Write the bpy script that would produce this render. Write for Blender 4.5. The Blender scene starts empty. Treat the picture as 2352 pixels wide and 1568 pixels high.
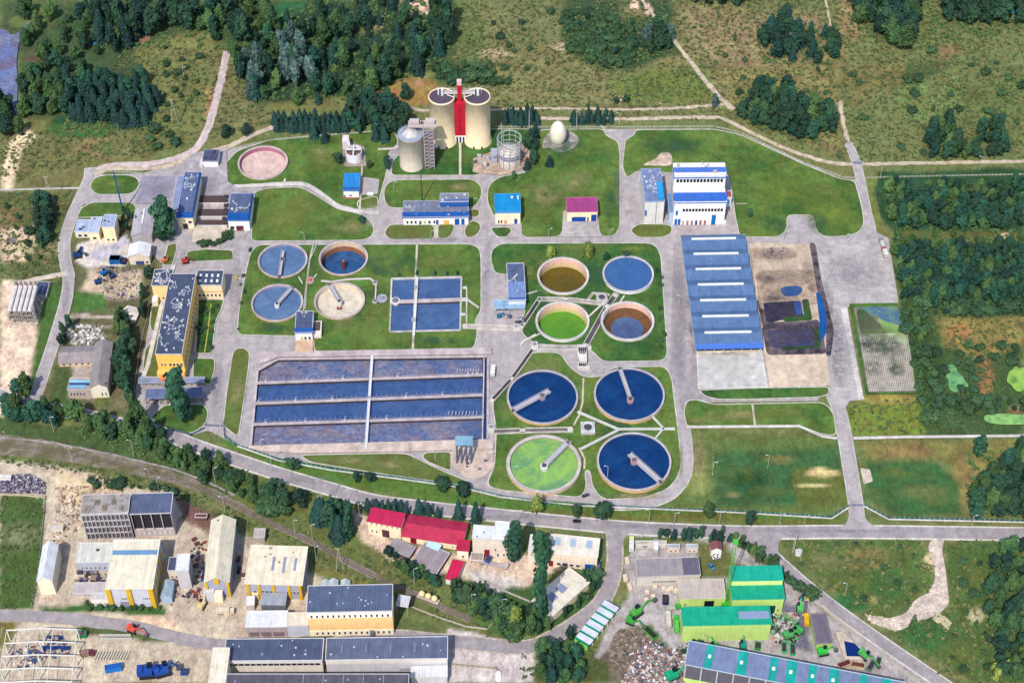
import bpy, math, random
import numpy as np
from mathutils import Vector, noise
from mathutils.geometry import delaunay_2d_cdt
random.seed(7)
C = bpy.context.scene.collection
# ------------------------------------------------------------ camera model
F = 4050.0; TH = math.radians(47.0); CH = 762.0; CX, CY = 1176.0, 784.0
CAM = Vector((0, -CH/math.tan(TH), CH))
FW = Vector((0, math.cos(TH), -math.sin(TH))); UP = Vector((0, math.sin(TH), math.cos(TH)))
def G(x, y, h=0.0):
    d = Vector(((x-CX)/F, 0, 0)) + UP*((CY-y)/F) + FW
    t = (h-CAM.z)/d.z
    p = CAM + d*t
    return Vector((p.x, p.y, h))
def PR(p):
    q = Vector(p)-CAM; z = q.dot(FW)
    return CX+F*q.x/z, CY-F*q.dot(UP)/z
def PPM(x, y):
    q = G(x, y)-CAM
    return F/q.dot(FW)
def hgt(x, yb, yt):
    g = G(x, yb); lo, hi = 0.0, 120.0
    for _ in range(30):
        m = (lo+hi)/2
        if PR((g.x, g.y, m))[1] > yt: lo = m
        else: hi = m
    return lo
# ------------------------------------------------------------ materials
K = 0.60
def lin(c):
    c /= 255.0
    return c/12.92 if c <= 0.04045 else ((c+0.055)/1.055)**2.4
def alb(rgb, k=K):
    return tuple(min(0.85, lin(v)*k) for v in rgb)+(1,)
MATS = {}
def nd(nt, t, **kw):
    n = nt.nodes.new(t)
    for a, b in kw.items(): setattr(n, a, b)
    return n
def newmat(name):
    m = bpy.data.materials.new(name); m.use_nodes = True
    nt = m.node_tree; b = nt.nodes['Principled BSDF']
    return m, nt, b
def noise_n(nt, vec, scale, detail=4, rough=.6):
    n = nd(nt, 'ShaderNodeTexNoise'); n.inputs['Scale'].default_value = scale
    n.inputs['Detail'].default_value = detail; n.inputs['Roughness'].default_value = rough
    nt.links.new(vec, n.inputs['Vector']); return n
def rng(nt, val, a, b, c, d, clamp=True):
    m = nd(nt, 'ShaderNodeMapRange'); m.clamp = clamp
    for i, v in enumerate((a, b, c, d)): m.inputs[i+1].default_value = v
    nt.links.new(val, m.inputs[0]); return m.outputs[0]
def mixc(nt, fac, a, b, mode='MIX'):
    m = nd(nt, 'ShaderNodeMix'); m.data_type = 'RGBA'; m.blend_type = mode
    for i, v in ((0, fac), (6, a), (7, b)):
        if isinstance(v, (int, float)): m.inputs[i].default_value = v
        elif isinstance(v, tuple): m.inputs[i].default_value = v
        else: nt.links.new(v, m.inputs[i])
    return m.outputs[2]
def scl(nt, col, val):
    m = nd(nt, 'ShaderNodeVectorMath', operation='SCALE')
    nt.links.new(col, m.inputs[0])
    if isinstance(val, (int, float)): m.inputs['Scale'].default_value = val
    else: nt.links.new(val, m.inputs['Scale'])
    return m.outputs[0]
def mat(rgb, kind='plain', rough=None):
    key = (tuple(rgb), kind, rough)
    if key in MATS: return MATS[key]
    m, nt, b = newmat(kind+'_%d_%d_%d' % tuple(rgb))
    L = nt.links
    tc = nd(nt, 'ShaderNodeTexCoord'); obj = tc.outputs['Object']
    base = nd(nt, 'ShaderNodeRGB'); base.outputs[0].default_value = alb(rgb, K*1.28 if kind == 'wall' else K); col = base.outputs[0]
    amp = {'plain': .16, 'wall': .12, 'roof': .26, 'metal': .2, 'concrete': .3, 'asphalt': .26, 'gravel': .5, 'slab': .3}.get(kind, .2)
    n1 = noise_n(nt, obj, .22, 6, .65); n2 = noise_n(nt, obj, 1.7, 3)
    v = rng(nt, n1.outputs[0], .3, .7, 1-amp, 1+amp*.55)
    col = scl(nt, col, v)
    col = scl(nt, col, rng(nt, n2.outputs[0], .3, .7, 1-amp*.5, 1+amp*.4))
    if kind in ('roof', 'metal'):
        w = nd(nt, 'ShaderNodeTexWave'); w.inputs['Scale'].default_value = .32 if kind == 'metal' else .22
        w.inputs['Distortion'].default_value = .3; L.new(obj, w.inputs['Vector'])
        col = scl(nt, col, rng(nt, w.outputs[1], 0, 1, .86, 1.06))
        mp = nd(nt, 'ShaderNodeMapping'); mp.inputs['Scale'].default_value = (1, .12, 1); L.new(obj, mp.inputs[0])
        n3 = noise_n(nt, mp.outputs[0], .5, 4); col = scl(nt, col, rng(nt, n3.outputs[0], .35, .7, .84, 1.1))
    if kind == 'wall':
        mp = nd(nt, 'ShaderNodeMapping'); mp.inputs['Scale'].default_value = (1, 1, .15); L.new(obj, mp.inputs[0])
        n3 = noise_n(nt, mp.outputs[0], .8, 4); col = scl(nt, col, rng(nt, n3.outputs[0], .35, .65, .9, 1.04))
    if kind in ('asphalt', 'slab', 'concrete'):
        mp = nd(nt, 'ShaderNodeMapping'); mp.inputs['Rotation'].default_value = (0, 0, .1); mp.inputs['Scale'].default_value = (1, .25, 1); L.new(obj, mp.inputs[0])
        n3 = noise_n(nt, mp.outputs[0], .12, 6, .7); col = scl(nt, col, rng(nt, n3.outputs[0], .35, .7, .82, 1.12))
        vo = nd(nt, 'ShaderNodeTexVoronoi', feature='DISTANCE_TO_EDGE'); vo.inputs['Scale'].default_value = .07; L.new(obj, vo.inputs['Vector'])
        col = scl(nt, col, rng(nt, vo.outputs[0], 0, .015, .8, 1))
        n4 = noise_n(nt, obj, .05, 5, .7); col = scl(nt, col, rng(nt, n4.outputs[0], .52, .68, 1, .84))
    if kind == 'slab':
        br = nd(nt, 'ShaderNodeTexBrick'); br.inputs['Scale'].default_value = .2
        br.inputs['Color1'].default_value = (1, 1, 1, 1); br.inputs['Color2'].default_value = (.9, .9, .9, 1); br.inputs['Mortar'].default_value = (.7, .68, .68, 1)
        br.inputs['Mortar Size'].default_value = .012; L.new(obj, br.inputs['Vector'])
        col = mixc(nt, 1.0, col, br.outputs[0], 'MULTIPLY')
    if kind in ('sludge', 'railbed'):
        n3 = noise_n(nt, obj, .16 if kind == 'sludge' else .1, 9, .72); n3.inputs['Distortion'].default_value = .5
        col = mixc(nt, rng(nt, n3.outputs[0], .42, .58, 0, 1), col, alb((52,46,62) if kind == 'sludge' else (104,100,66)))
        n4 = noise_n(nt, obj, .5, 8, .8); col = scl(nt, col, rng(nt, n4.outputs[0], .3, .7, .65, 1.3))
        if kind == 'sludge': L.new(rng(nt, n3.outputs[0], .45, .6, .9, .25), b.inputs['Roughness'])
    if kind == 'gravel':
        n3 = noise_n(nt, obj, .7, 8, .8); col = scl(nt, col, rng(nt, n3.outputs[0], .3, .7, .6, 1.3))
    L.new(col, b.inputs['Base Color'])
    if kind != 'sludge': b.inputs['Roughness'].default_value = rough if rough is not None else {'metal': .45, 'roof': .6}.get(kind, .85)
    b.inputs['Specular IOR Level'].default_value = .3
    if kind in ('gravel', 'concrete', 'wall', 'asphalt'):
        bp = nd(nt, 'ShaderNodeBump'); bp.inputs['Strength'].default_value = .35; bp.inputs['Distance'].default_value = .3 if kind == 'gravel' else .08
        L.new(n2.outputs[0], bp.inputs['Height']); L.new(bp.outputs[0], b.inputs['Normal'])
    MATS[key] = m; return m
def water(rgb, rgb2=None, scale=.05, k=K, foam=0, rough=.08):
    key = (rgb, rgb2, scale, foam, 'water')
    if key in MATS: return MATS[key]
    m, nt, b = newmat('water_%d_%d_%d' % rgb); L = nt.links
    tc = nd(nt, 'ShaderNodeTexCoord'); obj = tc.outputs['Object']
    n1 = noise_n(nt, obj, scale, 5, .6)
    n1.inputs['Distortion'].default_value = 1.2
    col = mixc(nt, rng(nt, n1.outputs[0], .42, .66, 0, 1), alb(rgb, k), alb(rgb2 or rgb, k))
    if foam:
        mp = nd(nt, 'ShaderNodeMapping'); mp.inputs['Scale'].default_value = (.8, 1.1, 1); L.new(obj, mp.inputs[0]); n3 = noise_n(nt, mp.outputs[0], .42, 9, .86); n3.inputs['Distortion'].default_value = .5
        n4 = noise_n(nt, obj, .03, 3)
        f = nd(nt, 'ShaderNodeMath', operation='MULTIPLY'); L.new(rng(nt, n3.outputs[0], .4, .68, 0, .8), f.inputs[0]); L.new(rng(nt, n4.outputs[0], .35, .55, .4, 1), f.inputs[1])
        g = nd(nt, 'ShaderNodeMath', operation='MULTIPLY'); L.new(f.outputs[0], g.inputs[0]); g.inputs[1].default_value = foam
        col = mixc(nt, g.outputs[0], col, alb((184, 178, 188), k))
    L.new(col, b.inputs['Base Color']); b.inputs['Roughness'].default_value = rough; b.inputs['IOR'].default_value = 1.33
    n5 = noise_n(nt, obj, .25, 6, .7); col = scl(nt, col, rng(nt, n5.outputs[0], .3, .7, .86, 1.14)); L.new(col, b.inputs['Base Color'])
    n2 = noise_n(nt, obj, 1.2, 3); bp = nd(nt, 'ShaderNodeBump'); bp.inputs['Strength'].default_value = .12; bp.inputs['Distance'].default_value = .1
    L.new(n2.outputs[0], bp.inputs['Height']); L.new(bp.outputs[0], b.inputs['Normal'])
    MATS[key] = m; return m
def foliage(name, a, b2, c2=None):
    if name in MATS: return MATS[name]
    m, nt, b = newmat(name); L = nt.links
    tc = nd(nt, 'ShaderNodeTexCoord'); oi = nd(nt, 'ShaderNodeObjectInfo')
    n1 = noise_n(nt, tc.outputs['Object'], .55, 3); n2 = noise_n(nt, tc.outputs['Object'], 2.2, 3, .7)
    col = mixc(nt, rng(nt, n1.outputs[0], .38, .62, 0, 1), alb(a), alb(b2))
    at = nd(nt, 'ShaderNodeAttribute'); at.attribute_name = 'tree_random'
    ad = nd(nt, 'ShaderNodeMath', operation='ADD'); L.new(oi.outputs['Random'], ad.inputs[0]); L.new(at.outputs['Fac'], ad.inputs[1])
    fr0 = nd(nt, 'ShaderNodeMath', operation='FRACT'); L.new(ad.outputs[0], fr0.inputs[0])
    col = mixc(nt, rng(nt, fr0.outputs[0], 0, 1, 0, .55), col, alb(c2 or b2))
    col = scl(nt, col, rng(nt, n2.outputs[0], .3, .7, .6, 1.45))
    ma = nd(nt, 'ShaderNodeMath', operation='MULTIPLY'); L.new(fr0.outputs[0], ma.inputs[0]); ma.inputs[1].default_value = 7.31
    fr = nd(nt, 'ShaderNodeMath', operation='FRACT'); L.new(ma.outputs[0], fr.inputs[0])
    col = scl(nt, col, rng(nt, fr.outputs[0], 0, 1, .7, 1.35))
    L.new(col, b.inputs['Base Color']); b.inputs['Roughness'].default_value = .75; b.inputs['Specular IOR Level'].default_value = .25
    MATS[name] = m; return m
# ------------------------------------------------------------ mesh builder
class MB:
    def __init__(s): s.v = []; s.f = []; s.m = []; s.sm = []
    def add(s, vs, fs, mi=0, smooth=False):
        o = len(s.v); s.v.extend(tuple(v) for v in vs)
        for f in fs: s.f.append([i+o for i in f]); s.m.append(mi); s.sm.append(smooth)
        return s
    def box(s, x0, x1, y0, y1, z0, z1, mi=0):
        return s.add([(x0,y0,z0),(x1,y0,z0),(x1,y1,z0),(x0,y1,z0),(x0,y0,z1),(x1,y0,z1),(x1,y1,z1),(x0,y1,z1)],
                     [(3,2,1,0),(4,5,6,7),(0,1,5,4),(1,2,6,5),(2,3,7,6),(3,0,4,7)], mi)
    def prism(s, pts, z0, z1, mi=0, mtop=None):
        n = len(pts); vs = [(p[0],p[1],z0) for p in pts]+[(p[0],p[1],z1) for p in pts]
        a = sum(pts[i][0]*pts[(i+1)%n][1]-pts[(i+1)%n][0]*pts[i][1] for i in range(n))
        side = [(i,(i+1)%n,n+(i+1)%n,n+i) for i in range(n)]; top = tuple(range(n,2*n)); bot = tuple(reversed(range(n)))
        if a < 0: side = [tuple(reversed(f)) for f in side]; top = tuple(reversed(top)); bot = tuple(reversed(bot))
        s.add(vs, side+[bot], mi); s.add(vs, [top], mi if mtop is None else mtop); return s
    def cyl(s, x, y, r0, r1, z0, z1, n=12, mi=0, caps=True):
        vs = []
        for r, z in ((r0, z0), (r1, z1)):
            for i in range(n):
                a = 2*math.pi*i/n; vs.append((x+r*math.cos(a), y+r*math.sin(a), z))
        s.add(vs, [(i,(i+1)%n,n+(i+1)%n,n+i) for i in range(n)], mi, n > 10)
        if caps: s.add(vs, [tuple(range(n,2*n)), tuple(reversed(range(n)))], mi)
        return s
    def lathe(s, prof, n=48, mi=0, x=0, y=0, smooth=False):
        vs = []; k = len(prof)
        for i in range(n):
            a = 2*math.pi*i/n
            for r, z in prof: vs.append((x+r*math.cos(a), y+r*math.sin(a), z))
        fs = [(i*k+j, ((i+1)%n)*k+j, ((i+1)%n)*k+j+1, i*k+j+1) for i in range(n) for j in range(k-1)]
        return s.add(vs, fs, mi, smooth)
    def tube(s, p, q, r, n=6, mi=0, r2=None):
        p = Vector(p); q = Vector(q); d = (q-p).normalized(); r2 = r if r2 is None else r2
        u = d.orthogonal().normalized(); w = d.cross(u)
        vs = [c+(u*math.cos(2*math.pi*i/n)+w*math.sin(2*math.pi*i/n))*rr for c, rr in ((p, r), (q, r2)) for i in range(n)]
        return s.add(vs, [(i,(i+1)%n,n+(i+1)%n,n+i) for i in range(n)]+[tuple(range(n,2*n)), tuple(reversed(range(n)))], mi)
    def beam(s, p, q, w, h, mi=0):      # horizontal-ish rectangular beam, top at z, w wide, h deep
        p = Vector(p); q = Vector(q); d = q-p; n = Vector((-d.y, d.x, 0))
        if n.length < 1e-6: n = Vector((1,0,0))
        n = n.normalized()*w/2; z = Vector((0,0,h))
        vs = [p-n-z, q-n-z, q+n-z, p+n-z, p-n, q-n, q+n, p+n]
        return s.add(vs, [(3,2,1,0),(4,5,6,7),(0,1,5,4),(1,2,6,5),(2,3,7,6),(3,0,4,7)], mi)
    def gable(s, x0, x1, y0, y1, z, rise, axis='y', over=.5, th=.25, mi=0):
        # roof skin of two thick slopes
        x0 -= over; x1 += over; y0 -= over; y1 += over
        if axis == 'y':
            m = (x0+x1)/2; pr = [(x0, z), (m, z+rise), (x1, z), (x1, z-th), (m, z+rise-th), (x0, z-th)]
            vs = [(a, yy, b) for yy in (y0, y1) for a, b in pr]
        else:
            m = (y0+y1)/2; pr = [(y1, z), (m, z+rise), (y0, z), (y0, z-th), (m, z+rise-th), (y1, z-th)]
            vs = [(xx, a, b) for xx in (x0, x1) for a, b in pr]
        return s.add(vs, [(1,0,6,7),(2,1,7,8),(0,1,4,5),(1,2,3,4),(7,6,11,10),(8,7,10,9),(0,5,11,6),(3,2,8,9),(5,4,10,11),(4,3,9,10)], mi)
    def wedge(s, x0, x1, y0, y1, z0, z1, rise, axis='y', mi=0):  # box with gabled top (walls)
        if axis == 'y':
            m = (x0+x1)/2; pr = [(x0,z0),(x1,z0),(x1,z1),(m,z1+rise),(x0,z1)]; vs = [(a,yy,b) for yy in (y0,y1) for a,b in pr]
        else:
            m = (y0+y1)/2; pr = [(y1,z0),(y0,z0),(y0,z1),(m,z1+rise),(y1,z1)]; vs = [(xx,a,b) for xx in (x0,x1) for a,b in pr]
        return s.add(vs, [(0,1,2,3,4),(9,8,7,6,5)]+[((i+1)%5,i,5+i,5+(i+1)%5) for i in range(5)], mi)
    def obj(s, name, mats, parent=None):
        me = bpy.data.meshes.new(name); me.from_pydata(s.v, [], s.f)
        if not isinstance(mats, (list, tuple)): mats = [mats]
        for m in mats: me.materials.append(m)
        me.polygons.foreach_set('material_index', s.m); me.polygons.foreach_set('use_smooth', s.sm)
        me.update()
        o = bpy.data.objects.new(name, me); C.objects.link(o)
        if parent: o.parent = parent
        return o
def tag(o, label, cat, group=None):
    o['label'] = label; o['category'] = cat
    if group: o['group'] = group
    return o
def thing(name, label, cat, loc, rot=0, group=None):
    o = bpy.data.objects.new(name, None); C.objects.link(o); o.empty_display_size = 1
    o.location = loc; o.rotation_euler = (0, 0, rot); return tag(o, label, cat, group)
def struct(o, kind='structure'): o['kind'] = kind; return o
def dup(o, loc=None, rot=None, scale=None, label=None, group=None, parent=None):
    c = o.copy(); C.objects.link(c)
    if parent: c.parent = parent
    if loc is not None: c.location = loc
    if rot is not None: c.rotation_euler = (0, 0, rot)
    if scale is not None: c.scale = scale
    if label: c['label'] = label
    if group: c['group'] = group
    for ch in KIDS.get(o.name, []): dup(ch, parent=c)
    return c
KIDS = {}
def kids(o, lst): KIDS[o.name] = lst; return o
# ------------------------------------------------------------ polygon helpers (world 2D)
def inside(p, poly):
    x, y = p[0], p[1]; r = False; n = len(poly)
    for i in range(n):
        a = poly[i]; b = poly[i-1]
        if (a[1] > y) != (b[1] > y) and x < (b[0]-a[0])*(y-a[1])/(b[1]-a[1])+a[0]: r = not r
    return r
def rounded(pts, r):
    if r <= 0: return [Vector((p[0], p[1])) for p in pts]
    out = []; n = len(pts); pts = [Vector((p[0], p[1])) for p in pts]
    for i in range(n):
        a, b, c = pts[i-1], pts[i], pts[(i+1) % n]
        d1 = min(r, (a-b).length*.45); d2 = min(r, (c-b).length*.45)
        p = b+(a-b).normalized()*d1; q = b+(c-b).normalized()*d2
        for k in range(5):
            t = k/4; out.append(p*(1-t)**2+b*2*t*(1-t)+q*t*t)
    return out
HOLES = []
def tri_fill(outer, z, name, m, thick=0.0, holes=True):
    FOOT.append((name, [(p[0], p[1]) for p in outer]))
    vs = [Vector((p[0], p[1])) for p in outer]; ed = [(i, (i+1) % len(outer)) for i in range(len(outer))]
    bx = (min(p.x for p in vs), max(p.x for p in vs), min(p.y for p in vs), max(p.y for p in vs))
    hs = []
    if holes:
        for h in HOLES:
            if max(p[0] for p in h) < bx[0] or min(p[0] for p in h) > bx[1] or max(p[1] for p in h) < bx[2] or min(p[1] for p in h) > bx[3]: continue
            hs.append(h); o = len(vs); vs += [Vector((p[0], p[1])) for p in h]; ed += [(o+i, o+(i+1) % len(h)) for i in range(len(h))]
    V, E, Fc, *_ = delaunay_2d_cdt(vs, ed, [], 0, 1e-4)
    fs = []
    for f in Fc:
        c = sum((V[i] for i in f), Vector((0, 0)))/len(f)
        if inside(c, outer) and not any(inside(c, h) for h in hs):
            a = sum(V[f[i]].x*V[f[(i+1) % len(f)]].y-V[f[(i+1) % len(f)]].x*V[f[i]].y for i in range(len(f)))
            fs.append(list(f) if a > 0 else list(reversed(f)))
    b = MB(); b.add([(p.x, p.y, z) for p in V], fs)
    if thick:
        n = len(outer); a = sum(outer[i][0]*outer[(i+1)%n][1]-outer[(i+1)%n][0]*outer[i][1] for i in range(n))
        pv = [(p[0], p[1], z) for p in outer]+[(p[0], p[1], z-thick) for p in outer]
        sd = [(n+i, n+(i+1) % n, (i+1) % n, i) for i in range(n)]
        if a < 0: sd = [tuple(reversed(f)) for f in sd]
        b.add(pv, sd)
    return b.obj(name, m)
FOOT = []   # outlines of everything trees must keep off
def offset(poly, d):
    n = len(poly); out = []; a = sum(poly[i][0]*poly[(i+1)%n][1]-poly[(i+1)%n][0]*poly[i][1] for i in range(n))
    sg = 1 if a > 0 else -1
    for i in range(n):
        p, q, r = Vector(poly[i-1]), Vector(poly[i]), Vector(poly[(i+1) % n])
        t = (r-p)
        if t.length < 1e-6: out.append(q); continue
        t.normalize(); out.append(q+Vector((t.y, -t.x))*d*sg)
    return out
def wpts(pts, h=0): return [Vector(G(x, y, h)[:2]) for x, y in pts]
ZC = [0.10]; KZ = [0.03]
def nz(s=.007): ZC[0] += s; return ZC[0]
def kz(): KZ[0] += .0007; return KZ[0]
def sheet(name, pts, m, rad=0, z=None, holes=True):
    o = tri_fill(rounded(wpts(pts), rad), nz() if z is None else z, name, m, holes=holes); return struct(o)
def catmull(pts, step=3.0):
    P = [Vector(p) for p in pts]; P = [P[0]*2-P[1]]+P+[P[-1]*2-P[-2]]; out = []
    for i in range(1, len(P)-2):
        n = max(1, int((P[i+1]-P[i]).length/step))
        for k in range(n):
            t = k/n; a, b, c, d = P[i-1], P[i], P[i+1], P[i+2]
            out.append(.5*((2*b)+(-a+c)*t+(2*a-5*b+4*c-d)*t*t+(-a+3*b-3*c+d)*t**3))
    out.append(P[-2]); return out
def strip(path, w, z, name, m, rag=0.0, wfn=None, dz=0):
    vs = []; n = len(path)
    for i, p in enumerate(path):
        t = (path[min(n-1, i+1)]-path[max(0, i-1)]).normalized(); nn = Vector((-t.y, t.x))
        ww = (wfn(i/(n-1)) if wfn else w)/2
        a = p+nn*(ww+random.uniform(-rag, rag)); b = p-nn*(ww+random.uniform(-rag, rag))
        vs += [(a.x, a.y, z), (b.x, b.y, z)]
    FOOT.append((name, [v[:2] for v in vs[0::2]]+[v[:2] for v in vs[1::2]][::-1]))
    mb = MB(); mb.add(vs, [(2*i, 2*i+1, 2*i+3, 2*i+2) for i in range(n-1)]); return mb.obj(name, m)
def road(name, pts, w, m, kerb=None, rag=0, wfn=None, smooth=True, kw=.45):
    path = catmull(wpts(pts)) if smooth else wpts(pts)
    if kerb: struct(strip(path, w+2*kw, kz(), 'kerb', kerb, wfn=(lambda t: wfn(t)+2*kw) if wfn else None))
    return struct(strip(path, w, nz(), name, m, rag, wfn))
# ------------------------------------------------------------ tanks (rim ellipse in photo units) used for holes in the ground
TANKS = {  # key: x0,x1,ytop,ybot, rim height, wall thickness
 'A': (547,660,337,409,1.6,.8), 'B1': (593,705,558,637,1.5,.8), 'B2': (733,844,555,630,1.5,.8), 'B3': (578,695,653,737,1.8,.8),
 'B4': (722,837,650,730,1.8,.8), 'C1': (1235,1352,592,673,2.0,.9), 'C2': (1385,1501,589,669,2.6,.8), 'C3': (1231,1353,694,780,2.2,.9),
 'C4': (1381,1502,693,780,2.2,.9), 'D1': (1165,1327,853,969,2.4,.8), 'D2': (1365,1526,846,965,3.2,.8), 'D3': (1164,1334,1004,1126,3.0,1.6), 'D4': (1372,1541,996,1122,3.4,.8)}
TK = {}
for k, (x0, x1, y0, y1, hr, th) in TANKS.items():
    # perspective-correct centre: use rim plane
    l = G(x0, (y0+y1)/2, hr); r = G(x1, (y0+y1)/2, hr); t = G((x0+x1)/2, y0, hr); b_ = G((x0+x1)/2, y1, hr)
    R = (r.x-l.x)/2; c = Vector(((l.x+r.x)/2, (t.y+b_.y)/2)); TK[k] = (c, R, hr, th)
    HOLES.append([c+Vector((math.cos(2*math.pi*i/48), math.sin(2*math.pi*i/48)))*(R-th*.5) for i in range(48)])
def inset(poly, d): return offset(poly, -d)
AER = wpts([(640,826),(1121,820),(1120,1012),(576,1027),(592,852)], 0)
SET = wpts([(900,642),(1060,638),(1057,760),(895,764)], 0)
HOLES.append(inset(AER, .3)); HOLES.append(inset(SET, .3))
SPOND = [wpts(p) for p in ([(1940,1472),(1962,1479),(1994,1512),(1944,1509)],)]
# ------------------------------------------------------------ ground
GX0, GX1, GY0, GY1, ST = -440, 440, -310, 430, 2.0
nx = int((GX1-GX0)/ST)+1; ny = int((GY1-GY0)/ST)+1
xs = np.linspace(GX0, GX1, nx); ys = np.linspace(GY0, GY1, ny)
XX, YY = np.meshgrid(xs, ys)
th = TH; dx = XX; dy = YY-CAM.y; dz = -CAM.z
dep = dy*math.cos(th)-dz*math.sin(th); upc = dy*math.sin(th)+dz*math.cos(th)
PX = CX+F*dx/dep; PY = CY-F*upc/dep
rs = np.random.RandomState(3)
def vnoise(X, Y, s, seed):
    r = np.random.RandomState(seed).rand(257, 257); u = X/s+500; v = Y/s+500
    i = np.floor(u).astype(int); j = np.floor(v).astype(int); fu = u-i; fv = v-j
    fu = fu*fu*(3-2*fu); fv = fv*fv*(3-2*fv); i %= 256; j %= 256
    return (r[j, i]*(1-fu)+r[j, i+1]*fu)*(1-fv)+(r[j+1, i]*(1-fu)+r[j+1, i+1]*fu)*fv
def fbm(X, Y, s, seed, o=4):
    a = 0; w = 1; t = 0
    for k in range(o): a = a+w*vnoise(X, Y, s/2**k, seed+k); t += w; w *= .6
    return a/t*2-1
WXp = PX+fbm(XX, YY, 26, 11)*13; WYp = PY+fbm(XX, YY, 26, 31)*10
WXs = PX+fbm(XX, YY, 12, 51)*3; WYs = PY+fbm(XX, YY, 12, 61)*3
def sdist(poly, X, Y):
    d = np.full(X.shape, 1e9); ins = np.zeros(X.shape, bool); n = len(poly)
    for i in range(n):
        ax, ay = poly[i-1]; bx, by = poly[i]; ex, ey = bx-ax, by-ay
        t = np.clip(((X-ax)*ex+(Y-ay)*ey)/(ex*ex+ey*ey+1e-9), 0, 1)
        d = np.minimum(d, np.hypot(X-ax-t*ex, Y-ay-t*ey))
        if abs(ey) > 1e-9:
            cnd = ((ay > Y) != (by > Y)) & (X < ex*(Y-ay)/ey+ax); ins ^= cnd
    return np.where(ins, d, -d)
def LN(c): return np.array([lin(v) for v in c])
n_a = fbm(XX, YY, 60, 101); n_b = fbm(XX, YY, 18, 201); n_c = fbm(XX, YY, 7, 301, 3)
col = np.empty(XX.shape+(3,))
base = LN((108,116,66)); col[:] = base
def blend(w, c): 
    global col
    col = col*(1-w[..., None])+LN(c)*w[..., None]
def zone(poly, c, f=14, a=1.0, sharp=False):
    X, Y = (WXs, WYs) if sharp else (WXp, WYp)
    d = sdist(poly, X, Y); w = np.clip(d/f+.5, 0, 1); w = w*w*(3-2*w)*a; blend(w, c)
def ell(cx, cy, rx, ry, c, f=.5, a=1.0):
    d = np.hypot((WXp-cx)/rx, (WYp-cy)/ry); w = np.clip((1-d)/f+.5, 0, 1)*a; blend(w, c)
sm = lambda v, a, b: np.clip((v-a)/(b-a), 0, 1)
blend(sm(n_a, -.1, .5)*.6, (124,116,68)); blend(sm(n_b, .05, .5)*.55, (70,92,46)); 
# far meadows
zone([(1120,20),(1700,10),(1700,250),(1120,250)], (126,120,74), 60)
zone([(1570,20),(1890,30),(1900,150),(1700,180),(1590,110)], (142,122,86), 44)
zone([(1640,150),(1920,150),(1930,360),(1700,260)], (132,120,70), 30)
zone([(1920,0),(2000,0),(1960,130),(1930,160)], (146,122,82), 20)
zone([(1400,170),(1620,150),(1640,230),(1420,235)], (100,116,48), 30, .9)
zone([(1280,0),(1540,0),(1560,120),(1450,160),(1350,150),(1290,90)], (52,78,50), 18)
zone([(1420,10),(1500,20),(1480,45),(1430,40)], (118,108,66), 16)
ell(1140,120,40,12,(190,160,125),.6,.7)
ell(1290,110,18,10,(200,170,140),.6,.7); ell(1460,10,10,14,(225,185,160),.5); ell(1490,25,8,14,(230,190,165)); ell(1425,228,9,7,(215,190,150))
zone([(1000,140),(1120,140),(1145,200),(1000,190)], (62,90,58), 20)
zone([(1150,10),(1290,10),(1280,90),(1170,120)], (112,114,72), 40)
zone([(1940,90),(2352,60),(2352,360),(1980,370),(1930,240)], (108,116,66), 40, .8)
zone([(2190,190),(2350,180),(2352,330),(2230,330)], (100,112,58), 30)
zone([(2060,180),(2200,180),(2210,330),(2050,260)], (106,124,66), 30, .9)
ell(2180,120,30,16,(128,104,66)); 
zone([(1930,160),(2080,140),(2070,200),(1960,240)], (120,110,62), 25)
zone([(2140,180),(2060,200),(2080,140),(2200,150)], (60,84,48), 20, .7)
# upper left
zone([(0,0),(560,0),(560,110),(360,170),(330,290),(150,300),(60,310),(40,100),(0,70)], (66,84,52), 30)
zone([(300,110),(470,70),(530,130),(470,330),(360,360),(300,340),(360,250)], (112,114,62), 24)
zone([(480,130),(530,140),(560,240),(640,250),(620,290),(500,330)], (118,112,70), 20, .9)
ell(475,240,10,40,(160,126,80)); ell(430,110,60,30,(120,116,66)); ell(330,90,10,12,(150,112,86))
ell(90,35,40,30,(92,104,52)); ell(50,50,30,15,(100,110,60)); ell(75,150,22,30,(96,82,60))
zone([(560,0),(1040,0),(1040,130),(900,200),(850,240),(600,250),(550,180)], (44,66,46), 24)
zone([(640,0),(700,0),(700,20),(660,50),(590,50)], (46,96,58), 10)
ell(850,55,26,28,(98,108,60)); ell(950,10,34,26,(226,186,160),.4); ell(1000,32,30,5,(220,180,150),.5); ell(875,60,10,5,(220,170,140))
zone([(830,230),(930,170),(1010,190),(1000,240),(880,245)], (150,118,62), 16)
ell(895,215,26,14,(160,104,62)); ell(960,190,14,10,(170,130,90))
zone([(590,240),(850,215),(870,250),(640,262)], (112,110,60), 14)
zone([(0,260),(130,270),(150,300),(350,310),(360,370),(200,380),(190,430),(0,430)], (112,108,62), 20)
zone([(300,295),(400,285),(420,340),(330,370)], (104,108,58), 14)
zone([(20,330),(60,290),(90,310),(50,350),(30,440),(5,440)], (222,196,158), 10)
zone([(190,310),(250,310),(240,370),(160,350)], (142,118,76), 14, .8)
ell(185,292,72,26,(52,96,50),.3); ell(185,293,60,18,(66,104,52),.4); ell(150,272,30,8,(40,78,48)); ell(240,340,30,14,(98,112,62))
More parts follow.
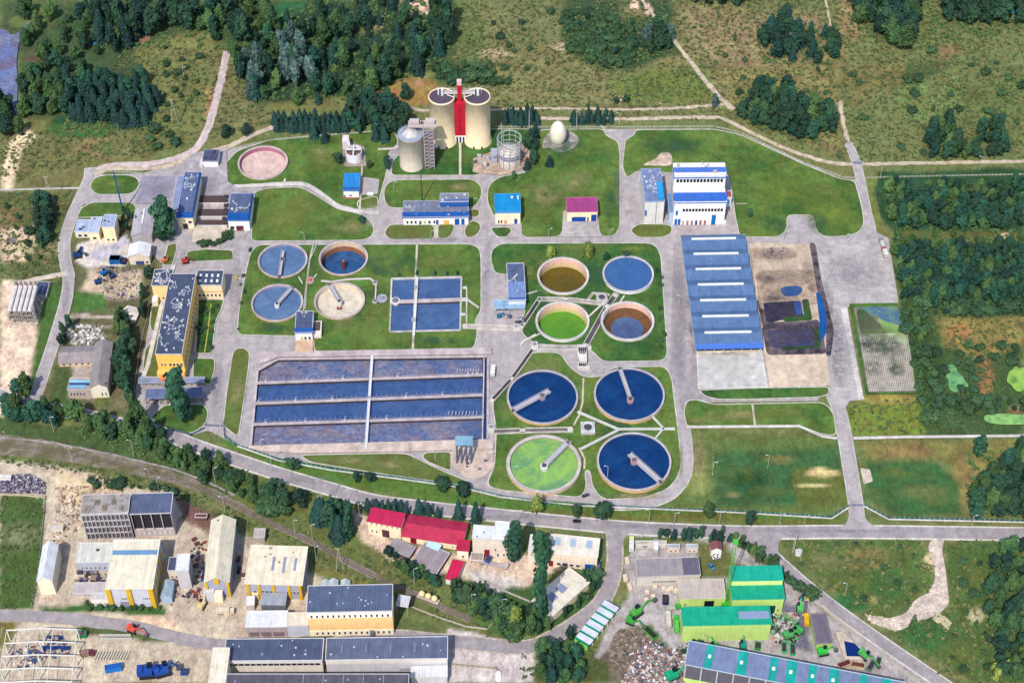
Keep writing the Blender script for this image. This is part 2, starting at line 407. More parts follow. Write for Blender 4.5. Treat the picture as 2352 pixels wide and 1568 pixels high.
# west strip
zone([(0,440),(190,440),(150,560),(140,640),(30,640),(0,600)], (92,98,54), 14)
zone([(0,525),(85,525),(90,560),(60,600),(0,600)], (212,182,152), 12); ell(30,557,14,9,(122,108,122),.4)
zone([(140,640),(150,700),(100,830),(60,900),(50,870),(90,760),(110,650)], (72,102,46), 8)
zone([(0,640),(110,650),(85,750),(70,860),(20,960),(0,960)], (224,194,168), 8)
ell(90,570,60,20,(150,140,100),.6,.7); ell(20,500,30,25,(120,100,66),.6)
# west compound
zone([(165,560),(370,470),(372,620),(310,900),(300,950),(80,950),(110,880),(165,660)], (98,94,64), 10)
zone([(178,560),(260,540),(300,560),(290,610),(200,615),(175,600)], (206,192,182), 6, 1, True)
zone([(190,590),(260,555),(290,540),(300,560),(230,600)], (184,176,188), 6, 1, True)
zone([(200,620),(330,620),(325,680),(270,690),(190,668)], (196,170,146), 12)
zone([(165,670),(240,672),(250,715),(160,722)], (72,106,46), 6)
zone([(155,760),(250,760),(240,800),(150,800)], (84,92,50), 8); ell(200,772,34,8,(206,200,190),.6); ell(205,730,60,3,(196,176,160),.5); ell(190,750,60,2,(196,176,160),.5)
zone([(120,840),(160,850),(160,930),(118,930)], (74,90,48), 10); zone([(160,820),(215,815),(215,920),(160,910)], (176,158,146), 8)
zone([(215,905),(255,905),(250,935),(215,935)], (92,100,50), 6)
zone([(265,790),(300,790),(290,930),(265,930)], (120,110,80), 10)
# railway margins, south-west
zone([(0,955),(200,985),(520,1060),(520,1140),(0,1010)], (72,90,50), 12)
zone([(0,1040),(150,1050),(420,1120),(560,1210),(540,1230),(300,1130),(0,1075)], (100,108,58), 10)
zone([(520,1070),(900,1170),(820,1200),(1090,1420),(1180,1480),(1010,1430),(700,1260),(540,1180)], (98,106,54), 12)
zone([(560,1250),(720,1300),(960,1370),(950,1390),(780,1330)], (128,118,54), 10, .8)
zone([(0,1060),(130,1070),(280,1110),(410,1130),(420,1200),(600,1240),(700,1300),(760,1340),(720,1400),(640,1568),(0,1568)], (192,172,150), 10)
zone([(110,1075),(270,1110),(290,1150),(200,1180),(130,1150)], (216,186,150), 14, .9)
zone([(0,1135),(105,1140),(95,1300),(75,1400),(0,1400)], (72,94,42), 6, 1, True)
ell(50,1230,40,30,(150,146,110),.9,.5); zone([(85,1390),(380,1385),(390,1412),(100,1405)], (62,98,44), 8)
zone([(0,1425),(40,1430),(20,1480),(0,1480)], (110,100,42), 6)
zone([(300,1408),(400,1415),(420,1450),(330,1435)], (222,188,154), 8)
zone([(180,1430),(330,1440),(400,1465),(390,1475),(180,1460)], (84,98,54), 6)
zone([(400,1140),(500,1185),(490,1230),(420,1200)], (128,92,82), 8); 
zone([(1030,1440),(1180,1480),(1230,1500),(1220,1568),(1030,1568)], (196,180,176), 8)
zone([(1000,1300),(1180,1330),(1200,1460),(1100,1400)], (66,98,50), 12)
zone([(1090,1400),(1200,1420),(1200,1480),(1100,1450)], (80,110,50), 10)
zone([(810,1170),(850,1190),(900,1240),(1060,1270),(1210,1270),(1300,1300),(1240,1330),(1180,1370),(1060,1320),(930,1300),(830,1240)], (206,178,156), 8)
zone([(1070,1300),(1200,1330),(1190,1380),(1100,1350)], (196,184,176), 8); zone([(1370,1240),(1395,1230),(1390,1330),(1375,1330)], (92,110,56), 5)
zone([(1150,1350),(1390,1330),(1370,1400),(1230,1460),(1150,1430)], (66,96,48), 10)
zone([(1230,1490),(1330,1450),(1350,1568),(1230,1568)], (70,96,48), 10)
# south road verge
zone([(505,980),(560,1030),(900,1095),(1150,1145),(1600,1175),(1940,1180),(1940,1205),(1420,1195),(1000,1155),(700,1090),(520,1030)], (82,112,44), 8)
zone([(1180,1170),(1930,1190),(1930,1206),(1180,1190)], (100,104,46), 5)
# recycling yard
zone([(1440,1230),(1560,1220),(1690,1240),(1870,1390),(2150,1568),(1340,1568),(1390,1440),(1440,1370)], (168,158,158), 8)
zone([(1600,1240),(1670,1245),(1690,1290),(1780,1310),(1690,1325),(1610,1325)], (106,108,58), 8)
zone([(1440,1230),(1600,1235),(1600,1248),(1455,1250),(1450,1290),(1430,1270)], (96,108,52), 5)
zone([(1430,1440),(1500,1430),(1540,1490),(1560,1568),(1370,1568),(1380,1500)], (112,98,84), 8)
zone([(1330,1500),(1400,1520),(1400,1568),(1330,1568)], (78,84,44), 8)
zone([(1780,1380),(1850,1400),(1870,1500),(1800,1480)], (110,106,122), 10)
# SE triangle and right
zone([(1790,1240),(2110,1235),(2140,1330),(2040,1420),(1960,1400),(1850,1300)], (84,104,46), 10)
ell(1990,1280,60,25,(122,112,62)); ell(2040,1340,40,40,(60,100,48)); ell(1960,1380,50,20,(52,100,52)); ell(2000,1375,18,10,(150,140,80)); ell(2140,1290,14,22,(196,176,130),.4)
zone([(2175,1245),(2352,1240),(2352,1568),(2240,1568),(2050,1440),(2180,1400)], (76,100,46), 12)
ell(2240,1410,22,20,(196,186,140),.5,.8); ell(2120,1450,60,40,(54,98,48)); ell(2300,1350,50,60,(66,92,44))
zone([(1570,985),(1930,1010),(1945,1150),(1900,1175),(1500,1165),(1575,1100)], (92,108,52), 10)
zone([(1640,1040),(1930,1030),(1945,1150),(1640,1165)], (54,92,52), 22, .9)
zone([(1820,1070),(1935,1080),(1945,1160),(1830,1160)], (92,102,44), 8); ell(1890,1083,38,9,(200,172,116),.5); ell(1870,1110,36,4,(196,176,120),.5); ell(1780,1055,30,9,(100,104,52)); ell(1720,1110,40,30,(36,76,42))
ell(1600,1060,20,60,(136,128,80),.7,.8); ell(1600,1110,30,25,(130,134,70),.7,.7)
zone([(1940,930),(2110,915),(2125,995),(1960,1000),(1942,960)], (112,126,40), 6); ell(2040,915,60,14,(150,130,60),.5)
zone([(1960,1010),(2352,1010),(2352,1060),(2000,1060)], (120,112,58), 10); ell(2080,1035,50,16,(130,102,62),.6)
zone([(1985,1060),(2150,1060),(2200,1110),(2210,1180),(2060,1190),(1990,1140)], (50,96,50), 24, .9); ell(2120,1130,60,16,(92,106,56),.5); ell(2230,1080,40,30,(150,124,66),.5)
zone([(2200,1040),(2260,1060),(2240,1160),(2210,1150)], (134,116,66), 10)
zone([(2020,395),(2352,385),(2352,560),(2060,550),(2010,480)], (44,78,48), 10)
zone([(2050,530),(2352,530),(2352,560),(2060,560)], (96,98,52), 8)
zone([(2050,550),(2352,560),(2352,690),(2080,700)], (48,82,50), 10)
zone([(2065,690),(2352,690),(2352,1000),(2125,1000)], (64,90,50), 12)
zone([(2145,730),(2352,725),(2352,790),(2250,830),(2160,790)], (134,118,62), 18); ell(2200,760,30,20,(160,114,64)); ell(2265,870,20,50,(148,110,66),.6)
zone([(2110,700),(2150,760),(2160,900),(2125,980)], (58,80,42), 14); ell(2335,945,20,15,(130,100,70))
zone([(1985,410),(2010,415),(2030,540),(2005,530)], (112,120,58), 5)
ell(2310,541,12,6,(216,180,150),.5)
blend(sm(n_c, .25, .7)*.35*(1-0), (60,80,42)); 
val = 1+n_b*.13+n_c*.2
lum = col.mean(-1, keepdims=True); col = (col*.9+lum*.1)*np.array([1.3,1.32,1.3])
col = np.clip(col*val[..., None], 0, 1)*K*.98
# cells hit by holes are replaced by exact triangulation
cell = np.ones((ny-1, nx-1), bool)
for h in HOLES:
    hx = [p[0] for p in h]; hy = [p[1] for p in h]
    i0 = int((min(hx)-GX0)/ST)-1; i1 = int((max(hx)-GX0)/ST)+2; j0 = int((min(hy)-GY0)/ST)-1; j1 = int((max(hy)-GY0)/ST)+2
    cell[j0:j1, i0:i1] = False
idx = np.arange(nx*ny).reshape(ny, nx)
Q = np.stack([idx[:-1, :-1], idx[:-1, 1:], idx[1:, 1:], idx[1:, :-1]], -1)[cell]
gv = np.stack([XX.ravel(), YY.ravel(), np.zeros(nx*ny)], -1); gc = col.reshape(-1, 3)
lo = {}; cv = []; ce = set(); 
rem = np.argwhere(~cell)
def lid(k):
    if k not in lo: lo[k] = len(cv); cv.append(Vector((gv[k][0], gv[k][1])))
    return lo[k]
cells_rem = set((int(j), int(i)) for j, i in rem)
for j, i in rem:
    a, b_, c_, d_ = [lid(int(k)) for k in (idx[j, i], idx[j, i+1], idx[j+1, i+1], idx[j+1, i])]
    for e in ((a, b_), (b_, c_), (d_, c_), (a, d_)): ce.add(e)
ce = list(ce); inv = {v: k for k, v in lo.items()}; nb = len(cv)
for h in HOLES:
    o = len(cv); cv += [Vector((p[0], p[1])) for p in h]; ce += [(o+i, o+(i+1) % len(h)) for i in range(len(h))]
V, E, Fc, vo, eo, fo = delaunay_2d_cdt(cv, ce, [], 0, 1e-5)
extra = []; ecol = []; vmap = {}
def vid(k):
    if k in vmap: return vmap[k]
    src = [s for s in vo[k] if s < nb]
    if src: vmap[k] = inv[src[0]]
    else:
        p = V[k]; vmap[k] = nx*ny+len(extra); extra.append((p.x, p.y, 0)); ecol.append(gc[idx[int((p.y-GY0)/ST), int((p.x-GX0)/ST)]])
    return vmap[k]
tris = []
for f in Fc:
    c = sum((V[i] for i in f), Vector((0, 0)))/len(f)
    if (int((c.y-GY0)//ST), int((c.x-GX0)//ST)) not in cells_rem or any(inside(c, h) for h in HOLES): continue
    a = sum(V[f[i]].x*V[f[(i+1) % len(f)]].y-V[f[(i+1) % len(f)]].x*V[f[i]].y for i in range(len(f)))
    t = [vid(i) for i in f]; tris.append(t if a > 0 else t[::-1])
o0 = nx*ny+len(extra); big = 16000
ring = [(-big,-big,0),(big,-big,0),(big,big,0),(-big,big,0)]
cn = [int(idx[0,0]), int(idx[0,-1]), int(idx[-1,-1]), int(idx[-1,0])]
# skirt fans keep every border vertex so there is no seam
bord = [list(map(int, idx[0, :])), list(map(int, idx[:, -1])), list(map(int, idx[-1, ::-1])), list(map(int, idx[::-1, 0]))]
fan = []
for s in range(4):
    b_ = bord[s]; A = o0+s; B_ = o0+(s+1) % 4; mid = len(b_)//2
    for k in range(len(b_)-1): fan.append([b_[k+1], b_[k], A] if k < mid else [b_[k+1], b_[k], B_])
    fan.append([b_[mid], A, B_])
AV = [tuple(v) for v in gv]+extra+ring
me = bpy.data.meshes.new('ground'); me.from_pydata(AV, [], Q.tolist()+tris+fan)
at = me.color_attributes.new('zone', 'FLOAT_COLOR', 'POINT')
cc = np.ones((len(AV), 4)); cc[:nx*ny, :3] = gc
if ecol: cc[nx*ny:o0, :3] = np.array(ecol)
cc[o0:, :3] = LN((86,100,58))*K
at.data.foreach_set('color', cc.ravel())
def ground_mat(name, attr=None, rgb=None, rgb2=None):
    m, nt, b = newmat(name); L = nt.links
    tc = nd(nt, 'ShaderNodeTexCoord'); obj = tc.outputs['Object']
    if attr:
        a = nd(nt, 'ShaderNodeVertexColor'); a.layer_name = attr; c = a.outputs[0]
    else:
        n0 = noise_n(nt, obj, .03, 7, .72); c = mixc(nt, rng(nt, n0.outputs[0], .4, .6, 0, 1), alb(tuple(v*.88 for v in rgb)), alb(tuple(v*1.04 for v in rgb2)))
    mp = nd(nt, 'ShaderNodeMapping'); mp.inputs['Scale'].default_value = (1, .55, 1); L.new(obj, mp.inputs[0])
    n1 = noise_n(nt, mp.outputs[0], .35, 8, .78); n2 = noise_n(nt, obj, .09, 5, .65); n3 = noise_n(nt, obj, .9, 3, .7)
    k1 = 1 if attr else .62
    c = scl(nt, c, rng(nt, n1.outputs[0], .32, .68, 1-.42*k1, 1+.4*k1)); c = scl(nt, c, rng(nt, n2.outputs[0], .35, .65, .82, 1.15)); c = scl(nt, c, rng(nt, n3.outputs[0], .3, .7, .82, 1.15))
    hs = nd(nt, 'ShaderNodeHueSaturation'); L.new(c, hs.inputs['Color']); L.new(rng(nt, n2.outputs[0], .3, .7, .47, .53), hs.inputs['Hue'])
    L.new(hs.outputs[0], b.inputs['Base Color']); b.inputs['Roughness'].default_value = .95; b.inputs['Specular IOR Level'].default_value = .1
    bp = nd(nt, 'ShaderNodeBump'); bp.inputs['Strength'].default_value = .9 if attr else .6; bp.inputs['Distance'].default_value = .8 if attr else .4
    L.new(n1.outputs[0], bp.inputs['Height']); L.new(bp.outputs[0], b.inputs['Normal'])
    return m
me.materials.append(ground_mat('ground_mix', 'zone')); me.update()
gobj = bpy.data.objects.new('ground', me); C.objects.link(gobj); struct(gobj)
# ------------------------------------------------------------ pavements and roads
ASP = mat((188,178,178), 'asphalt'); ASP2 = mat((172,162,164), 'asphalt'); CONC = mat((208,198,190), 'concrete'); KERB = mat((226,218,210), 'concrete'); GRV = mat((216,196,172), 'gravel')
SLAB = mat((202,194,192), 'slab'); CREAM = mat((228,212,192), 'slab'); DIRT = mat((226,206,190), 'gravel'); DARK = mat((70,62,66), 'concrete')
sheet('pavement', [(198,388),(240,402),(330,398),(470,352),(620,325),(920,298),(1640,296),(1700,308),(1935,413),(1985,413),(2004,530),(2035,544),(2045,565),(1900,575),(1880,920),(1605,924),(1580,935),(1582,1085),(1560,1135),(1500,1160),(1400,1160),(1150,1138),(900,1092),(640,1052),(545,1022),(478,988),(440,1000),(330,965),(310,900),(372,605),(320,560),(310,500),(300,465),(210,466),(188,470)], ASP, 2)
RD = 'road'
road('track', [(521,118),(512,165),(500,215),(484,275),(468,315),(445,345),(400,365),(340,377),(280,379),(245,382),(222,392),(206,408)], 5.2, mat((222,200,196), 'concrete'), None, .35)
road('track', [(222,398),(260,386),(320,388),(390,380),(440,360),(520,338),(580,310),(632,290)], 4.2, GRV, None, .4)
road(RD, [(207,385),(204,410),(186,450),(164,500),(148,555),(150,600),(158,640),(151,690),(128,770),(105,840),(85,900),(60,960)], 6.6, ASP, KERB)
road('path', [(-20,437),(10,436),(100,434),(188,432)], 1.6, CONC, None, .15)
road('path', [(30,655),(90,640),(155,628)], 4, mat((226,208,190), 'concrete'), None, .3)
road('track', [(862,228),(880,240),(940,250),(1000,255),(1130,252),(1290,250),(1450,252),(1550,249),(1640,242),(1662,240)], 2.4, GRV, None, .6)
road('track', [(1235,272),(1300,273),(1450,274),(1560,270),(1655,271)], 3.4, GRV, None, .5)
road('track', [(1655,271),(1690,287),(1760,322),(1820,348),(1890,370),(1935,377),(2000,377),(2130,375),(2352,371),(2420,369)], 3.2, GRV, None, .4)
road('track', [(1440,-60),(1475,0),(1503,38),(1530,70),(1562,112),(1600,160),(1640,210),(1668,238),(1684,252)], 3.0, GRV, None, .5, wfn=lambda t: 1.6+2.4*t)
road('track', [(1893,-40),(1898,10),(1905,45),(1912,80)], 1.6, GRV, None, .4)
road('track', [(1929,232),(1934,262),(1938,290),(1946,318),(1950,335)], 2.6, GRV, None, .5)
road(RD, [(1948,328),(1960,355),(1970,385),(1980,430),(1990,480),(2000,520),(2004,545)], 5.2, ASP, KERB)
road('road', [(-40,890),(60,930),(170,948),(270,972),(370,992),(440,1020),(540,1055),(640,1088),(760,1123),(860,1150),(1000,1168),(1180,1187),(1320,1201),(1450,1212),(1700,1222),(1960,1221),(2352,1226),(2440,1228)], 7.4, ASP2, KERB, kw=1.1)
sheet('road', [(1385,1204),(1460,1212),(1437,1228),(1428,1250),(1405,1262),(1398,1232)], ASP2, 3)
road(RD, [(1410,1208),(1412,1250),(1412,1290),(1402,1340),(1378,1385),(1330,1425),(1270,1462),(1215,1485),(1130,1482),(1000,1470),(880,1462),(700,1490)], 7.2, ASP2, mat((206,190,178), 'gravel'), kw=1.0)
road(RD, [(-40,1412),(60,1414),(150,1420),(240,1430),(320,1442),(400,1462),(500,1480),(620,1482)], 7.2, ASP2, None, .3)
sheet('road', [(1680,1216),(1820,1219),(1795,1236),(1786,1252),(1790,1275),(1830,1310),(1812,1325),(1760,1275)], ASP2, 3)
road(RD, [(1700,1224),(1752,1255),(1800,1300),(1870,1360),(1960,1428),(2060,1498),(2180,1580)], 6.4, ASP2, KERB, kw=.9)
road(RD, [(1913,905),(1925,935),(1938,990),(1950,1060),(1960,1120),(1967,1170),(1970,1215)], 7.6, ASP, KERB)
sheet('road', [(1950,1180),(1982,1180),(1995,1200),(2025,1216),(1925,1216),(1945,1200)], ASP, 2)
road(RD, [(1572,925),(1572,960),(1578,1010),(1581,1060),(1573,1100),(1545,1135),(1500,1155),(1440,1163),(1380,1160)], 4.6, ASP, KERB)
sheet('yard', [(1900,552),(2040,545),(2064,697),(1945,705),(1985,918),(1950,921),(1943,935),(1925,940),(1908,918),(1886,760),(1868,600)], SLAB, 1.5)
sheet('yard', [(1547,560),(1590,560),(1610,905),(1640,920),(1600,925),(1590,945),(1566,945),(1556,900),(1538,880)], ASP2, 2)
sheet('path', [(1930,706),(1946,706),(1970,860),(1985,918),(1972,918),(1950,800)], KERB, .3)
sheet('dirt_road', [(2140,1236),(2170,1238),(2163,1262),(2172,1310),(2180,1385),(2160,1408),(2120,1424),(2060,1450),(2030,1440),(1990,1418),(2030,1422),(2080,1410),(2100,1378),(2130,1362),(2148,1335),(2145,1290),(2130,1258)], DIRT, 3)
sheet('dirt_road', [(1976,1075),(1998,1078),(2005,1105),(1984,1112)], DIRT, 1)
# railway: ballast strips and two rails
RW = [(-60,1018),(0,1022),(100,1032),(200,1050),(300,1072),(400,1098),(480,1130),(560,1170),(640,1210),(738,1256),(850,1318),(938,1358),(1010,1392),(1080,1424)]
RWP = catmull(wpts(RW)); BAL = mat((146,134,122), 'railbed')
struct(strip(RWP, 10, nz(), 'railway_ballast', BAL, .5, wfn=lambda t: max(4.2, 15.5-20*t)))
RAIL = mat((110,96,90), 'metal')
def offpath(path, d):
    o = []
    for i, p in enumerate(path):
        t = (path[min(len(path)-1, i+1)]-path[max(0, i-1)]).normalized(); o.append(p+Vector((-t.y, t.x))*d)
    return o
mb = MB(); tp = nz()
for off in (-.75, .75):
    q = offpath(RWP, off)
    for a, b_ in zip(q, q[1:]): mb.beam((a.x, a.y, tp+.2), (b_.x, b_.y, tp+.2), .16, .2)
sl = MB()
for a, b_ in zip(RWP, RWP[1:]):
    n = max(1, int((b_-a).length/.9)); t = (b_-a).normalized(); s_ = Vector((-t.y, t.x))*1.25
    for k in range(n):
        p = a+(b_-a)*(k/n); sl.beam((p.x-s_.x, p.y-s_.y, tp+.04), (p.x+s_.x, p.y+s_.y, tp+.04), .3, .1)
rt = thing('railway_track', 'single rusty railway track curving on the pale ballast bed', 'railway track', (0,0,0))
mb.obj('rail', RAIL, rt); o = sl.obj('sleeper', mat((120,104,92)), rt)
o['kind'] = 'stuff'
struct(strip(offpath(RWP, 5.2)[:len(RWP)//2], 1.2, nz(), 'railway_ballast', mat((172,160,158), 'gravel'), .3))
# ------------------------------------------------------------ lawns inside the works
LW = {'a': ground_mat('lawn_a', None, (78,112,52), (104,126,60)), 'b': ground_mat('lawn_b', None, (118,124,66), (94,112,56)), 'c': ground_mat('lawn_c', None, (60,104,52), (86,118,56)), 'd': ground_mat('lawn_d', None, (118,122,62), (92,104,50))}
def lawn(pts, k='a', r=4, kerb=True):
    p = rounded(wpts(pts), r)
    if kerb: struct(tri_fill(offset(p, .55), nz(), 'kerb', KERB))
    struct(tri_fill(p, nz(), 'lawn', LW[k]))
lawn([(207,432),(214,412),(235,404),(290,403),(313,408),(321,424),(306,444),(280,447),(222,447)], 'a')
lawn([(178,500),(188,478),(212,466),(300,466),(312,474),(312,492),(285,496),(178,500)], 'a', 3)
lawn([(522,425),(516,380),(545,348),(622,322),(780,308),(905,301),(915,330),(893,348),(886,400),(875,440),(866,478),(835,484),(778,470),(738,446),(718,425),(690,417),(620,420),(545,428)], 'a', 4)
lawn([(584,442),(620,433),(690,431),(722,448),(775,482),(832,494),(848,506),(860,528),(852,545),(832,552),(578,554)], 'a', 4)
lawn([(898,403),(903,370),(922,352),(932,300),(1180,298),(1240,299),(1240,345),(1160,380),(1112,392),(1098,403)], 'c', 4)
lawn([(888,425),(905,415),(1085,413),(1102,425),(1107,445),(1098,466),(1085,478),(895,478),(884,462),(882,440)], 'a', 5)
lawn([(884,533),(895,517),(996,516),(998,549),(900,551),(888,544)], 'b', 4); lawn([(1007,516),(1043,515),(1041,532),(1030,547),(1007,549)], 'b', 3)
lawn([(1068,525),(1082,508),(1100,512),(1104,525),(1095,540),(1080,547),(1068,542)], 'b', 3); lawn([(1078,483),(1098,482),(1102,492),(1095,499),(1078,498)], 'b', 2)
lawn([(1126,423),(1150,407),(1212,397),(1236,340),(1240,300),(1385,298),(1392,314),(1418,325),(1423,350),(1423,520),(1412,542),(1385,544),(1374,532),(1374,485),(1294,485),(1292,533),(1280,545),(1205,546),(1197,535),(1197,500),(1136,500),(1122,470),(1119,445)], 'a', 4)
lawn([(1126,524),(1172,523),(1174,538),(1162,545),(1142,545)], 'c', 3)
lawn([(1437,322),(1458,312),(1460,300),(1640,299),(1700,311),(1850,381),(1930,413),(1962,416),(1978,475),(1984,512),(1974,533),(1950,542),(1895,545),(1876,532),(1868,494),(1807,494),(1806,528),(1790,545),(1700,544),(1690,500),(1682,440),(1672,400),(1540,398),(1466,392),(1440,410),(1430,385)], 'a', 4)
lawn([(1447,530),(1466,516),(1530,517),(1544,522),(1540,538),(1520,546),(1465,546)], 'b', 4)
lawn([(546,769),(549,720),(563,640),(576,582),(592,564),(1082,562),(1101,572),(1104,600),(1104,715),(1090,735),(1096,768),(1088,800),(1060,807),(722,808),(722,775),(680,772)], 'a', 4)
lawn([(1128,600),(1130,575),(1150,561),(1490,560),(1508,568),(1517,590),(1532,815),(1522,829),(1385,831),(1350,797),(1228,790),(1198,765),(1208,700),(1208,632),(1165,631),(1138,629)], 'c', 4)
lawn([(1133,935),(1135,915),(1178,866),(1222,811),(1285,811),(1308,845),(1340,868),(1385,866),(1408,845),(1528,843),(1542,870),(1550,940),(1556,985),(1564,1070),(1552,1103),(1530,1125),(1480,1143),(1385,1147),(1362,1120),(1356,1080),(1342,1080),(1346,1120),(1334,1142),(1150,1126),(1118,1115),(1137,1070),(1141,990)], 'a', 4)
lawn([(1606,898),(1725,893),(1902,890),(1904,905),(1880,912),(1720,917),(1650,917),(1622,911)], 'c', 2)
lawn([(1571,945),(1578,922),(1598,919),(1640,931),(1720,929),(1885,926),(1903,935),(1914,955),(1920,1000),(1890,998),(1838,978),(1578,981)], 'a', 3)
lawn([(516,955),(522,900),(536,810),(546,801),(562,802),(573,812),(570,845),(552,970),(546,1003),(514,978)], 'b', 3)
lawn([(430,580),(470,574),(534,577),(536,598),(430,602)], 'a', 2); lawn([(386,565),(404,560),(405,575),(395,610),(376,610)], 'b', 1)
lawn([(350,706),(358,697),(386,695),(388,715),(380,757),(350,763),(345,745)], 'b', 3); lawn([(328,866),(334,805),(350,783),(370,779),(366,866)], 'b', 3)
lawn([(452,690),(514,690),(506,715),(494,740),(486,812),(450,812)], 'c', 2); lawn([(446,825),(492,825),(492,850),(482,885),(444,870)], 'a', 2)
lawn([(378,932),(465,930),(478,945),(472,975),(440,996),(385,985),(345,962)], 'a', 3)
lawn([(690,1047),(900,1043),(935,1044),(1020,1085),(1080,1110),(1060,1114),(900,1092),(715,1062)], 'b', 3); lawn([(970,1050),(978,1041),(1035,1040),(1035,1082),(985,1062)], 'b', 2)
lawn([(822,462),(866,452),(868,475),(858,481),(822,480)], 'b', 3)
def path(pts, w=1.3, m=None, smooth=False): return road('path', pts, w, m or CONC, None, .05, smooth=smooth)
path([(520,431),(600,427),(690,425),(715,432),(745,452),(785,480),(840,489),(870,490)], 3.2, KERB, True); path([(655,412),(651,430)]); path([(868,345),(905,343),(925,335)], 2, KERB)
path([(1057,330),(1057,404)], 1.6, CREAM); path([(958,562),(948,812)], 1.2, CREAM); path([(832,380),(826,490)], 1, CREAM)
path([(1003,516),(1003,551)], 1.8, CREAM); path([(1380,290),(1396,306)], 1.2); path([(1575,982),(1836,980),(1890,1004),(1922,1008)], 2.0, KERB); path([(1728,930),(1734,980)], 1.2, CREAM)
path([(1960,1008),(2080,1005),(2352,1002),(2420,1001)], 2.0, KERB); path([(1340,870),(1338,925),(1330,955),(1318,978)], 1.1, CREAM); path([(1330,1030),(1343,1055),(1342,1078)], 1.1, CREAM)
path([(722,555),(712,595),(705,650),(700,712)], .9, CONC); path([(1195,790),(1240,768)], 1.2); path([(400,610),(372,700),(340,840),(330,866)], 2.5, KERB)
path([(455,690),(452,760),(448,812)], 1.2, CREAM); path([(485,700),(478,760),(470,812)], .6, mat((200,190,80)))
path([(1690,470),(1715,470)], .8, CREAM)
sheet('gravel_pad', [(1246,325),(1262,305),(1310,303),(1330,318),(1328,335),(1300,352),(1275,352),(1262,340),(1245,345)], mat((196,180,176), 'gravel'), 3)
sheet('gravel_pad', [(1085,398),(1090,365),(1130,350),(1200,330),(1225,360),(1215,378),(1180,400),(1150,405),(1120,402)], mat((200,174,154), 'gravel'), 2)
sheet('gravel_pad', [(1473,382),(1510,365),(1515,352),(1540,352),(1545,372),(1540,384)], mat((224,200,176), 'gravel'), 3)
sheet('yard', [(785,320),(838,340),(842,385),(790,385)], mat((176,160,150), 'gravel'), 2)
sheet('yard', [(826,408),(872,414),(868,448),(826,450)], ASP, 1)
sheet('yard', [(1293,486),(1373,486),(1377,532),(1385,546),(1283,547),(1291,532)], SLAB, 1.5); sheet('yard', [(1136,505),(1197,503),(1200,548),(1160,549),(1176,530),(1172,520),(1136,520)], ASP, 1)
sheet('yard', [(412,380),(450,352),(520,345),(524,420),(545,432),(586,446),(584,470),(400,470),(318,450),(330,410)], mat((190,180,184), 'slab'), 2)
sheet('yard', [(326,406),(402,408),(398,455),(350,470),(312,470)], mat((160,154,170), 'asphalt'), 1)
sheet('yard', [(446,520),(530,526),(530,536),(500,556),(440,560),(444,540)], CREAM, 2); sheet('yard', [(1036,1035),(1134,1032),(1134,1075),(1110,1100),(1070,1100),(1038,1070)], mat((214,190,176), 'concrete'), 2)
sheet('yard', [(1600,806),(1749,803),(1762,892),(1604,894)], mat((214,210,204), 'concrete'), .3); 
sheet('yard', [(1722,560),(1862,562),(1890,700),(1905,885),(1768,889),(1752,800)], mat((214,192,168), 'concrete'), .3)
sheet('mud', [(1738,690),(1756,688),(1770,742),(1850,740),(1878,735),(1886,752),(1760,758),(1750,750)], mat((120,104,106), 'sludge'), 2)
sheet('yard', [(1762,818),(1898,815),(1906,886),(1768,890)], mat((236,212,186), 'slab'), .3)
MUD = mat((196,170,146), 'gravel'); MUD2 = mat((120,104,106), 'sludge')
sheet('mud', [(1722,573),(1830,570),(1834,592),(1790,600),(1728,594)], MUD, 3)
sheet('mud', [(1735,625),(1870,620),(1878,655),(1884,700),(1745,715),(1738,660)], MUD, 5)
sheet('mud', [(1858,560),(1872,560),(1885,640),(1900,700),(1915,760),(1908,820),(1896,820),(1898,760),(1880,690)], MUD2, 4)
sheet('mud', [(1748,752),(1885,744),(1898,815),(1762,818)], MUD2, 3)
SL = water((40,36,60), (70,56,72), .1, foam=.12); WB = water((44,82,132), (66,96,144), .06, foam=.1)
sheet('water', [(1790,668),(1800,660),(1835,658),(1845,668),(1835,682),(1800,684)], WB, 4)
sheet('water', [(1752,698),(1838,693),(1846,734),(1802,736),(1775,742),(1760,742)], SL, 2); sheet('water', [(1822,696),(1838,695),(1843,724),(1828,724)], water((46,84,150), (60,92,156), .06), 1)
sheet('water', [(1760,762),(1865,757),(1872,796),(1800,802),(1768,800)], water((50,60,98), (92,72,88), .1, foam=.2), 3)
sheet('water', [(1873,672),(1884,675),(1897,720),(1899,760),(1890,784),(1880,780),(1882,740)], water((24,84,148), (36,92,156), .06), 4)
GB = ground_mat('bank', None, (40,76,44), (60,90,50))
sheet('grass_bank', [(1842,690),(1856,688),(1866,738),(1800,742),(1795,730),(1846,728)], GB, 2); sheet('grass_bank', [(1868,756),(1880,756),(1886,800),(1796,808),(1796,799),(1872,796)], GB, 2)
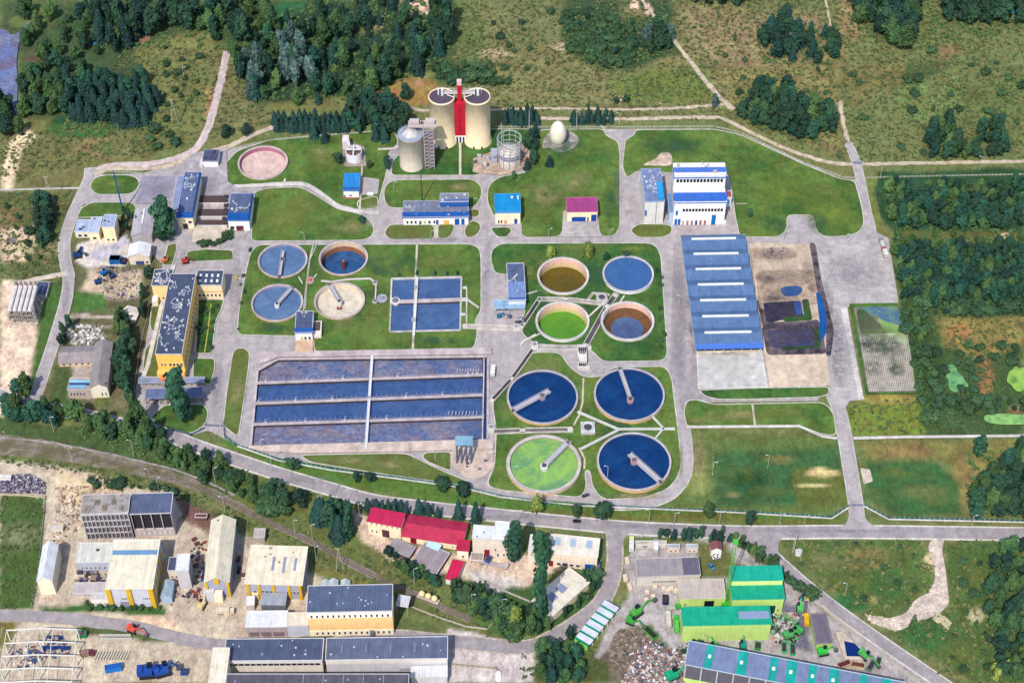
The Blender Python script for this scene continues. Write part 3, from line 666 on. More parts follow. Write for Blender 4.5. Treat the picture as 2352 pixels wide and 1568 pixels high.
# reed bed
sheet('grass_bank', [(1950,700),(2066,698),(2112,908),(1988,908)], LW['c'], .3)
sheet('gravel_bed', [(1960,708),(2062,706),(2103,902),(1993,903)], mat((134,124,106), 'gravel'), .5)
sheet('water', [(1970,708),(2061,707),(2072,750),(2040,745),(2010,730)], water((74,110,140), (116,146,110), .15), 4)
sheet('algae', [(2010,730),(2040,744),(2073,751),(2086,795),(2060,790),(2035,765)], water((150,180,96), (108,146,88), .3, rough=.5), 4)
sheet('grass_bank', [(1966,712),(1985,712),(2035,765),(2060,800),(2000,790),(1975,765)], ground_mat('reed', None, (104,110,88), (70,90,60)), 4)
sheet('grass_bank', [(2050,830),(2064,826),(2058,865),(2046,865)], LW['b'], 2)
cg = MB(); A_ = [Vector(G(*p)) for p in ((1972,770),(2084,766),(2103,900),(1995,902))]; z = nz()
for i in range(26):
    t = (i+.5)/26; a = A_[0].lerp(A_[1], t); b_ = A_[3].lerp(A_[2], t); cg.beam((a.x,a.y,z+.25),(b_.x,b_.y,z+.25),.22,.3)
for j in range(30):
    t = (j+.5)/30; a = A_[0].lerp(A_[3], t); b_ = A_[1].lerp(A_[2], t); cg.beam((a.x,a.y,z+.22),(b_.x,b_.y,z+.22),.22,.3)
tag(cg.obj('filter_bed_grid', mat((226,218,206), 'concrete')), 'pale grid of pipes over the gravel filter bed beside the concrete yard', 'pipe grid')
# ponds and river
PG = water((120,176,112), (78,124,84), .11, rough=.35); PL = water((150,190,84), (100,140,70), .11, rough=.35)
sheet('pond', [(2173,846),(2182,838),(2194,843),(2199,857),(2211,866),(2214,877),(2225,886),(2219,896),(2207,899),(2199,904),(2183,901),(2177,888),(2179,876),(2170,864)], PG, 5); sheet('pond', [(2316,856),(2326,850),(2332,842),(2342,850),(2352,844),(2372,850),(2420,846),(2420,905),(2352,896),(2342,903),(2330,899),(2322,886),(2310,880)], PL, 5)
sheet('pond', [(2258,956),(2290,952),(2352,955),(2420,955),(2420,976),(2300,978),(2262,972)], water((150,200,116), (110,160,90), .15, rough=.5), 3)
RVB = water((92,82,112), (84,112,170), .09, foam=1.0, rough=.05)  # pale foam patches also paint cloud reflections into the river colour
sheet('river', [(-60,66),(14,70),(30,88),(72,48),(70,60),(44,100),(38,150),(42,190),(40,240),(47,290),(34,304),(28,250),(10,240),(-60,236)], RVB, 6)
sheet('pond', [(215,100),(225,98),(230,118),(222,126)], water((50,140,200), (90,150,210)), 1); sheet('pond', [(172,162),(182,160),(178,178),(170,176)], WB, 1); sheet('pond', [(84,238),(104,222),(122,216),(120,232),(92,250)], WB, 2)
sheet('pond', [(2318,30),(2328,22),(2336,24),(2330,36)], water((60,150,210), (60,150,210)), 1)

# soft worn, dry and stained patches lying on lawns and yards
def patch(cx, cy, rx, ry, rgb, a=.8, name='worn_patch', sc=.18):
    key = ('patch', rgb, a, sc)
    if key not in MATS:
        m, nt, b = newmat('patch'); L = nt.links; tc = nd(nt, 'ShaderNodeTexCoord')
        vs = nd(nt, 'ShaderNodeVectorMath', operation='SUBTRACT'); L.new(tc.outputs['Generated'], vs.inputs[0]); vs.inputs[1].default_value = (.5,.5,0)
        sx = nd(nt, 'ShaderNodeVectorMath', operation='MULTIPLY'); L.new(vs.outputs[0], sx.inputs[0]); sx.inputs[1].default_value = (2,2,0)
        ln = nd(nt, 'ShaderNodeVectorMath', operation='LENGTH'); L.new(sx.outputs[0], ln.inputs[0])
        f = rng(nt, ln.outputs['Value'], .25, .98, 1, 0); n = noise_n(nt, tc.outputs['Object'], sc, 8, .75); g = rng(nt, n.outputs[0], .38, .6, 0, a)
        mu = nd(nt, 'ShaderNodeMath', operation='MULTIPLY'); L.new(f, mu.inputs[0]); L.new(g, mu.inputs[1]); L.new(mu.outputs[0], b.inputs['Alpha'])
        n2 = noise_n(nt, tc.outputs['Object'], .8, 4); c0 = nd(nt, 'ShaderNodeRGB'); c0.outputs[0].default_value = alb(rgb); L.new(scl(nt, c0.outputs[0], rng(nt, n2.outputs[0], .3, .7, .8, 1.2)), b.inputs['Base Color']); b.inputs['Roughness'].default_value = .95; MATS[key] = m
    pts = [Vector(G(cx+rx*math.cos(2*math.pi*i/24), cy+ry*math.sin(2*math.pi*i/24))[:2]) for i in range(24)]
    n_ = len(FOOT); o = tri_fill(pts, nz(.004), name, MATS[key]); del FOOT[n_:]; struct(o)
DRY = (158,150,96); OLV = (122,132,58); DGR = (44,92,56); YGR = (124,144,50); SOIL = (176,156,120); STN = (60,56,74); LGT = (222,212,206); TYR = (132,122,136)
for q in ((1250,450,55,34,DRY),(1320,420,50,30,DRY),(1240,500,40,30,OLV),(755,372,60,26,OLV),(740,350,30,16,DRY),(650,505,90,50,OLV),(800,525,50,22,DRY),(700,470,60,30,OLV),(1800,440,90,40,YGR),(1900,490,70,50,YGR),(1600,400,60,30,OLV),(1890,440,60,26,OLV),(1780,520,40,26,DGR),(1545,338,100,26,DGR),(1880,515,30,30,DGR),(1400,470,18,50,DGR),(1290,340,60,40,DGR),(1000,440,80,20,OLV),(1060,432,40,12,DRY),(960,350,40,30,DGR),
          (860,780,120,22,OLV),(1010,600,70,26,OLV),(900,610,60,30,DGR),(568,690,14,70,DGR),(700,600,20,30,DGR),(880,730,50,30,OLV),(830,750,60,20,DRY),(630,756,60,14,DGR),(1000,785,70,12,DGR),(1245,838,46,26,DRY),(1150,960,18,40,DRY),(1290,1135,70,12,SOIL),(1465,1142,90,8,SOIL),(1390,985,60,20,DGR),(1360,910,16,60,DGR),(1560,1040,8,70,OLV),(1200,610,60,40,OLV),(1330,572,90,14,OLV),(1460,575,50,14,YGR),(1440,805,80,22,DGR),(1370,640,24,50,DGR),(1230,700,30,30,DGR),
          (1690,955,90,16,DRY),(1800,950,70,16,OLV),(1610,970,40,10,DRY),(900,1070,90,12,DRY),(800,1060,60,12,DRY),(545,900,22,60,DRY),(540,850,20,40,OLV),(265,425,40,14,YGR),(620,440,30,12,DRY)): patch(*q, .75, sc=.1)
for q in ((1915,770,22,90,STN),(1900,690,14,60,STN),(1922,850,26,50,STN),(1583,700,9,26,STN),(1588,760,9,26,STN),(1580,620,8,30,STN),(1594,800,8,22,STN),(1780,590,60,20,STN),(1800,640,70,26,STN),(1740,740,20,50,STN),(1830,755,70,12,STN),(1660,815,70,6,STN),(1600,575,60,16,LGT),(1680,850,60,34,LGT),(1560,690,16,120,TYR),(1560,820,16,90,TYR),(1960,630,80,60,TYR),(1940,800,30,90,TYR),(1116,640,12,120,TYR),(1000,553,140,8,TYR),(540,660,14,120,TYR),(500,900,14,90,TYR),(360,440,40,24,TYR),(860,500,40,30,LGT),(1160,860,40,40,TYR),(1960,860,14,50,LGT),(470,430,40,30,TYR),(1420,440,12,70,TYR),(1240,552,160,6,LGT),(1900,1222,200,6,TYR),(1500,1212,200,6,TYR),(1180,1190,150,6,TYR),(700,1105,90,14,TYR),(150,690,8,60,TYR)): patch(*q, .42, 'stain', .22)

for q in ((1700,1090,50,26,OLV),(1760,1130,60,16,OLV),(1800,1060,40,14,DRY),(2060,1090,60,20,OLV),(2150,1150,50,24,OLV),(1680,1140,30,10,DRY),(2010,1140,26,20,OLV),(1860,1140,50,12,OLV),(1740,1010,80,12,OLV),(1900,1290,60,30,DRY),(1950,1340,50,26,OLV),(2240,1330,40,40,OLV),(2200,1500,60,30,OLV),(1790,700,70,40,STN),(1760,640,30,20,STN),(1830,780,70,40,STN),(1860,640,20,50,STN)): patch(*q, .6, sc=.1)

for q in ((2030,800,50,34,(70,88,58)),(1990,790,24,30,(60,70,56)),(2056,850,24,26,(66,84,56)),(2020,770,60,20,(116,140,80)),(2005,850,30,20,(90,96,80))): patch(*q, .9, sc=.2)
# ------------------------------------------------------------ round tanks
RIM = mat((206,190,186), 'concrete'); STEEL = mat((176,172,180), 'metal'); STEELW = mat((222,220,222), 'plain'); STEELM = mat((190,186,194), 'plain'); DSTEEL = mat((84,80,92), 'plain')
def ring_bridge(k, name, px0, px1, z, over=1.0, w=2.2, col=STEELM, parent=None, truss=True, dark=DSTEEL):
    c, R, hr, th = TK[k]
    a = G(px0[0], px0[1], z)-Vector((c.x, c.y, 0)); b = G(px1[0], px1[1], z)-Vector((c.x, c.y, 0)); a.z = b.z = z
    d = (b-a).normalized(); n = Vector((-d.y, d.x, 0))*w/2; L = (b-a).length; m = MB()
    m.beam(a, b, w, .12, 0)
    for s in (-1, 1):
        o = n*s; m.beam(a+o+Vector((0,0,1.2)), b+o+Vector((0,0,1.2)), .12, .12, 0); m.beam(a+o-Vector((0,0,.12)), b+o-Vector((0,0,.12)), .2, .5, 0)
        q = max(2, int(L/1.6))
        for i in range(q+1):
            p = a+d*(L*i/q)+o; m.tube(p, p+Vector((0,0,1.2)), .1, 4)
            if truss and i < q: m.tube(p, a+d*(L*(i+1)/q)+o+Vector((0,0,1.2)), .08, 4)
    br = m.obj(name, [col, dark], parent); return br, a, b, d
def tank(k, label, wcol, icol, depth, wmat, bridge=None, floor=False, cat='settling tank', group=None, band=None, col=(206,190,186)):
    c, R, hr, th = TK[k]
    t = thing('round_tank', label, cat, (c.x, c.y, 0), 0, group)
    m = MB()
    m.lathe([(R+.15, -.5), (R+.15, hr-.45), (R+.35, hr-.4), (R+.35, hr), (R-th, hr)], 64, 0)
    m.sm = [False]*len(m.sm); W1 = m
    zb = -depth-.4
    zi = hr-.02
    W1.add([], [])
    o = W1.obj('wall', [mat(wcol, 'wall')], t)
    i_ = MB(); i_.lathe([(R-th, hr), (R-th, -2.2 if band else zb)]+([(R-th, zb)] if band else []), 64, 0, smooth=True)
    if band:
        for q in range(len(i_.f)):
            if q % 2 == 1: i_.m[q] = 1
    i_.obj('inner_wall', [mat(icol, 'wall'), mat(band or icol, 'wall')], t)
    r_ = MB(); r_.lathe([(R+.36, hr-.25), (R+.36, hr+.04), (R-th-.02, hr+.04), (R-th-.02, hr-.25)], 64, 0); r_.obj('rim', mat(col, 'concrete'), t)
    w_ = MB(); w_.add([((R-th*.5)*math.cos(2*math.pi*i/64), (R-th*.5)*math.sin(2*math.pi*i/64), -depth) for i in range(64)], [tuple(range(64))])
    w_.obj('floor' if floor else 'water', wmat, t)
    la = MB()   # access ladder and handrail on the rim
    for q in range(40):
        a = 2*math.pi*q/40; la.tube(((R+.2)*math.cos(a), (R+.2)*math.sin(a), hr), ((R+.2)*math.cos(a), (R+.2)*math.sin(a), hr+1), .05, 4)
        b_ = 2*math.pi*(q+1)/40; la.tube(((R+.2)*math.cos(a), (R+.2)*math.sin(a), hr+1), ((R+.2)*math.cos(b_), (R+.2)*math.sin(b_), hr+1), .05, 4)
    la.obj('handrail', mat((170,160,160)), t)
    return t
TAN = (214,172,124); TANB = (198,160,128)
tA = tank('A', 'empty round tank with mauve inner wall and pink floor near the inlet tower', (196,170,140), (168,108,130), 1.9, mat((232,200,190), 'concrete'), floor=True, col=(216,196,190))
BL1 = water((82,112,152), (100,130,168), .09, foam=.12)
tB1 = tank('B1', 'round pale blue tank whose bridge stops at a grey hub, beside the half drained tank', TANB, (150,140,170), .2, BL1, group=None)
tB2 = tank('B2', 'round cream tank half drained with a brown centre column over dark blue water', TANB, (216,186,160), 6.2, water((50,96,150), (40,70,110), .08), band=(150,96,70))
tB3 = tank('B3', 'round tank of pale blue water with a white drum at its centre', TANB, (150,140,170), .0, BL1)
tB4 = tank('B4', 'empty round tank with a cream floor northeast of the slate roofed pump house', TANB, (222,200,176), 1.6, mat((244,230,208), 'slab'), floor=True)
OL = water((104,88,26), (92,80,30), .04)
tC1 = tank('C1', 'round tank of olive brown water with pink inner wall below the willows', (226,214,200), (232,186,168), 5.2, OL, band=(214,190,140), col=(226,216,212))
tC2 = tank('C2', 'round white tank brim full of plain blue water', (232,228,226), (120,120,150), -1.7, water((60,98,150), (66,106,158), .05), col=(214,208,212))
tC3 = tank('C3', 'round tank of bright green water with pink inner wall', (228,220,210), (232,190,172), 5.4, water((92,150,46), (84,138,44), .03, rough=.3), band=(206,190,130), col=(226,216,214))
tC4 = tank('C4', 'round tank with brown lower wall and blue water deep in its middle', (228,220,212), (232,186,164), 5.0, water((88,110,150), (70,84,124), .05), band=(112,74,44), col=(226,216,214))
m = MB(); c, R, hr, th = TK['C4']; m.lathe([(R-th-.02, -2.6), (R*.62, -4.96)], 64, 0); m.obj('sludge_slope', mat((112,76,44), 'concrete'), tC4)
m = MB(); c, R, hr, th = TK['C1']; m.add([(0,-.5,-5.1),(R*.62,-3,-5.1),(R*.5,-R*.66,-5.1),(-1,-R*.84,-5.1)], [(3,2,1,0)]); 
DB = water((6,50,104), (14,66,120), .07, rough=.1, foam=.03)
tD1 = tank('D1', 'large round clarifier of deep blue water whose bridge reaches the west rim', TAN, (60,70,110), -.9, DB, col=(196,188,196))
tD2 = tank('D2', 'large round clarifier of deep blue water whose bridge hangs from the north rim', TAN, (60,70,110), -1.8, DB, col=(196,188,196))
tD3 = tank('D3', 'large round clarifier of pale green scummy water', (214,180,150), (150,160,120), -1.2, water((146,186,92), (92,146,108), .06, rough=.3), col=(214,200,194))
tD4 = tank('D4', 'large round clarifier of deep blue water whose bridge reaches the southeast rim', TAN, (60,70,110), -1.8, DB, col=(206,198,204))
def hub(t, x, y, r, z0, z1, mtop, name='centre_column', mside=None):
    m = MB(); m.cyl(x, y, r, r, z0, z1, 20, 0); m.cyl(x, y, r*.6, r*.6, z1, z1+.7, 16, 1); return m.obj(name, [mtop, mside or DSTEEL], t)
def scraper(k, t, p0, p1, hubr, hcol, z=None, w=2.9, hubxy=None):
    c, R, hr, th = TK[k]; z = hr+.7 if z is None else z
    br, a, b, d = ring_bridge(k, 'scraper_bridge', p0, p1, z, parent=t, w=w)
    hx, hy = hubxy or (b.x, b.y)
    hub(t, hx, hy, hubr, -7 if k in ('B2','B4') else -1, z+.15, hcol)
    m = MB(); q = a if (a-Vector((0,0,z))).length > (b-Vector((0,0,z))).length else b   # drive carriage on the rim
    q = Vector((q.x, q.y, 0)).normalized()*(R-.2); m.box(q.x-.9, q.x+.9, q.y-.9, q.y+.9, hr+.1, hr+.9); m.obj('drive_carriage', DSTEEL, t)
    for i in range(7):
        m = MB(); p = a.lerp(b, (i+.5)/7); m.tube((p.x, p.y, z-.1), (p.x, p.y, z-2.4), .08, 4); m.obj('scraper_arm', DSTEEL, t)
scraper('D1', tD1, (1178,942), (1262,897), 2.0, mat((170,150,160)), hubxy=(0,0)); scraper('D2', tD2, (1424,847), (1448,916), 2.0, mat((180,150,150)), w=2.0)
scraper('D3', tD3, (1308,1012), (1250,1069), 2.2, mat((234,228,228))); scraper('D4', tD4, (1446,1042), (1518,1106), 2.0, mat((190,150,150)), hubxy=(0,0))
scraper('B1', tB1, (650,576), (642,631), 1.6, mat((150,140,160)), w=1.8, hubxy=(0,0)); scraper('B3', tB3, (671,660), (636,698), 1.5, mat((244,238,230)), w=2.0)
scraper('B4', tB4, (758,655), (779,692), 1.7, mat((236,226,216)), w=2.0)
hub(tB2, 0, -1, 1.3, -6.3, -.3, mat((120,60,60)), mside=mat((150,120,120)))
m = MB(); c, R, hr, th = TK['B4']; 
for a in (0.6, 2.2, 3.8, 5.4): m.tube((1.4*math.cos(a), -3+1.4*math.sin(a), -1.6), (1.4*math.cos(a), -3+1.4*math.sin(a), .6), .2, 5)
m.box(-1.6,1.6,-4.6,-1.6,-1.6,-.9); m.obj('column_base', mat((150,96,80)), tB4)
# ------------------------------------------------------------ aeration basin
WAL = mat((206,190,190), 'concrete'); WALD = mat((70,58,66), 'concrete')  # dark lower walls: wet concrete with its reflection in the water painted in
def bbeam(m, p, q, w, z, h, mi=0): a = G(*p); b = G(*q); m.beam((a.x, a.y, z), (b.x, b.y, z), w, h, mi)
bas = thing('aeration_basin', 'long rectangular basin of four blue channels crossed by a white walkway', 'aeration basin', (0,0,0))
m = MB(); pts = rounded(AER, 0)
for i in range(5):
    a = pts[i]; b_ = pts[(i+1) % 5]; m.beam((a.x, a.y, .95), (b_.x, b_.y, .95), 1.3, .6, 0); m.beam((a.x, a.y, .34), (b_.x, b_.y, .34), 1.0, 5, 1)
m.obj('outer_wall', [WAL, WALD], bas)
for i, (p, q) in enumerate((((590,879),(1112,860)), ((584,926),(1112,906)), ((579,974),(1112,957)))):
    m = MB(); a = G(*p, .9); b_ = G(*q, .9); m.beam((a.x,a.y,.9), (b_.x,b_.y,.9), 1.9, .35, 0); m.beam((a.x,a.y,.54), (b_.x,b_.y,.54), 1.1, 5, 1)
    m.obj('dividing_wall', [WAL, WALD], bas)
    r_ = MB(); L = (b_-a).length; d = (b_-a)/L; n = int(L/2.2)
    for s in (-.9, .9):
        for k in range(n+1):
            p_ = a+d*(L*k/n)+Vector((0, s, 0)); r_.tube(p_, p_+Vector((0,0,1.0)), .05, 4)
        r_.beam(a+Vector((0,s,1.05)), b_+Vector((0,s,1.05)), .07, .07)
    r_.obj('handrail', mat((210,206,214)), bas)
wf = water((56,86,136), (110,92,108), .06, foam=.9); wn = water((40,78,132), (58,90,142), .05, foam=.2)
def poly_w(name, pts, z, m_, par): w = wpts(pts); b = MB(); b.add([(p.x, p.y, z) for p in w], [tuple(reversed(range(len(w))))]); return b.obj(name, m_, par)
for i, (q, mm) in enumerate((([(641,825),(1108,818),(1108,862),(588,882),(592,851)], wf), ([(588,878),(1108,858),(1108,908),(584,930)], wn), ([(585,925),(1108,905),(1108,960),(578,978)], wn), ([(580,972),(1108,956),(1108,1012),(576,1028)], wf))):
    poly_w('water', q, -1.35-.01*i, mm, bas)
poly_w('water', [(1109,820),(1121,820),(1120,1013),(1109,1013)], -1.2, water((24,70,130), (40,80,140)), bas)
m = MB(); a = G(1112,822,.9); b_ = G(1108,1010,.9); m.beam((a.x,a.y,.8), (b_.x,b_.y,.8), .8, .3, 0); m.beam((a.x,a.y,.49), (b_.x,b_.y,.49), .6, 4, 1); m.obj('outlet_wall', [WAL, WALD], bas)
m = MB(); a = G(855,815,1.6); b_ = G(840,1030,1.6); m.beam(a, b_, 1.5, .3); L = (b_-a).length; d = (b_-a)/L
for s in (-.7, .7):
    o = Vector((-d.y, d.x, 0))*s; m.beam(a+o+Vector((0,0,1)), b_+o+Vector((0,0,1)), .08, .08)
    for k in range(30): p = a+d*(L*k/29)+o; m.tube(p, p+Vector((0,0,1)), .04, 4)
for k in range(8): p = a+d*(L*(k+.5)/8); m.tube(p-Vector((0,0,4)), p, .25, 6)
m.obj('crossing_walkway', mat((232,230,236)), bas)
def mixer(x, y, z=.9, s=1.0):
    t = MB(); g = G(x, y, z); t.tube(g, g+Vector((.1,0,3.4*s)), .12, 5); t.tube(g+Vector((0,0,3.2*s)), g+Vector((1.4*s,.5,2.6*s)), .09, 4); t.box(g.x-.5, g.x+.5, g.y-.4, g.y+.4, z, z+.7); t.tube(g+Vector((-.8,0,.1)), g+Vector((-.2,.3,1.7)), .08, 4)
    return t
lines = [((590,879),(1112,860)), ((584,926),(1112,906)), ((579,974),(1112,957))]
for li, fr in ((0, (.04,.22,.38,.62,.93,.95,.97)), (1, (.02,.18,.34,.5,.66,.82)), (2, (.06,.23,.4,.58))):
    for f in fr:
        (x0,y0),(x1,y1) = lines[li]; mixer(x0+(x1-x0)*f, y0+(y1-y0)*f-2).obj('mixer_hoist', mat((214,206,214)), bas)
m = MB()
for li in range(3):
    (x0,y0),(x1,y1) = lines[li]
    for k in range(46): 
        f = (k+.5)/46; g = G(x0+(x1-x0)*f, y0+(y1-y0)*f-3); m.tube((g.x, g.y+.9, -.2), (g.x, g.y+.9, 2.2), .07, 4)
m.obj('air_pipe', mat((204,206,222)), bas)
m = MB()
for k in range(9): bbeam(m, (1050+k*6,857), (1052+k*6,850), .25, 1.4, .2); bbeam(m, (1030+k*8,955), (1032+k*8,947), .25, 1.4, .2)
m.obj('weir_plate', mat((220,214,220)), bas)
sheet('apron', [(573,1027),(1124,1013),(1134,1022),(1134,1034),(940,1040),(690,1044),(610,1040),(570,1032)], mat((222,200,186), 'concrete'), 1); sheet('apron', [(600,812),(1128,802),(1130,817),(640,824),(592,842)], mat((204,186,186), 'concrete'), 1)
# settling basin
sb = thing('settling_basin', 'square settling basin of two calm blue pools crossed by a white footbridge', 'settling basin', (0,0,0))
m = MB(); pts = rounded(SET, 0)
for i in range(4): a = pts[i]; b_ = pts[(i+1) % 4]; m.beam((a.x,a.y,1.1),(b_.x,b_.y,1.1),1.0,5)
m.obj('outer_wall', [mat((216,208,206), 'concrete')], sb)
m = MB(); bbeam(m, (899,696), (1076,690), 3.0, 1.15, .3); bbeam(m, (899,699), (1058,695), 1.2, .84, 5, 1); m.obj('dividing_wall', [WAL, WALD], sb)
w1 = water((62,92,138), (76,106,150), .08, rough=.05, foam=.08); poly_w('water', [(900,641),(1060,637),(1058,700),(898,704)], .0, w1, sb); poly_w('water', [(898,695),(1059,690),(1057,761),(895,765)], -.01, w1, sb)
m = MB(); g = G(908,690,1.5); m.cyl(g.x, g.y, 2.9, 2.9, -2, 1.5, 24, 0); m.cyl(g.x, g.y, 2.1, 1.6, 1.5, 2.6, 8, 1); m.obj('inlet_well', [mat((232,222,210)), mat((120,120,150))], sb)
m = MB(); a = G(958,636,1.7); b_ = G(950,770,1.7); m.beam(a, b_, 1.5, .3); d = (b_-a).normalized(); L = (b_-a).length
for s in (-.7,.7):
    o = Vector((-d.y,d.x,0))*s; m.beam(a+o+Vector((0,0,1)), b_+o+Vector((0,0,1)), .07, .07)
    for k in range(20): p = a+d*(L*k/19)+o; m.tube(p, p+Vector((0,0,1)), .04, 4)
m.obj('footbridge', mat((232,228,226)), sb)
for x, y in ((956,660),(950,735)): 
    m = MB(); g = G(x, y, 1.8); m.box(g.x-1.2, g.x+1.2, g.y-1.4, g.y+1.4, 1.8, 2.5); m.obj('valve_box', mat((170,166,176)), sb)
m = MB(); bbeam(m, (1063,664), (1072,662), 1.6, 1.2, 1.2); bbeam(m, (1072,664), (1072,745), .8, 1.2, .4); bbeam(m, (1076,693),(1100,710), 1.2, 1.4, .3); bbeam(m, (1056,724),(1072,724), 1.6, 1.2, 1.2); m.obj('outlet_channel', mat((214,206,206), 'concrete'), sb)
# ------------------------------------------------------------ channels and pipe bridges
def channel(label, pts, w, z, smooth=False, cat='channel', colr=(226,216,206), inner=(72,64,66), group=None):
    t = thing('water_channel', label, cat, (0,0,0), 0, group)
    m = MB(); n = MB(); P_ = [G(x, y, z) for x, y in pts]
    for a, b_ in zip(P_, P_[1:]):
        d = (b_-a).normalized(); o = Vector((-d.y, d.x, 0))*(w/2-.2)
        for s in (-1, 1): m.beam(a+o*s-d*w*.4, b_+o*s+d*w*.4, .42, z+.4)
        n.beam(a+Vector((0,0,-.5)), b_+Vector((0,0,-.5)), w-.3, .3)
    for p in P_: m.cyl(p.x, p.y, w*.5, w*.5, 0, z-.3, 8)
    m.obj('channel_wall', mat(colr, 'concrete'), t); n.obj('channel_bed', mat(inner, 'concrete'), t); return t
channel('wide pale concrete channel running east from the settling basin to the screen house yard', [(1068,748),(1195,752)], 3.4, 1.4, inner=(200,190,184)); channel('pale channel climbing diagonally from the canopy to the pink walled tanks', [(1197,750),(1238,688)], 3.0, 1.5)
channel('pale channel between the olive and the green tank', [(1240,686),(1300,686),(1388,696)], 3.2, 1.5, inner=(180,170,160)); channel('narrow pale channel from the square well beside the plain blue tank', [(1352,686),(1362,672),(1398,676)], 1.6, 1.2, inner=(150,140,140))
channel('long diagonal channel from the aeration basin up to the sampling well', [(1130,918),(1176,868),(1226,798)], 2.8, 1.6); channel('pale channel feeding the screw lift beside the green lawn', [(1230,797),(1352,797)], 3.6, 1.4, inner=(190,180,176))
channel('wide channel between the upper and lower clarifiers on the west', [(1128,990),(1200,987),(1310,985)], 3.4, 1.6, inner=(120,112,110)); channel('dark centred inclined channel between the green and the brown walled tank', [(1345,792),(1395,702),(1414,676)], 3.6, 2.2, inner=(90,84,92))
def pipe(label, pts, r, z, colr=(206,206,200), supports=True):
    m = MB(); P_ = [G(x, y, z) for x, y in pts]
    for a, b_ in zip(P_, P_[1:]): 
        m.tube(a, b_, r, 8); m.beam(a+Vector((0,0,r+.15)), b_+Vector((0,0,r+.15)), r*1.6, .12)
        n = max(1, int((b_-a).length/8))
        for k in range(n+1): p = a.lerp(b_, k/n); m.box(p.x-.3, p.x+.3, p.y-.3, p.y+.3, 0, z)
    return tag(m.obj('pipe', mat(colr)), label, 'pipe')
pipe('grey pipe from the west clarifier to the pipe junction', [(1327,946),(1420,986)], .7, 1.6); pipe('grey pipe from the pale green clarifier to the pipe junction', [(1333,1032),(1420,988)], .7, 1.6)
pipe('long grey pipe leading east from the pipe junction to the ring road', [(1420,986),(1550,985)], .7, 1.5); pipe('bent grey pipe joining the two eastern clarifiers', [(1497,955),(1524,984),(1502,1011)], .6, 1.6)
pipe('thin pipe from the pump house up between the four northwest tanks', [(697,712),(704,650),(710,602),(728,560)], .35, .8, (190,186,180)); pipe('long pipe looping east of the northwest tanks to the square settling basin', [(738,645),(760,648),(800,642),(850,640),(864,650),(862,690)], .5, .9, (214,206,200))
pipe('short pipe running northeast between tank rims and the valve chamber', [(712,648),(728,630)], .35, .9); pipe('short pipe running southwest of the red roofed valve chamber', [(694,650),(686,636)], .35, .9)
pipe('pale pipe between the brown walled tank and the incline', [(1380,702),(1352,728)], .5, 1.2, (230,220,205)); pipe('pale pipe from the plain blue tank to the brown walled tank', [(1434,680),(1420,700)], .5, 1.2, (230,220,205)); pipe('pale pipe leaving the west rim of the olive tank', [(1208,676),(1234,669)], .4, 1); pipe('thin pale pipe curving away from the green tank rim', [(1230,768),(1206,782),(1196,792)], .4, 1, (230,220,205))
def well(label, x, y, r, h, top=(120,120,150), col=(222,214,208), sq=False):
    g = G(x, y); t = thing('valve_chamber', label, 'valve chamber', (g.x, g.y, 0)); m = MB()
    if sq: m.box(-r, r, -r, r, 0, h)
    else: m.cyl(0, 0, r, r, 0, h, 20)
    m.obj('chamber', mat(col, 'concrete'), t); m = MB(); m.cyl(0, 0, r*.62, r*.5, h, h+.5, 8); m.box(-r*.3,r*.3,-r*.2,r*.2,h+.5,h+1.2); m.obj('cover', mat(top), t)
    m = MB()
    for i in range(8):
        a = i*math.pi/4; b_ = a+math.pi/4; p = Vector((r*.92*math.cos(a), r*.92*math.sin(a), h)); q = Vector((r*.92*math.cos(b_), r*.92*math.sin(b_), h)); m.tube(p, p+Vector((0,0,1)), .06, 4); m.tube(p+Vector((0,0,1)), q+Vector((0,0,1)), .06, 4)
    m.obj('handrail', STEEL, t)
well('red roofed round chamber in the middle of the four northwest tanks', 713, 647, 2.6, 1.6, (206,110,90), (200,180,170)); well('grey star shaped chamber left of the square settling basin', 878, 688, 3.2, 1.4, (150,150,176), (196,194,204)); well('small pale chamber on the pipe loop above the settling basin', 862, 652, 1.6, 1.2); well('small chamber at the foot of the pipe loop', 861, 694, 1.6, 1)
well('square well with dark machinery between the pink walled tanks', 1382, 688, 3.4, 2.4, (84,80,96), (214,206,204), True); well('square well with round dark machine east of the clarifier channel', 1350, 987, 4.0, 2.6, (74,74,88), (226,222,222), True)
well('white chamber block on the diagonal channel', 1228, 796, 2, 2.4, (150,150,160), (236,230,224), True); well('white chamber at the aeration basin outlet', 1128, 985, 2, 2.2, (150,150,160), (230,224,220), True); well('pale chamber on the end of the wide channel', 1186, 755, 2, 2.4, (170,170,176), (236,230,224), True)
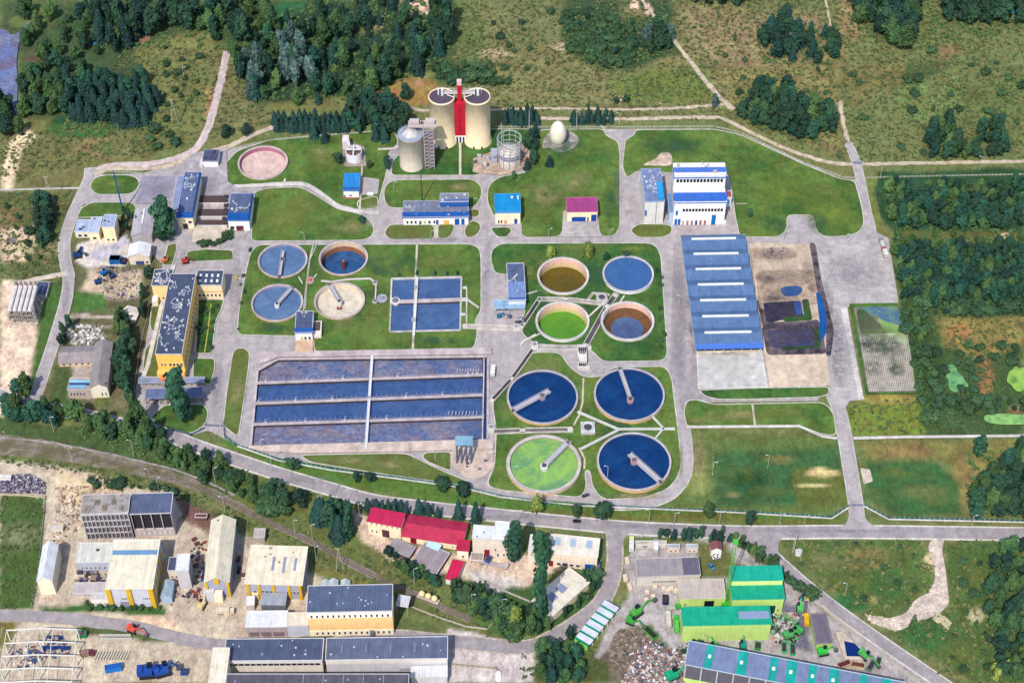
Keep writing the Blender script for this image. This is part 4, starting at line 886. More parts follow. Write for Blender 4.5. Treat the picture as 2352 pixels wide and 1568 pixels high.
# ------------------------------------------------------------ digesters and towers
WC = mat((240,216,178), 'wall'); WC2 = mat((226,208,184), 'wall')
def from_px(x, y, z=0): return G(x, y, z)
dig = thing('digester_tower', 'pair of tall cream digester silos joined by a red stair tower', 'digester', G(1058,322))
o0 = G(1058,322)
for sx, px in ((-1, 1018), (1, 1098)):
    g = G(px, 323)-o0; s = MB(); R = 8.3; s.lathe([(R+1.0,0),(R+1.0,1.2),(R,2.6),(R,36.4),(R+.4,36.6),(R+.4,37.6),(R-.4,37.6),(R-.4,37)], 40, 0, g.x, g.y, True)
    s.obj('silo', WC, dig); t_ = MB(); t_.add([(g.x+(R-.3)*math.cos(2*math.pi*i/40), g.y+(R-.3)*math.sin(2*math.pi*i/40), 37.05) for i in range(40)], [tuple(range(40))]); t_.obj('roof', mat((92,80,98), 'concrete'), dig)
    r_ = MB()
    for q in range(28):
        a = 2*math.pi*q/28; b_ = 2*math.pi*(q+1)/28; p = Vector((g.x+R*math.cos(a), g.y+R*math.sin(a), 37.6)); q2 = Vector((g.x+R*math.cos(b_), g.y+R*math.sin(b_), 37.6)); r_.tube(p, p+Vector((0,0,1.1)), .06, 4); r_.tube(p+Vector((0,0,1.1)), q2+Vector((0,0,1.1)), .08, 4)
    r_.obj('handrail', mat((120,110,130)), dig)
    v = MB(); v.cyl(g.x+.5, g.y+1.5, .9, .9, 37, 42, 10); v.cyl(g.x-2, g.y+2.2, .5, .5, 37, 41.5, 8); v.tube((g.x+2.5*sx, g.y+3, 37), (g.x+2.5*sx, g.y+3, 43), .15, 5); v.obj('roof_vent', mat((240,236,236)), dig)
    for k in (-2.6, 2.6):
        d_ = MB(); d_.box(g.x+k-.5, g.x+k+.5, g.y-R-1.25, g.y-R-.4, 0, 2.2); d_.obj('hatch', mat((80,70,80)), dig)
RED = mat((186,12,44), 'wall')
m = MB(); m.box(-3.4,3.4,-2.8,3.6,6.2,32.6); m.obj('stair_tower', RED, dig)
m = MB(); m.box(-1.35,1.35,-.2,2.6,32.6,46); m.obj('lift_shaft', RED, dig); m = MB(); m.box(-1.45,1.45,-.3,2.7,46,49); m.obj('tower_cap', mat((238,196,200)), dig)
m = MB(); m.box(-3.5,3.5,-2.9,3.7,0,6.2); ent = m.obj('entrance', mat((236,234,238), 'wall'), dig)
for k in (-2.1, 0, 2.1): m = MB(); m.box(k-.55,k+.55,-2.97,-2.88,.3,5.2); m.obj('door', mat((30,30,44)), ent)
for k in range(9): m = MB(); m.box(-.9,.9,-2.9,-2.76,8+k*2.6,9.3+k*2.6); m.obj('window', mat((150,30,60), rough=.2), dig)
m = MB()
for yy in (1.2, 3.2): m.beam((-10,yy,38.6), (10,yy,38.6), .3, .6); m.beam((-10,yy,41), (10,yy,41), .2, .3)
m.beam((-10,2.2,38.2),(10,2.2,38.2),2,.2)
for k in range(11): m.tube((-10+2*k,1.2,38.4),(-10+2*k,1.2,41),.1,4); m.tube((-10+2*k,1.2,38.4),(-8+2*k if k < 10 else 10,1.2,41),.08,4)
m.tube((-8,-1,39),(-3,-3,38.5),.35,6); m.tube((8,-1,39),(3,-3,38.5),.35,6); m.obj('footbridge', mat((238,228,222)), dig)
# sludge silo with cone roof
g = G(947,378); sl_ = thing('storage_silo', 'squat cream silo with a pale cone roof left of the digesters', 'silo', g); m = MB(); m.lathe([(8.1,0),(8.1,25.5),(8.4,25.6),(8.4,26.2)], 40, 0, smooth=True); m.obj('silo', mat((236,218,198), 'wall'), sl_)
m = MB(); m.lathe([(8.4,26.2),(5.5,26.6),(2.6,29.3),(.9,30.2),(.05,30.3)], 24, 0); m.obj('cone_roof', mat((222,212,208), 'metal'), sl_); m = MB(); m.lathe([(8.35,26.25),(5.4,26.9)], 40, 0); m.obj('roof_deck', mat((160,170,190)), sl_)
m = MB()
for i in range(24):
    a = 2*math.pi*i/24; b_ = 2*math.pi*(i+1)/24; p = Vector((8.3*math.cos(a), 8.3*math.sin(a), 26)); q = Vector((8.3*math.cos(b_), 8.3*math.sin(b_), 26)); m.tube(p, p+Vector((0,0,1.2)), .06, 4); m.tube(p+Vector((0,0,1.2)), q+Vector((0,0,1.2)), .07, 4)
for i in range(8): a = i*math.pi/4; m.tube((8.2*math.cos(a),8.2*math.sin(a),26.2),(1*math.cos(a),1*math.sin(a),30.3),.12,4)
m.obj('handrail', mat((180,176,186)), sl_)
def lattice(m, w, d, h, st, r=.1, x0=0, y0=0):
    for i in range(int(h/st)+1):
        z = i*st
        for a, b_ in (((0,0),(w,0)),((w,0),(w,d)),((w,d),(0,d)),((0,d),(0,0))):
            m.tube((x0+a[0],y0+a[1],z),(x0+b_[0],y0+b_[1],z),r,4)
            if z+st <= h+.01: m.tube((x0+a[0],y0+a[1],z),(x0+b_[0],y0+b_[1],z+st),r*.8,4)
    for a in ((0,0),(w,0),(w,d),(0,d)): m.tube((x0+a[0],y0+a[1],0),(x0+a[0],y0+a[1],h),r*1.8,4)
g = G(977,390); lt = thing('stair_tower', 'grey lattice stair tower standing between the squat silo and the digesters', 'stair tower', g); m = MB(); lattice(m, 6, 5, 33, 3, .16); m.obj('frame', mat((190,180,184)), lt)
m = MB()
for i in range(11): m.box(.3,5.7,.3,4.7,i*3-.1,i*3+.05) if i else None; m.beam((1,1,i*3),(5,1,i*3+3),1.1,.2) if i < 11 else None
m.obj('stair', mat((150,136,140)), lt); m = MB(); m.box(-10,8,4,10,32,33); m.box(-9,-3,5,9,33,35.5); m.box(1,7,5,9,33,36); m.obj('top_platform', mat((206,190,186)), lt)
for k in range(5): m = MB(); m.box(-8+k*3,-6.6+k*3,6,7.4,33,34.8); m.obj('machine', mat((110,90,110)), lt)
# gas holder tower with ring frame
g = G(1170,376); gh = thing('gas_holder', 'grey gas holder cylinder with a ring frame of railings on top', 'gas holder', g); m = MB(); m.lathe([(7.2,0),(7.2,12.5),(0.1,14.2)], 32, 0, smooth=True); m.obj('drum', mat((224,212,200), 'metal'), gh)
m = MB(); m.lathe([(7.6,8),(7.6,11.5)], 32, 0); m.obj('band', mat((150,146,170)), gh); m = MB()
for i in range(12):
    a = 2*math.pi*i/12; b_ = 2*math.pi*(i+1)/12; p = Vector((7.8*math.cos(a),7.8*math.sin(a),0)); q = Vector((7.8*math.cos(b_),7.8*math.sin(b_),0)); m.tube(p,p+Vector((0,0,22)),.2,5)
    for z in (10,14,18,21.8): m.tube(p+Vector((0,0,z)),q+Vector((0,0,z)),.16 if z < 21 else .3,5)
m.obj('ring_frame', mat((190,190,198)), gh); m = MB(); m.beam((-9,-2,8),(-16,6,1),2,.3); m.box(-12,-8,-1,5,0,9); m.obj('access_ramp', mat((180,180,196)), gh)
def equip(label, x, y, n, w, d, h, cols, seed):
    r = random.Random(seed); g = G(x, y); t = thing('pump_unit', label, 'machinery', g); 
    for k in range(n):
        m = MB(); a, b_ = r.uniform(-w/2, w/2), r.uniform(-d/2, d/2); s = r.uniform(.7, 1.6); hh = r.uniform(.4, 1)*h
        if k % 2: m.cyl(a, b_, s*.7, s*.7, 0, hh, 12)
        else: m.box(a-s, a+s, b_-s*.7, b_+s*.7, 0, hh)
        m.tube((a,b_,hh*.8),(a+r.uniform(-3,3),b_+r.uniform(-2,2),.4),.16,5); m.obj('machine', mat(cols[k % len(cols)]), t)
    return t
equip('cluster of grey pumps and pipes at the foot of the gas holder', 1115, 375, 10, 14, 10, 3.5, [(190,186,196),(110,100,120),(214,208,204)], 5)
equip('brown and grey pump set just left of the dark firs beside the gas holder', 1196, 368, 7, 8, 8, 2.5, [(206,150,120),(150,120,110)], 6)
# egg gas tank
g = G(1281,330); eg = thing('gas_tank', 'white egg shaped gas tank on a gravel pad', 'gas tank', g); m = MB(); n = 18; m.lathe([(5.6*math.sin(math.pi*i/n)*(1-.08*math.cos(math.pi-math.pi*i/n)), 9.2-9.4*math.cos(math.pi*i/n)) for i in range(n+1)], 36, 0, smooth=True); m.obj('shell', mat((244,236,212), 'plain', .5), eg)
m = MB(); m.lathe([(5.2,0),(5.2,1.1),(3.4,1.3)], 24, 0); m.obj('base_ring', mat((186,176,170)), eg)
# thickener northwest
g = G(814,366); tk = thing('thickener', 'small white open topped thickener reached by a grey gangway', 'thickener', g); m = MB(); m.lathe([(5.4,0),(5.4,7.5),(5.0,7.5),(5.0,4)], 32, 0, smooth=False); m.obj('drum', mat((226,222,228), 'wall'), tk)
m = MB(); m.lathe([(5.0,5.6),(.1,5.4)], 32, 0); m.obj('contents', mat((130,96,76), 'concrete'), tk); m = MB(); m.beam((-5,0,8.6),(5,0,8.6),1.4,.3); m.beam((0,-5.2,8.2),(0,5.2,8.2),1,.3); m.beam((-3,4,8.2),(-5,13,8.2),1.6,.3); m.obj('gangway', STEELW, tk)
for i in range(10): a = i*.628; m = MB(); m.tube((5.4*math.cos(a),5.4*math.sin(a),7.5),(5.4*math.cos(a),5.4*math.sin(a),8.6),.1,4) if i else None; (m.obj('rail_post', STEEL, tk) if i else None)
m = MB(); m.box(-8,-4,9,15,0,8); m.obj('valve_house', mat((220,200,204), 'wall'), tk)
# cylindrical mast left of the long blue building, blue crane boom etc
def mast(label, x, y, h, r=.18, col=(120,114,120), cat='mast', name='lighting_mast', ball=False):
    g = G(x, y); t = thing(name, label, cat, g); m = MB(); m.tube((0,0,0),(0,0,h),r,8,r2=r*.6); m.obj('pole', mat(col), t); m = MB()
    if ball: m.cyl(0,0,.9,.9,h,h+.5,10)
    else: m.beam((-1,0,h+.1),(1,0,h+.1),.3,.3)
    m.obj('lamp_head', mat((80,76,84)), t)
mast('tall dark mast behind the long blue roofed building', 970, 466, 27, .4, (70,64,72)); mast('tall pale mast beside the gas holder', 1215, 318, 24, .3, (210,206,210)); mast('slim pale mast north of the round tank field', 1324, 300, 20, .25, (206,200,196)); mast('slim pale mast left of the gas tank', 1152, 330, 18, .25, (206,200,206))
# ------------------------------------------------------------ buildings
GLASS = mat((40,46,64), 'plain', .15); FRAME = mat((232,230,228), 'plain')
class Bld:
    def __init__(s, name, label, FL, FR, yt, BL, group=None, cat='building', h=None):
        a = G(*FL); b_ = G(*FR); s.a = a; ex = (b_-a); s.w = ex.length; ex.normalize(); ey = Vector((-ex.y, ex.x, 0))
        s.h = hgt(FL[0], FL[1], yt) if h is None else h
        c = G(BL[0], BL[1], s.h); s.d = max(1.5, (c-a).dot(ey)); s.ex, s.ey = ex, ey
        s.t = thing(name, label, cat, a, math.atan2(ex.y, ex.x), group); s.dz = 0
        s.b = (0, s.w, 0, s.d, 0, s.h); q = lambda u, v: tuple((a+s.ex*u+s.ey*v)[:2]); FOOT.append(('building', [q(-1,-1), q(s.w+1,-1), q(s.w+1,s.d+1), q(-1,s.d+1)]))
    def vol(s, FL, FR, yt, BL):   # another volume in the same building frame
        a = G(*FL); b_ = G(*FR); h = hgt(FL[0], FL[1], yt); c = G(BL[0], BL[1], h)
        l = (a-s.a).dot(s.ex); r = (b_-s.a).dot(s.ex); y0 = (a-s.a).dot(s.ey); y1 = (c-s.a).dot(s.ey)
        s.b = (l, r, y0, y1, 0, h); return s
    def wall(s, col, kind='wall', name='wall', z0=None, drop=0):
        x0,x1,y0,y1,z,h = s.b; m = MB(); m.box(x0,x1,y0,y1, z if z0 is None else z0, h-drop); s.wo = m.obj(name, mat(col, kind), s.t); return s
    def flat(s, col, trim=(226,222,220), th=.5, over=.25, kind='roof', name='roof', par=.35):
        x0,x1,y0,y1,z,h = s.b; o = over; x0-=o; x1+=o; y0-=o; y1+=o; m = MB(); p = par
        m.add([(x0,y0,h),(x1,y0,h),(x1,y1,h),(x0,y1,h),(x0,y0,h+th),(x1,y0,h+th),(x1,y1,h+th),(x0,y1,h+th)], [(3,2,1,0),(0,1,5,4),(1,2,6,5),(2,3,7,6),(3,0,4,7)], 1)
        i = [(x0+p,y0+p),(x1-p,y0+p),(x1-p,y1-p),(x0+p,y1-p)]; e = [(x0,y0),(x1,y0),(x1,y1),(x0,y1)]
        vs = [(a,b_,h+th) for a,b_ in e]+[(a,b_,h+th) for a,b_ in i]+[(a,b_,h+th-.25) for a,b_ in i]
        m.add(vs, [(k,(k+1)%4,4+(k+1)%4,4+k) for k in range(4)]+[(4+k,4+(k+1)%4,8+(k+1)%4,8+k) for k in range(4)], 1); m.add(vs, [(8,9,10,11)], 0)
        s.ro = m.obj(name, [mat(col, kind), mat(trim)], s.t); s.rz = h+th-.25; return s
    def gable(s, col, rise, axis='y', wallcol=None, over=.5, kind='metal'):
        x0,x1,y0,y1,z,h = s.b; m = MB()
        if wallcol: m.wedge(x0,x1,y0,y1,z,h-.3,rise,axis); s.wo = m.obj('wall', mat(wallcol, 'wall'), s.t); m = MB()
        m.gable(x0,x1,y0,y1,h,rise,axis,over); s.ro = m.obj('roof', mat(col, kind), s.t); s.rz = h; return s
    def fascia(s, col, drop, out=.5, back=1.5, rise=1.0, sides='F'):   # sloped coloured band along the eaves
        x0,x1,y0,y1,z,h = s.b; m = MB(); T = h+.5+.02
        if 'F' in sides:
            m.add([(x0-out,y0-out,T-drop),(x1+out,y0-out,T-drop),(x1+out,y0+back,T+rise),(x0-out,y0+back,T+rise),(x0-out,y0+back,T-drop),(x1+out,y0+back,T-drop)], [(0,1,2,3),(3,2,5,4),(0,3,4),(1,5,2),(0,4,5,1)])
        if 'R' in sides:
            m.add([(x1+out*1.2,y0,T-drop),(x1+out*1.2,y1,T-drop),(x1-.3,y1,T+rise),(x1-.3,y0,T+rise),(x1-.3,y0,T-drop),(x1-.3,y1,T-drop)], [(0,1,2,3),(3,2,5,4),(0,3,4),(1,5,2)])
        m.obj('fascia', mat(col, 'metal'), s.t); return s
    def box(s, name, fx0, fx1, fy0, fy1, z0, z1, col, kind='plain', par=None):
        x0,x1,y0,y1,z,h = s.b; w = x1-x0; d = y1-y0; m = MB(); m.box(x0+fx0*w, x0+fx1*w, y0+fy0*d, y0+fy1*d, z0, z1); return m.obj(name, mat(col, kind), par or s.t)
    def wins(s, n, f0, f1, z0, z1, fill=.6, side='F', col=None, frame=(232,230,228), name='window'):
        x0,x1,y0,y1,z,h = s.b
        for k in range(n):
            a = f0+(f1-f0)*(k+.5-fill/2)/n; c = f0+(f1-f0)*(k+.5+fill/2)/n; m = MB()
            if side == 'F':
                p, q = x0+a*(x1-x0), x0+c*(x1-x0); m.box(p,q,y0-.12,y0+.1,z0,z1,1); m.box(p+.12,q-.12,y0-.15,y0-.121,z0+.12,z1-.12,0)
            elif side == 'R':
                p, q = y0+a*(y1-y0), y0+c*(y1-y0); m.box(x1-.1,x1+.12,p,q,z0,z1,1); m.box(x1+.121,x1+.15,p+.12,q-.12,z0+.12,z1-.12,0)
            else:
                p, q = y0+a*(y1-y0), y0+c*(y1-y0); m.box(x0-.12,x0+.1,p,q,z0,z1,1); m.box(x0-.15,x0-.121,p+.12,q-.12,z0+.12,z1-.12,0)
            m.obj(name, [mat(col, 'plain', .3) if col else GLASS, mat(frame)], s.t)
        return s
    def door(s, f0, f1, z1, col, side='F', name='door', z0=0):
        x0,x1,y0,y1,z,h = s.b; m = MB()
        if side == 'F': m.box(x0+f0*(x1-x0), x0+f1*(x1-x0), y0-.18, y0+.1, z0, z1)
        else: m.box(x1-.1, x1+.18, y0+f0*(y1-y0), y0+f1*(y1-y0), z0, z1)
        m.obj(name, mat(col, 'metal'), s.t); return s
    def vents(s, n, seed, col=(226,226,230), sz=.5, hh=.8):
        r = random.Random(seed); x0,x1,y0,y1,z,h = s.b
        for k in range(n):
            a = r.uniform(x0+1, x1-1); b_ = r.uniform(y0+1, y1-1); q = sz*r.uniform(.7,1.4); m = MB(); m.box(a-q,a+q,b_-q*.8,b_+q*.8,s.rz-.05,s.rz+hh*r.uniform(.5,1.3)); m.obj('roof_vent', mat(col), s.t)
        return s
    def sky(s, rects, col=(170,190,220), zz=.35):
        for (a,c,e,g) in rects:
            o = s.box('skylight', a,c,e,g, s.rz-.1, s.rz+zz, col)
        return s
    def ducts(s, n, seed, col=(196,198,210), r_=.22):
        r = random.Random(seed); x0,x1,y0,y1,z,h = s.b
        for k in range(n):
            p = Vector((r.uniform(x0+1.5,x1-1.5), r.uniform(y0+2,y1-2), s.rz+.3)); m = MB()
            for q in range(r.randint(3,6)):
                a = r.uniform(0, 6.28); e = p+Vector((math.cos(a), math.sin(a)*1.4, 0))*r.uniform(1.2,2.6)
                e.x = min(max(e.x, x0+.7), x1-.7); e.y = min(max(e.y, y0+.7), y1-.7); e.z = s.rz+.3
                if (e-p).length > .3: m.beam(p, e, r_*2.2, .3)
                p = e
            m.box(p.x-.5,p.x+.5,p.y-.4,p.y+.4,s.rz,s.rz+.9); m.obj('roof_duct', mat(col), s.t)
        return s
SLATE = (76,86,112); WHITE = (240,236,232); CRM = (246,224,188); BLUE = (14,84,164); GREYR = (128,132,156)
B = Bld('screen_house', 'tall narrow screen house with slate roof and blue edge left of the grey filter bays', (412,526),(447,526),499,(424,398)); B.wall(CRM).flat((96,112,150), (30,100,190)).fascia(BLUE,.5,.6,3.4,.9,'FR').ducts(5,1).vents(4,2).door(.3,.6,4.6,(60,54,66)).wins(1,.62,.95,5,7,.7)
B = Bld('filter_house', 'square filter house with slate roof and broad blue front right of the filter bays', (527,530),(575,530),506,(529,447)); B.wall(WHITE).flat((92,104,136), (40,110,190)).fascia(BLUE,.5,.6,5.4,1.0,'FR').ducts(3,3).vents(3,4).door(.35,.7,4.2,(110,50,54)).wins(1,.02,.3,1.5,4,.7)
# filter bays
fb = thing('filter_bays', 'three rows of dark grated filter bays between the two blue edged houses', 'filter bays', (0,0,0))
for (y0, y1) in ((452,470),(483,501),(508,522)):
    m = MB(); w = wpts([(457,y1),(523,y1),(525,y0),(458,y0)]); m.prism(w, 0, .9); m.obj('basin', mat((176,158,152), 'concrete'), fb)
    m = MB(); n = 26
    for k in range(n):
        t = (k+.2)/n; p = w[0].lerp(w[1], t); q = w[3].lerp(w[2], t); m.beam((p.x,p.y+.4,1.5),(q.x,q.y-.4,1.5),.7,.7)
    m.obj('grating', mat((84,66,66)), fb); m = MB(); a = w[0].lerp(w[3],-.1); c = w[1].lerp(w[2],-.1); m.beam((a.x,a.y,1.9),(c.x,c.y,1.9),1.3,1.9); m.obj('wall', mat((224,214,206), 'concrete'), fb)
for k in range(7):
    m = MB(); p = G(518+random.uniform(-4,4), 456+k*10); m.box(p.x-1.2,p.x+1.2,p.y-.8,p.y+.8,.9,2.6); m.obj('drive_unit', mat((70,62,76)), fb)
B = Bld('inlet_tower', 'small dark topped inlet tower on a white base beside the upper left pink tank', (468,386),(502,386),371,(470,345)); B.wall(WHITE).flat((84,90,124),(150,150,170)).vents(6,5,(80,84,110),.8,1.4); B.box('stair', -.25,-.02,-.1,.5,0,3,(220,214,220))
B = Bld('lean_to_shelter', 'long pale blue lean-to roof along the west side of the screen house', (395,494),(410,494),486,(407,405)); B.flat((150,160,196),(190,196,216)); 
for k in range(5): B.box('post', 0.02,.06,k*.22+.02,k*.22+.03,0,B.h,(150,150,160))
B = Bld('hall', 'long grey gabled hall with a bright ridge light beside the tall green tree', (306,560),(351,559),541,(314,482),cat='hall'); B.gable((196,188,194),2.6,'y',(176,168,170)); B.box('ridge_light',.46,.54,.35,.9,B.h+2.0,B.h+2.85,(228,238,248)); B.vents(3,6,(120,110,116),.4,2.6)
B = Bld('shed', 'small bright white gabled shed in front of the long grey hall', (299,608),(346,607),588,(304,562)); B.gable((248,246,246),2.6,'y',(222,204,184)).door(.3,.7,3,(70,90,140)).wins(1,.75,.95,1,3)
B = Bld('site_office', 'low pale blue roofed office of three staggered wings west of the long grey hall', (175,546),(208,546),533,(176,506)); B.wall((230,214,190)).flat((182,196,226),(214,222,240)).vents(2,7,(60,64,90),.9,.6).wins(2,.1,.9,1,3)
B.vol((207,552),(231,552),534,(210,500)).wall((246,222,180)).flat((190,202,230),(214,222,240)).vents(1,8,(60,64,90)).wins(1,.2,.8,1,3); B.vol((242,556),(270,555),522,(243,494)).wall((250,224,176)).flat((178,190,218),(214,222,240)).wins(2,.1,.9,1.2,3,.5).vents(2,9,(70,70,90),.5)
# batching plant: row of tall white silos on a steel frame
g0 = G(24,752); sp = thing('silo_frame', 'steel frame and racks under the five white batching silos', 'steel frame', g0)
wS = 60/PPM(50,752); m = MB(); lattice(m, wS, 4.5, 14, 3.5, .12); m.obj('frame', mat((206,198,196)), sp)
for k in range(12): m = MB(); m.box(.6+k*1.2,1.2+k*1.2,.4,2.2,5+(k%3)*1.5,10+(k%2)*2); m.obj('chute', mat((176,156,90) if k % 3 == 0 else (140,132,136)), sp)
for k in range(5):
    g = Vector((g0.x+1.8+k*2.95, g0.y+1.2, 0)); t = thing('batching_silo', 'long white bin tube lying in the row of five above the steel racks', 'silo', g, 0, 'row of white bin tubes'); m = MB()
    n = 14
    for j in range(2): pass
    vs = []
    for yy, rr in ((0,.9),(.6,1.3),(20.5,1.3),(21,.9)): vs += [(rr*math.cos(2*math.pi*i/n), yy, 12.6+rr*math.sin(2*math.pi*i/n)) for i in range(n)]
    m.add(vs, [(q*n+(i+1)%n, q*n+i, (q+1)*n+i, (q+1)*n+(i+1)%n) for q in range(3) for i in range(n)]+[tuple(range(n)), tuple(reversed(range(3*n,4*n)))]); m.obj('silo', mat((240,230,226), 'metal'), t)
    m = MB(); m.box(-.8,.8,20.4,22,11,15.5); m.tube((0,21,15),(0,21,17.5),.12,4); m.obj('filter', mat((150,136,140)), t)
    for yy in (4, 11, 18): m = MB(); m.box(-.9,.9,yy-.2,yy+.2,0,11.6); m.obj('cradle', mat((150,146,156)), t)
mast('thin dark mast rising behind the white batching silos', 42, 655, 12, .2); 
B = Bld('control_cabin', 'dark roofed control cabin right of the white batching silos', (82,686),(108,686),679,(84,648)); B.wall((214,196,176)).flat((84,92,124),(196,190,190)).wins(3,.15,.9,.6,2,.5)
B = Bld('container', 'bright blue ribbed container on the pale yard', (252,607),(277,607),598,(254,586),cat='container'); B.wall((20,112,180),'metal').flat((50,140,206),(20,100,170),.15,.05,'metal'); B.door(.05,.3,2,(16,90,150))
# L shaped office
B = Bld('office_building', 'long ochre fronted office building with slate roof covered in pale duct work', (368,864),(428,864),814,(398,630)); B.wall((250,196,96)).flat(SLATE,(214,206,204),.6).ducts(24,11,r_=.15).vents(14,12).wins(4,.42,.97,9,11.2,.72).wins(2,.1,.36,9,11.2,.5).door(.08,.5,4.4,(246,140,70))
B.wins(16,.03,.97,8.5,10.5,.5,'R').wins(16,.03,.97,4,6,.5,'R'); B.box('ground_floor',-.03,1.02,-.06,-.005,0,6.5,(238,186,100),'wall'); B.box('entrance',.1,.52,-.1,-.062,0,4.8,(244,142,78))
B.box('side_band',1.004,1.03,.02,.98,6.6,8.0,(246,214,170))
B.vol((356,692),(398,692),657,(366,620)).wall((252,212,150)).flat(SLATE,(214,206,204),.6).ducts(7,13).vents(5,14).wins(3,.1,.9,2,3.8,.5); B.box('annex',-.05,.25,-.35,0,0,5,(240,226,214),'wall'); B.vol((454,686),(514,685),656,(458,622)).wall((248,222,178)).flat(SLATE,(226,218,214),.6).wins(6,.04,.95,2,4.3,.5)
for i in range(4):
    for j in range(2): B.box('skylight',.12+i*.22,.2+i*.22,.2+j*.36,.36+j*.36,B.rz,B.rz+.5,(244,246,250))
B.box('band',.0,1,-.012,-.004,5.6,6.6,(250,206,140))
B = Bld('car_shelter', 'long blue grey shelter roof just in front of the ochre office', (320,888),(470,886),880,(322,868),cat='shelter'); B.flat((150,158,188),(180,186,206),.3)
for k in range(11): B.box('post',k*.099,k*.099+.006,.1,.14,0,B.h,(120,116,126))
B = Bld('car_shelter', 'wider slate blue shelter roof beside the tall dark poplar', (337,930),(466,926),916,(337,894),cat='shelter'); B.flat((104,118,158),(150,156,180),.4)
for k in range(9): B.box('post',k*.123,k*.123+.012,.05,.12,0,B.h,(120,110,110)); 
B.box('back_wall',.0,1,.93,.98,0,B.h,(186,160,142),'wall')
OLDR = (164,152,152)
B = Bld('old_barn', 'old low barn with weathered grey roof lying east to west', (137,842),(219,838),834,(140,797)); B.gable(OLDR,2.2,'x',(222,196,160)).wins(5,.05,.9,.8,2.2,.4)
B = Bld('old_barn', 'old long barn with weathered grey roof and pale gable facing the railway', (213,914),(252,912),890,(232,788)); B.gable((160,150,150),3.2,'y',(240,230,206)).wins(2,.5,.95,1.5,4.5,.35).vents(3,15,(120,110,110),.4,2)
B = Bld('workshop', 'small workshop with two pale blue roof strips west of the long barn', (160,914),(213,914),896,(158,868)); B.wall((190,170,160)).flat((196,176,160),(206,196,190)); B.box('blue_roof',.02,.98,.55,.8,B.rz,B.rz+.6,(150,196,220)); B.box('glass_strip',.02,.98,.38,.54,B.rz,B.rz+.5,(40,70,110)); B.box('blue_roof',.02,.78,.12,.36,B.rz,B.rz+.6,(130,180,216)); B.wins(5,.05,.75,2.4,5,.55,col=(30,70,120))
t = thing('tent', 'pale cream pavilion tent among the trees of the west compound', 'tent', G(298,733)); m = MB(); m.prism([(-4.5,-3),(4,-3),(5,2),(3,7),(-2,8.5),(-5,4)],0,2.6); m.obj('wall', mat((226,210,196),'wall'), t); m = MB(); pp = [(-5,-3.5),(4.5,-3.5),(5.6,2),(3.4,7.6),(-2.2,9.2),(-5.6,4)]; m.add([(p[0],p[1],2.6) for p in pp]+[(0,2,5.6)], [(i,(i+1)%6,6) for i in range(6)]); m.obj('canopy', mat((246,234,222)), t)
m = MB(); m.box(-1,1.2,-12,-4,0,.3); m.obj('ramp', mat((230,214,200)), t)
# plant buildings
B = Bld('pump_house', 'small pump house with slate roof and blue eaves left of the empty cream tank', (680,784),(719,783),765,(684,716)); B.wall(WHITE).flat((84,94,128),(200,204,220)).fascia(BLUE,.5,.5,3.0,.8,'F').ducts(2,17).wins(1,.3,.45,1.6,4,.9,col=(230,196,70)).wins(1,.5,.65,1.6,4,.9).wins(1,.74,.9,1.6,4,.9); B.box('annex',1.03,1.5,.1,.75,0,3.4,(224,206,200),'wall'); B.box('annex_roof',1.05,1.42,.3,.7,3.4,3.7,(90,76,84))
sheet('apron', [(680,786),(719,785),(719,812),(678,813)], mat((226,188,156), 'concrete'), .2)
B = Bld('pump_house', 'little hut with a bright blue pitched roof at the west lawn', (790,455),(825,455),437,(791,399)); B.wall(WHITE).flat((46,140,216),(60,150,220),.3,.3,'metal').fascia((14,84,160),.9,.5,2.0,.2,'F').wins(1,.35,.55,1.6,3,.8).door(.02,.12,2.6,(150,90,100)); B.box('plinth',-.01,1.01,-.05,-.01,0,.9,(186,110,96))
m = MB(); g = G(851,448); m.box(g.x-2,g.x+2,g.y-1,g.y+1,0,1.5); tag(m.obj('storage_tank', mat((240,238,240))), 'white box tank on the apron east of the little blue hut', 'tank')
B = Bld('blower_house', 'long low building with slate roof, blue eaves and a raised blue fronted block', (927,518),(1076,516),500,(929,463)); B.wall(WHITE).flat(GREYR,(170,174,196)).fascia(BLUE,.6,.6,3.6,.7,'F').ducts(3,21).vents(9,22,(170,170,190)).wins(3,.03,.22,1.6,4,.5).wins(1,.24,.28,.8,4,.9,col=(70,80,130)).wins(1,.31,.35,1.4,4,.9,col=(226,186,70)).wins(1,.38,.42,1.4,4,.9).wins(2,.45,.55,1.4,4,.6).door(.5,.54,4.4,(60,110,180)).door(.79,.86,5.2,(0,96,180)).door(.89,.94,5.2,(0,96,180))
B.box('ochre_panel',.62,.7,-.018,-.006,.2,4,(250,196,110)); x0,x1,y0,y1,_,hh = B.b; B.b = (x0+(x1-x0)*.57, x1, y0+(y1-y0)*.62, y1+2, 0, hh+4.2); B.wall((20,96,180),'metal').flat((140,144,166),(190,194,210)).fascia(BLUE,2.6,.4,1.4,.3,'F').vents(4,23)
B = Bld('transformer_house', 'square building with a vivid sky blue roof between two service roads', (1138,517),(1195,516),489,(1139,447)); B.wall((250,226,196)).flat((20,150,214),(60,170,226),.4,.4,'metal').fascia((20,120,190),.6,.4,1.2,.3,'F').wins(2,.08,.3,1.5,4.4,.6).door(.36,.46,4,(240,170,110)).door(.76,.88,5,(10,80,160)).vents(1,24,(236,240,246),.9,.8); B.box('chimney',.9,.95,.7,.78,B.h,B.h+2.4,(244,240,240))
B = Bld('garage', 'garage with a magenta roof and broad blue doors', (1302,511),(1371,510),487,(1302,455)); B.wall((250,226,184)).flat((176,72,136),(196,110,150),.3,.4,'metal').door(.16,.62,4.6,(10,76,170)).door(.8,.98,6.4,(10,72,164)).wins(1,.66,.73,.8,4.6,.8)
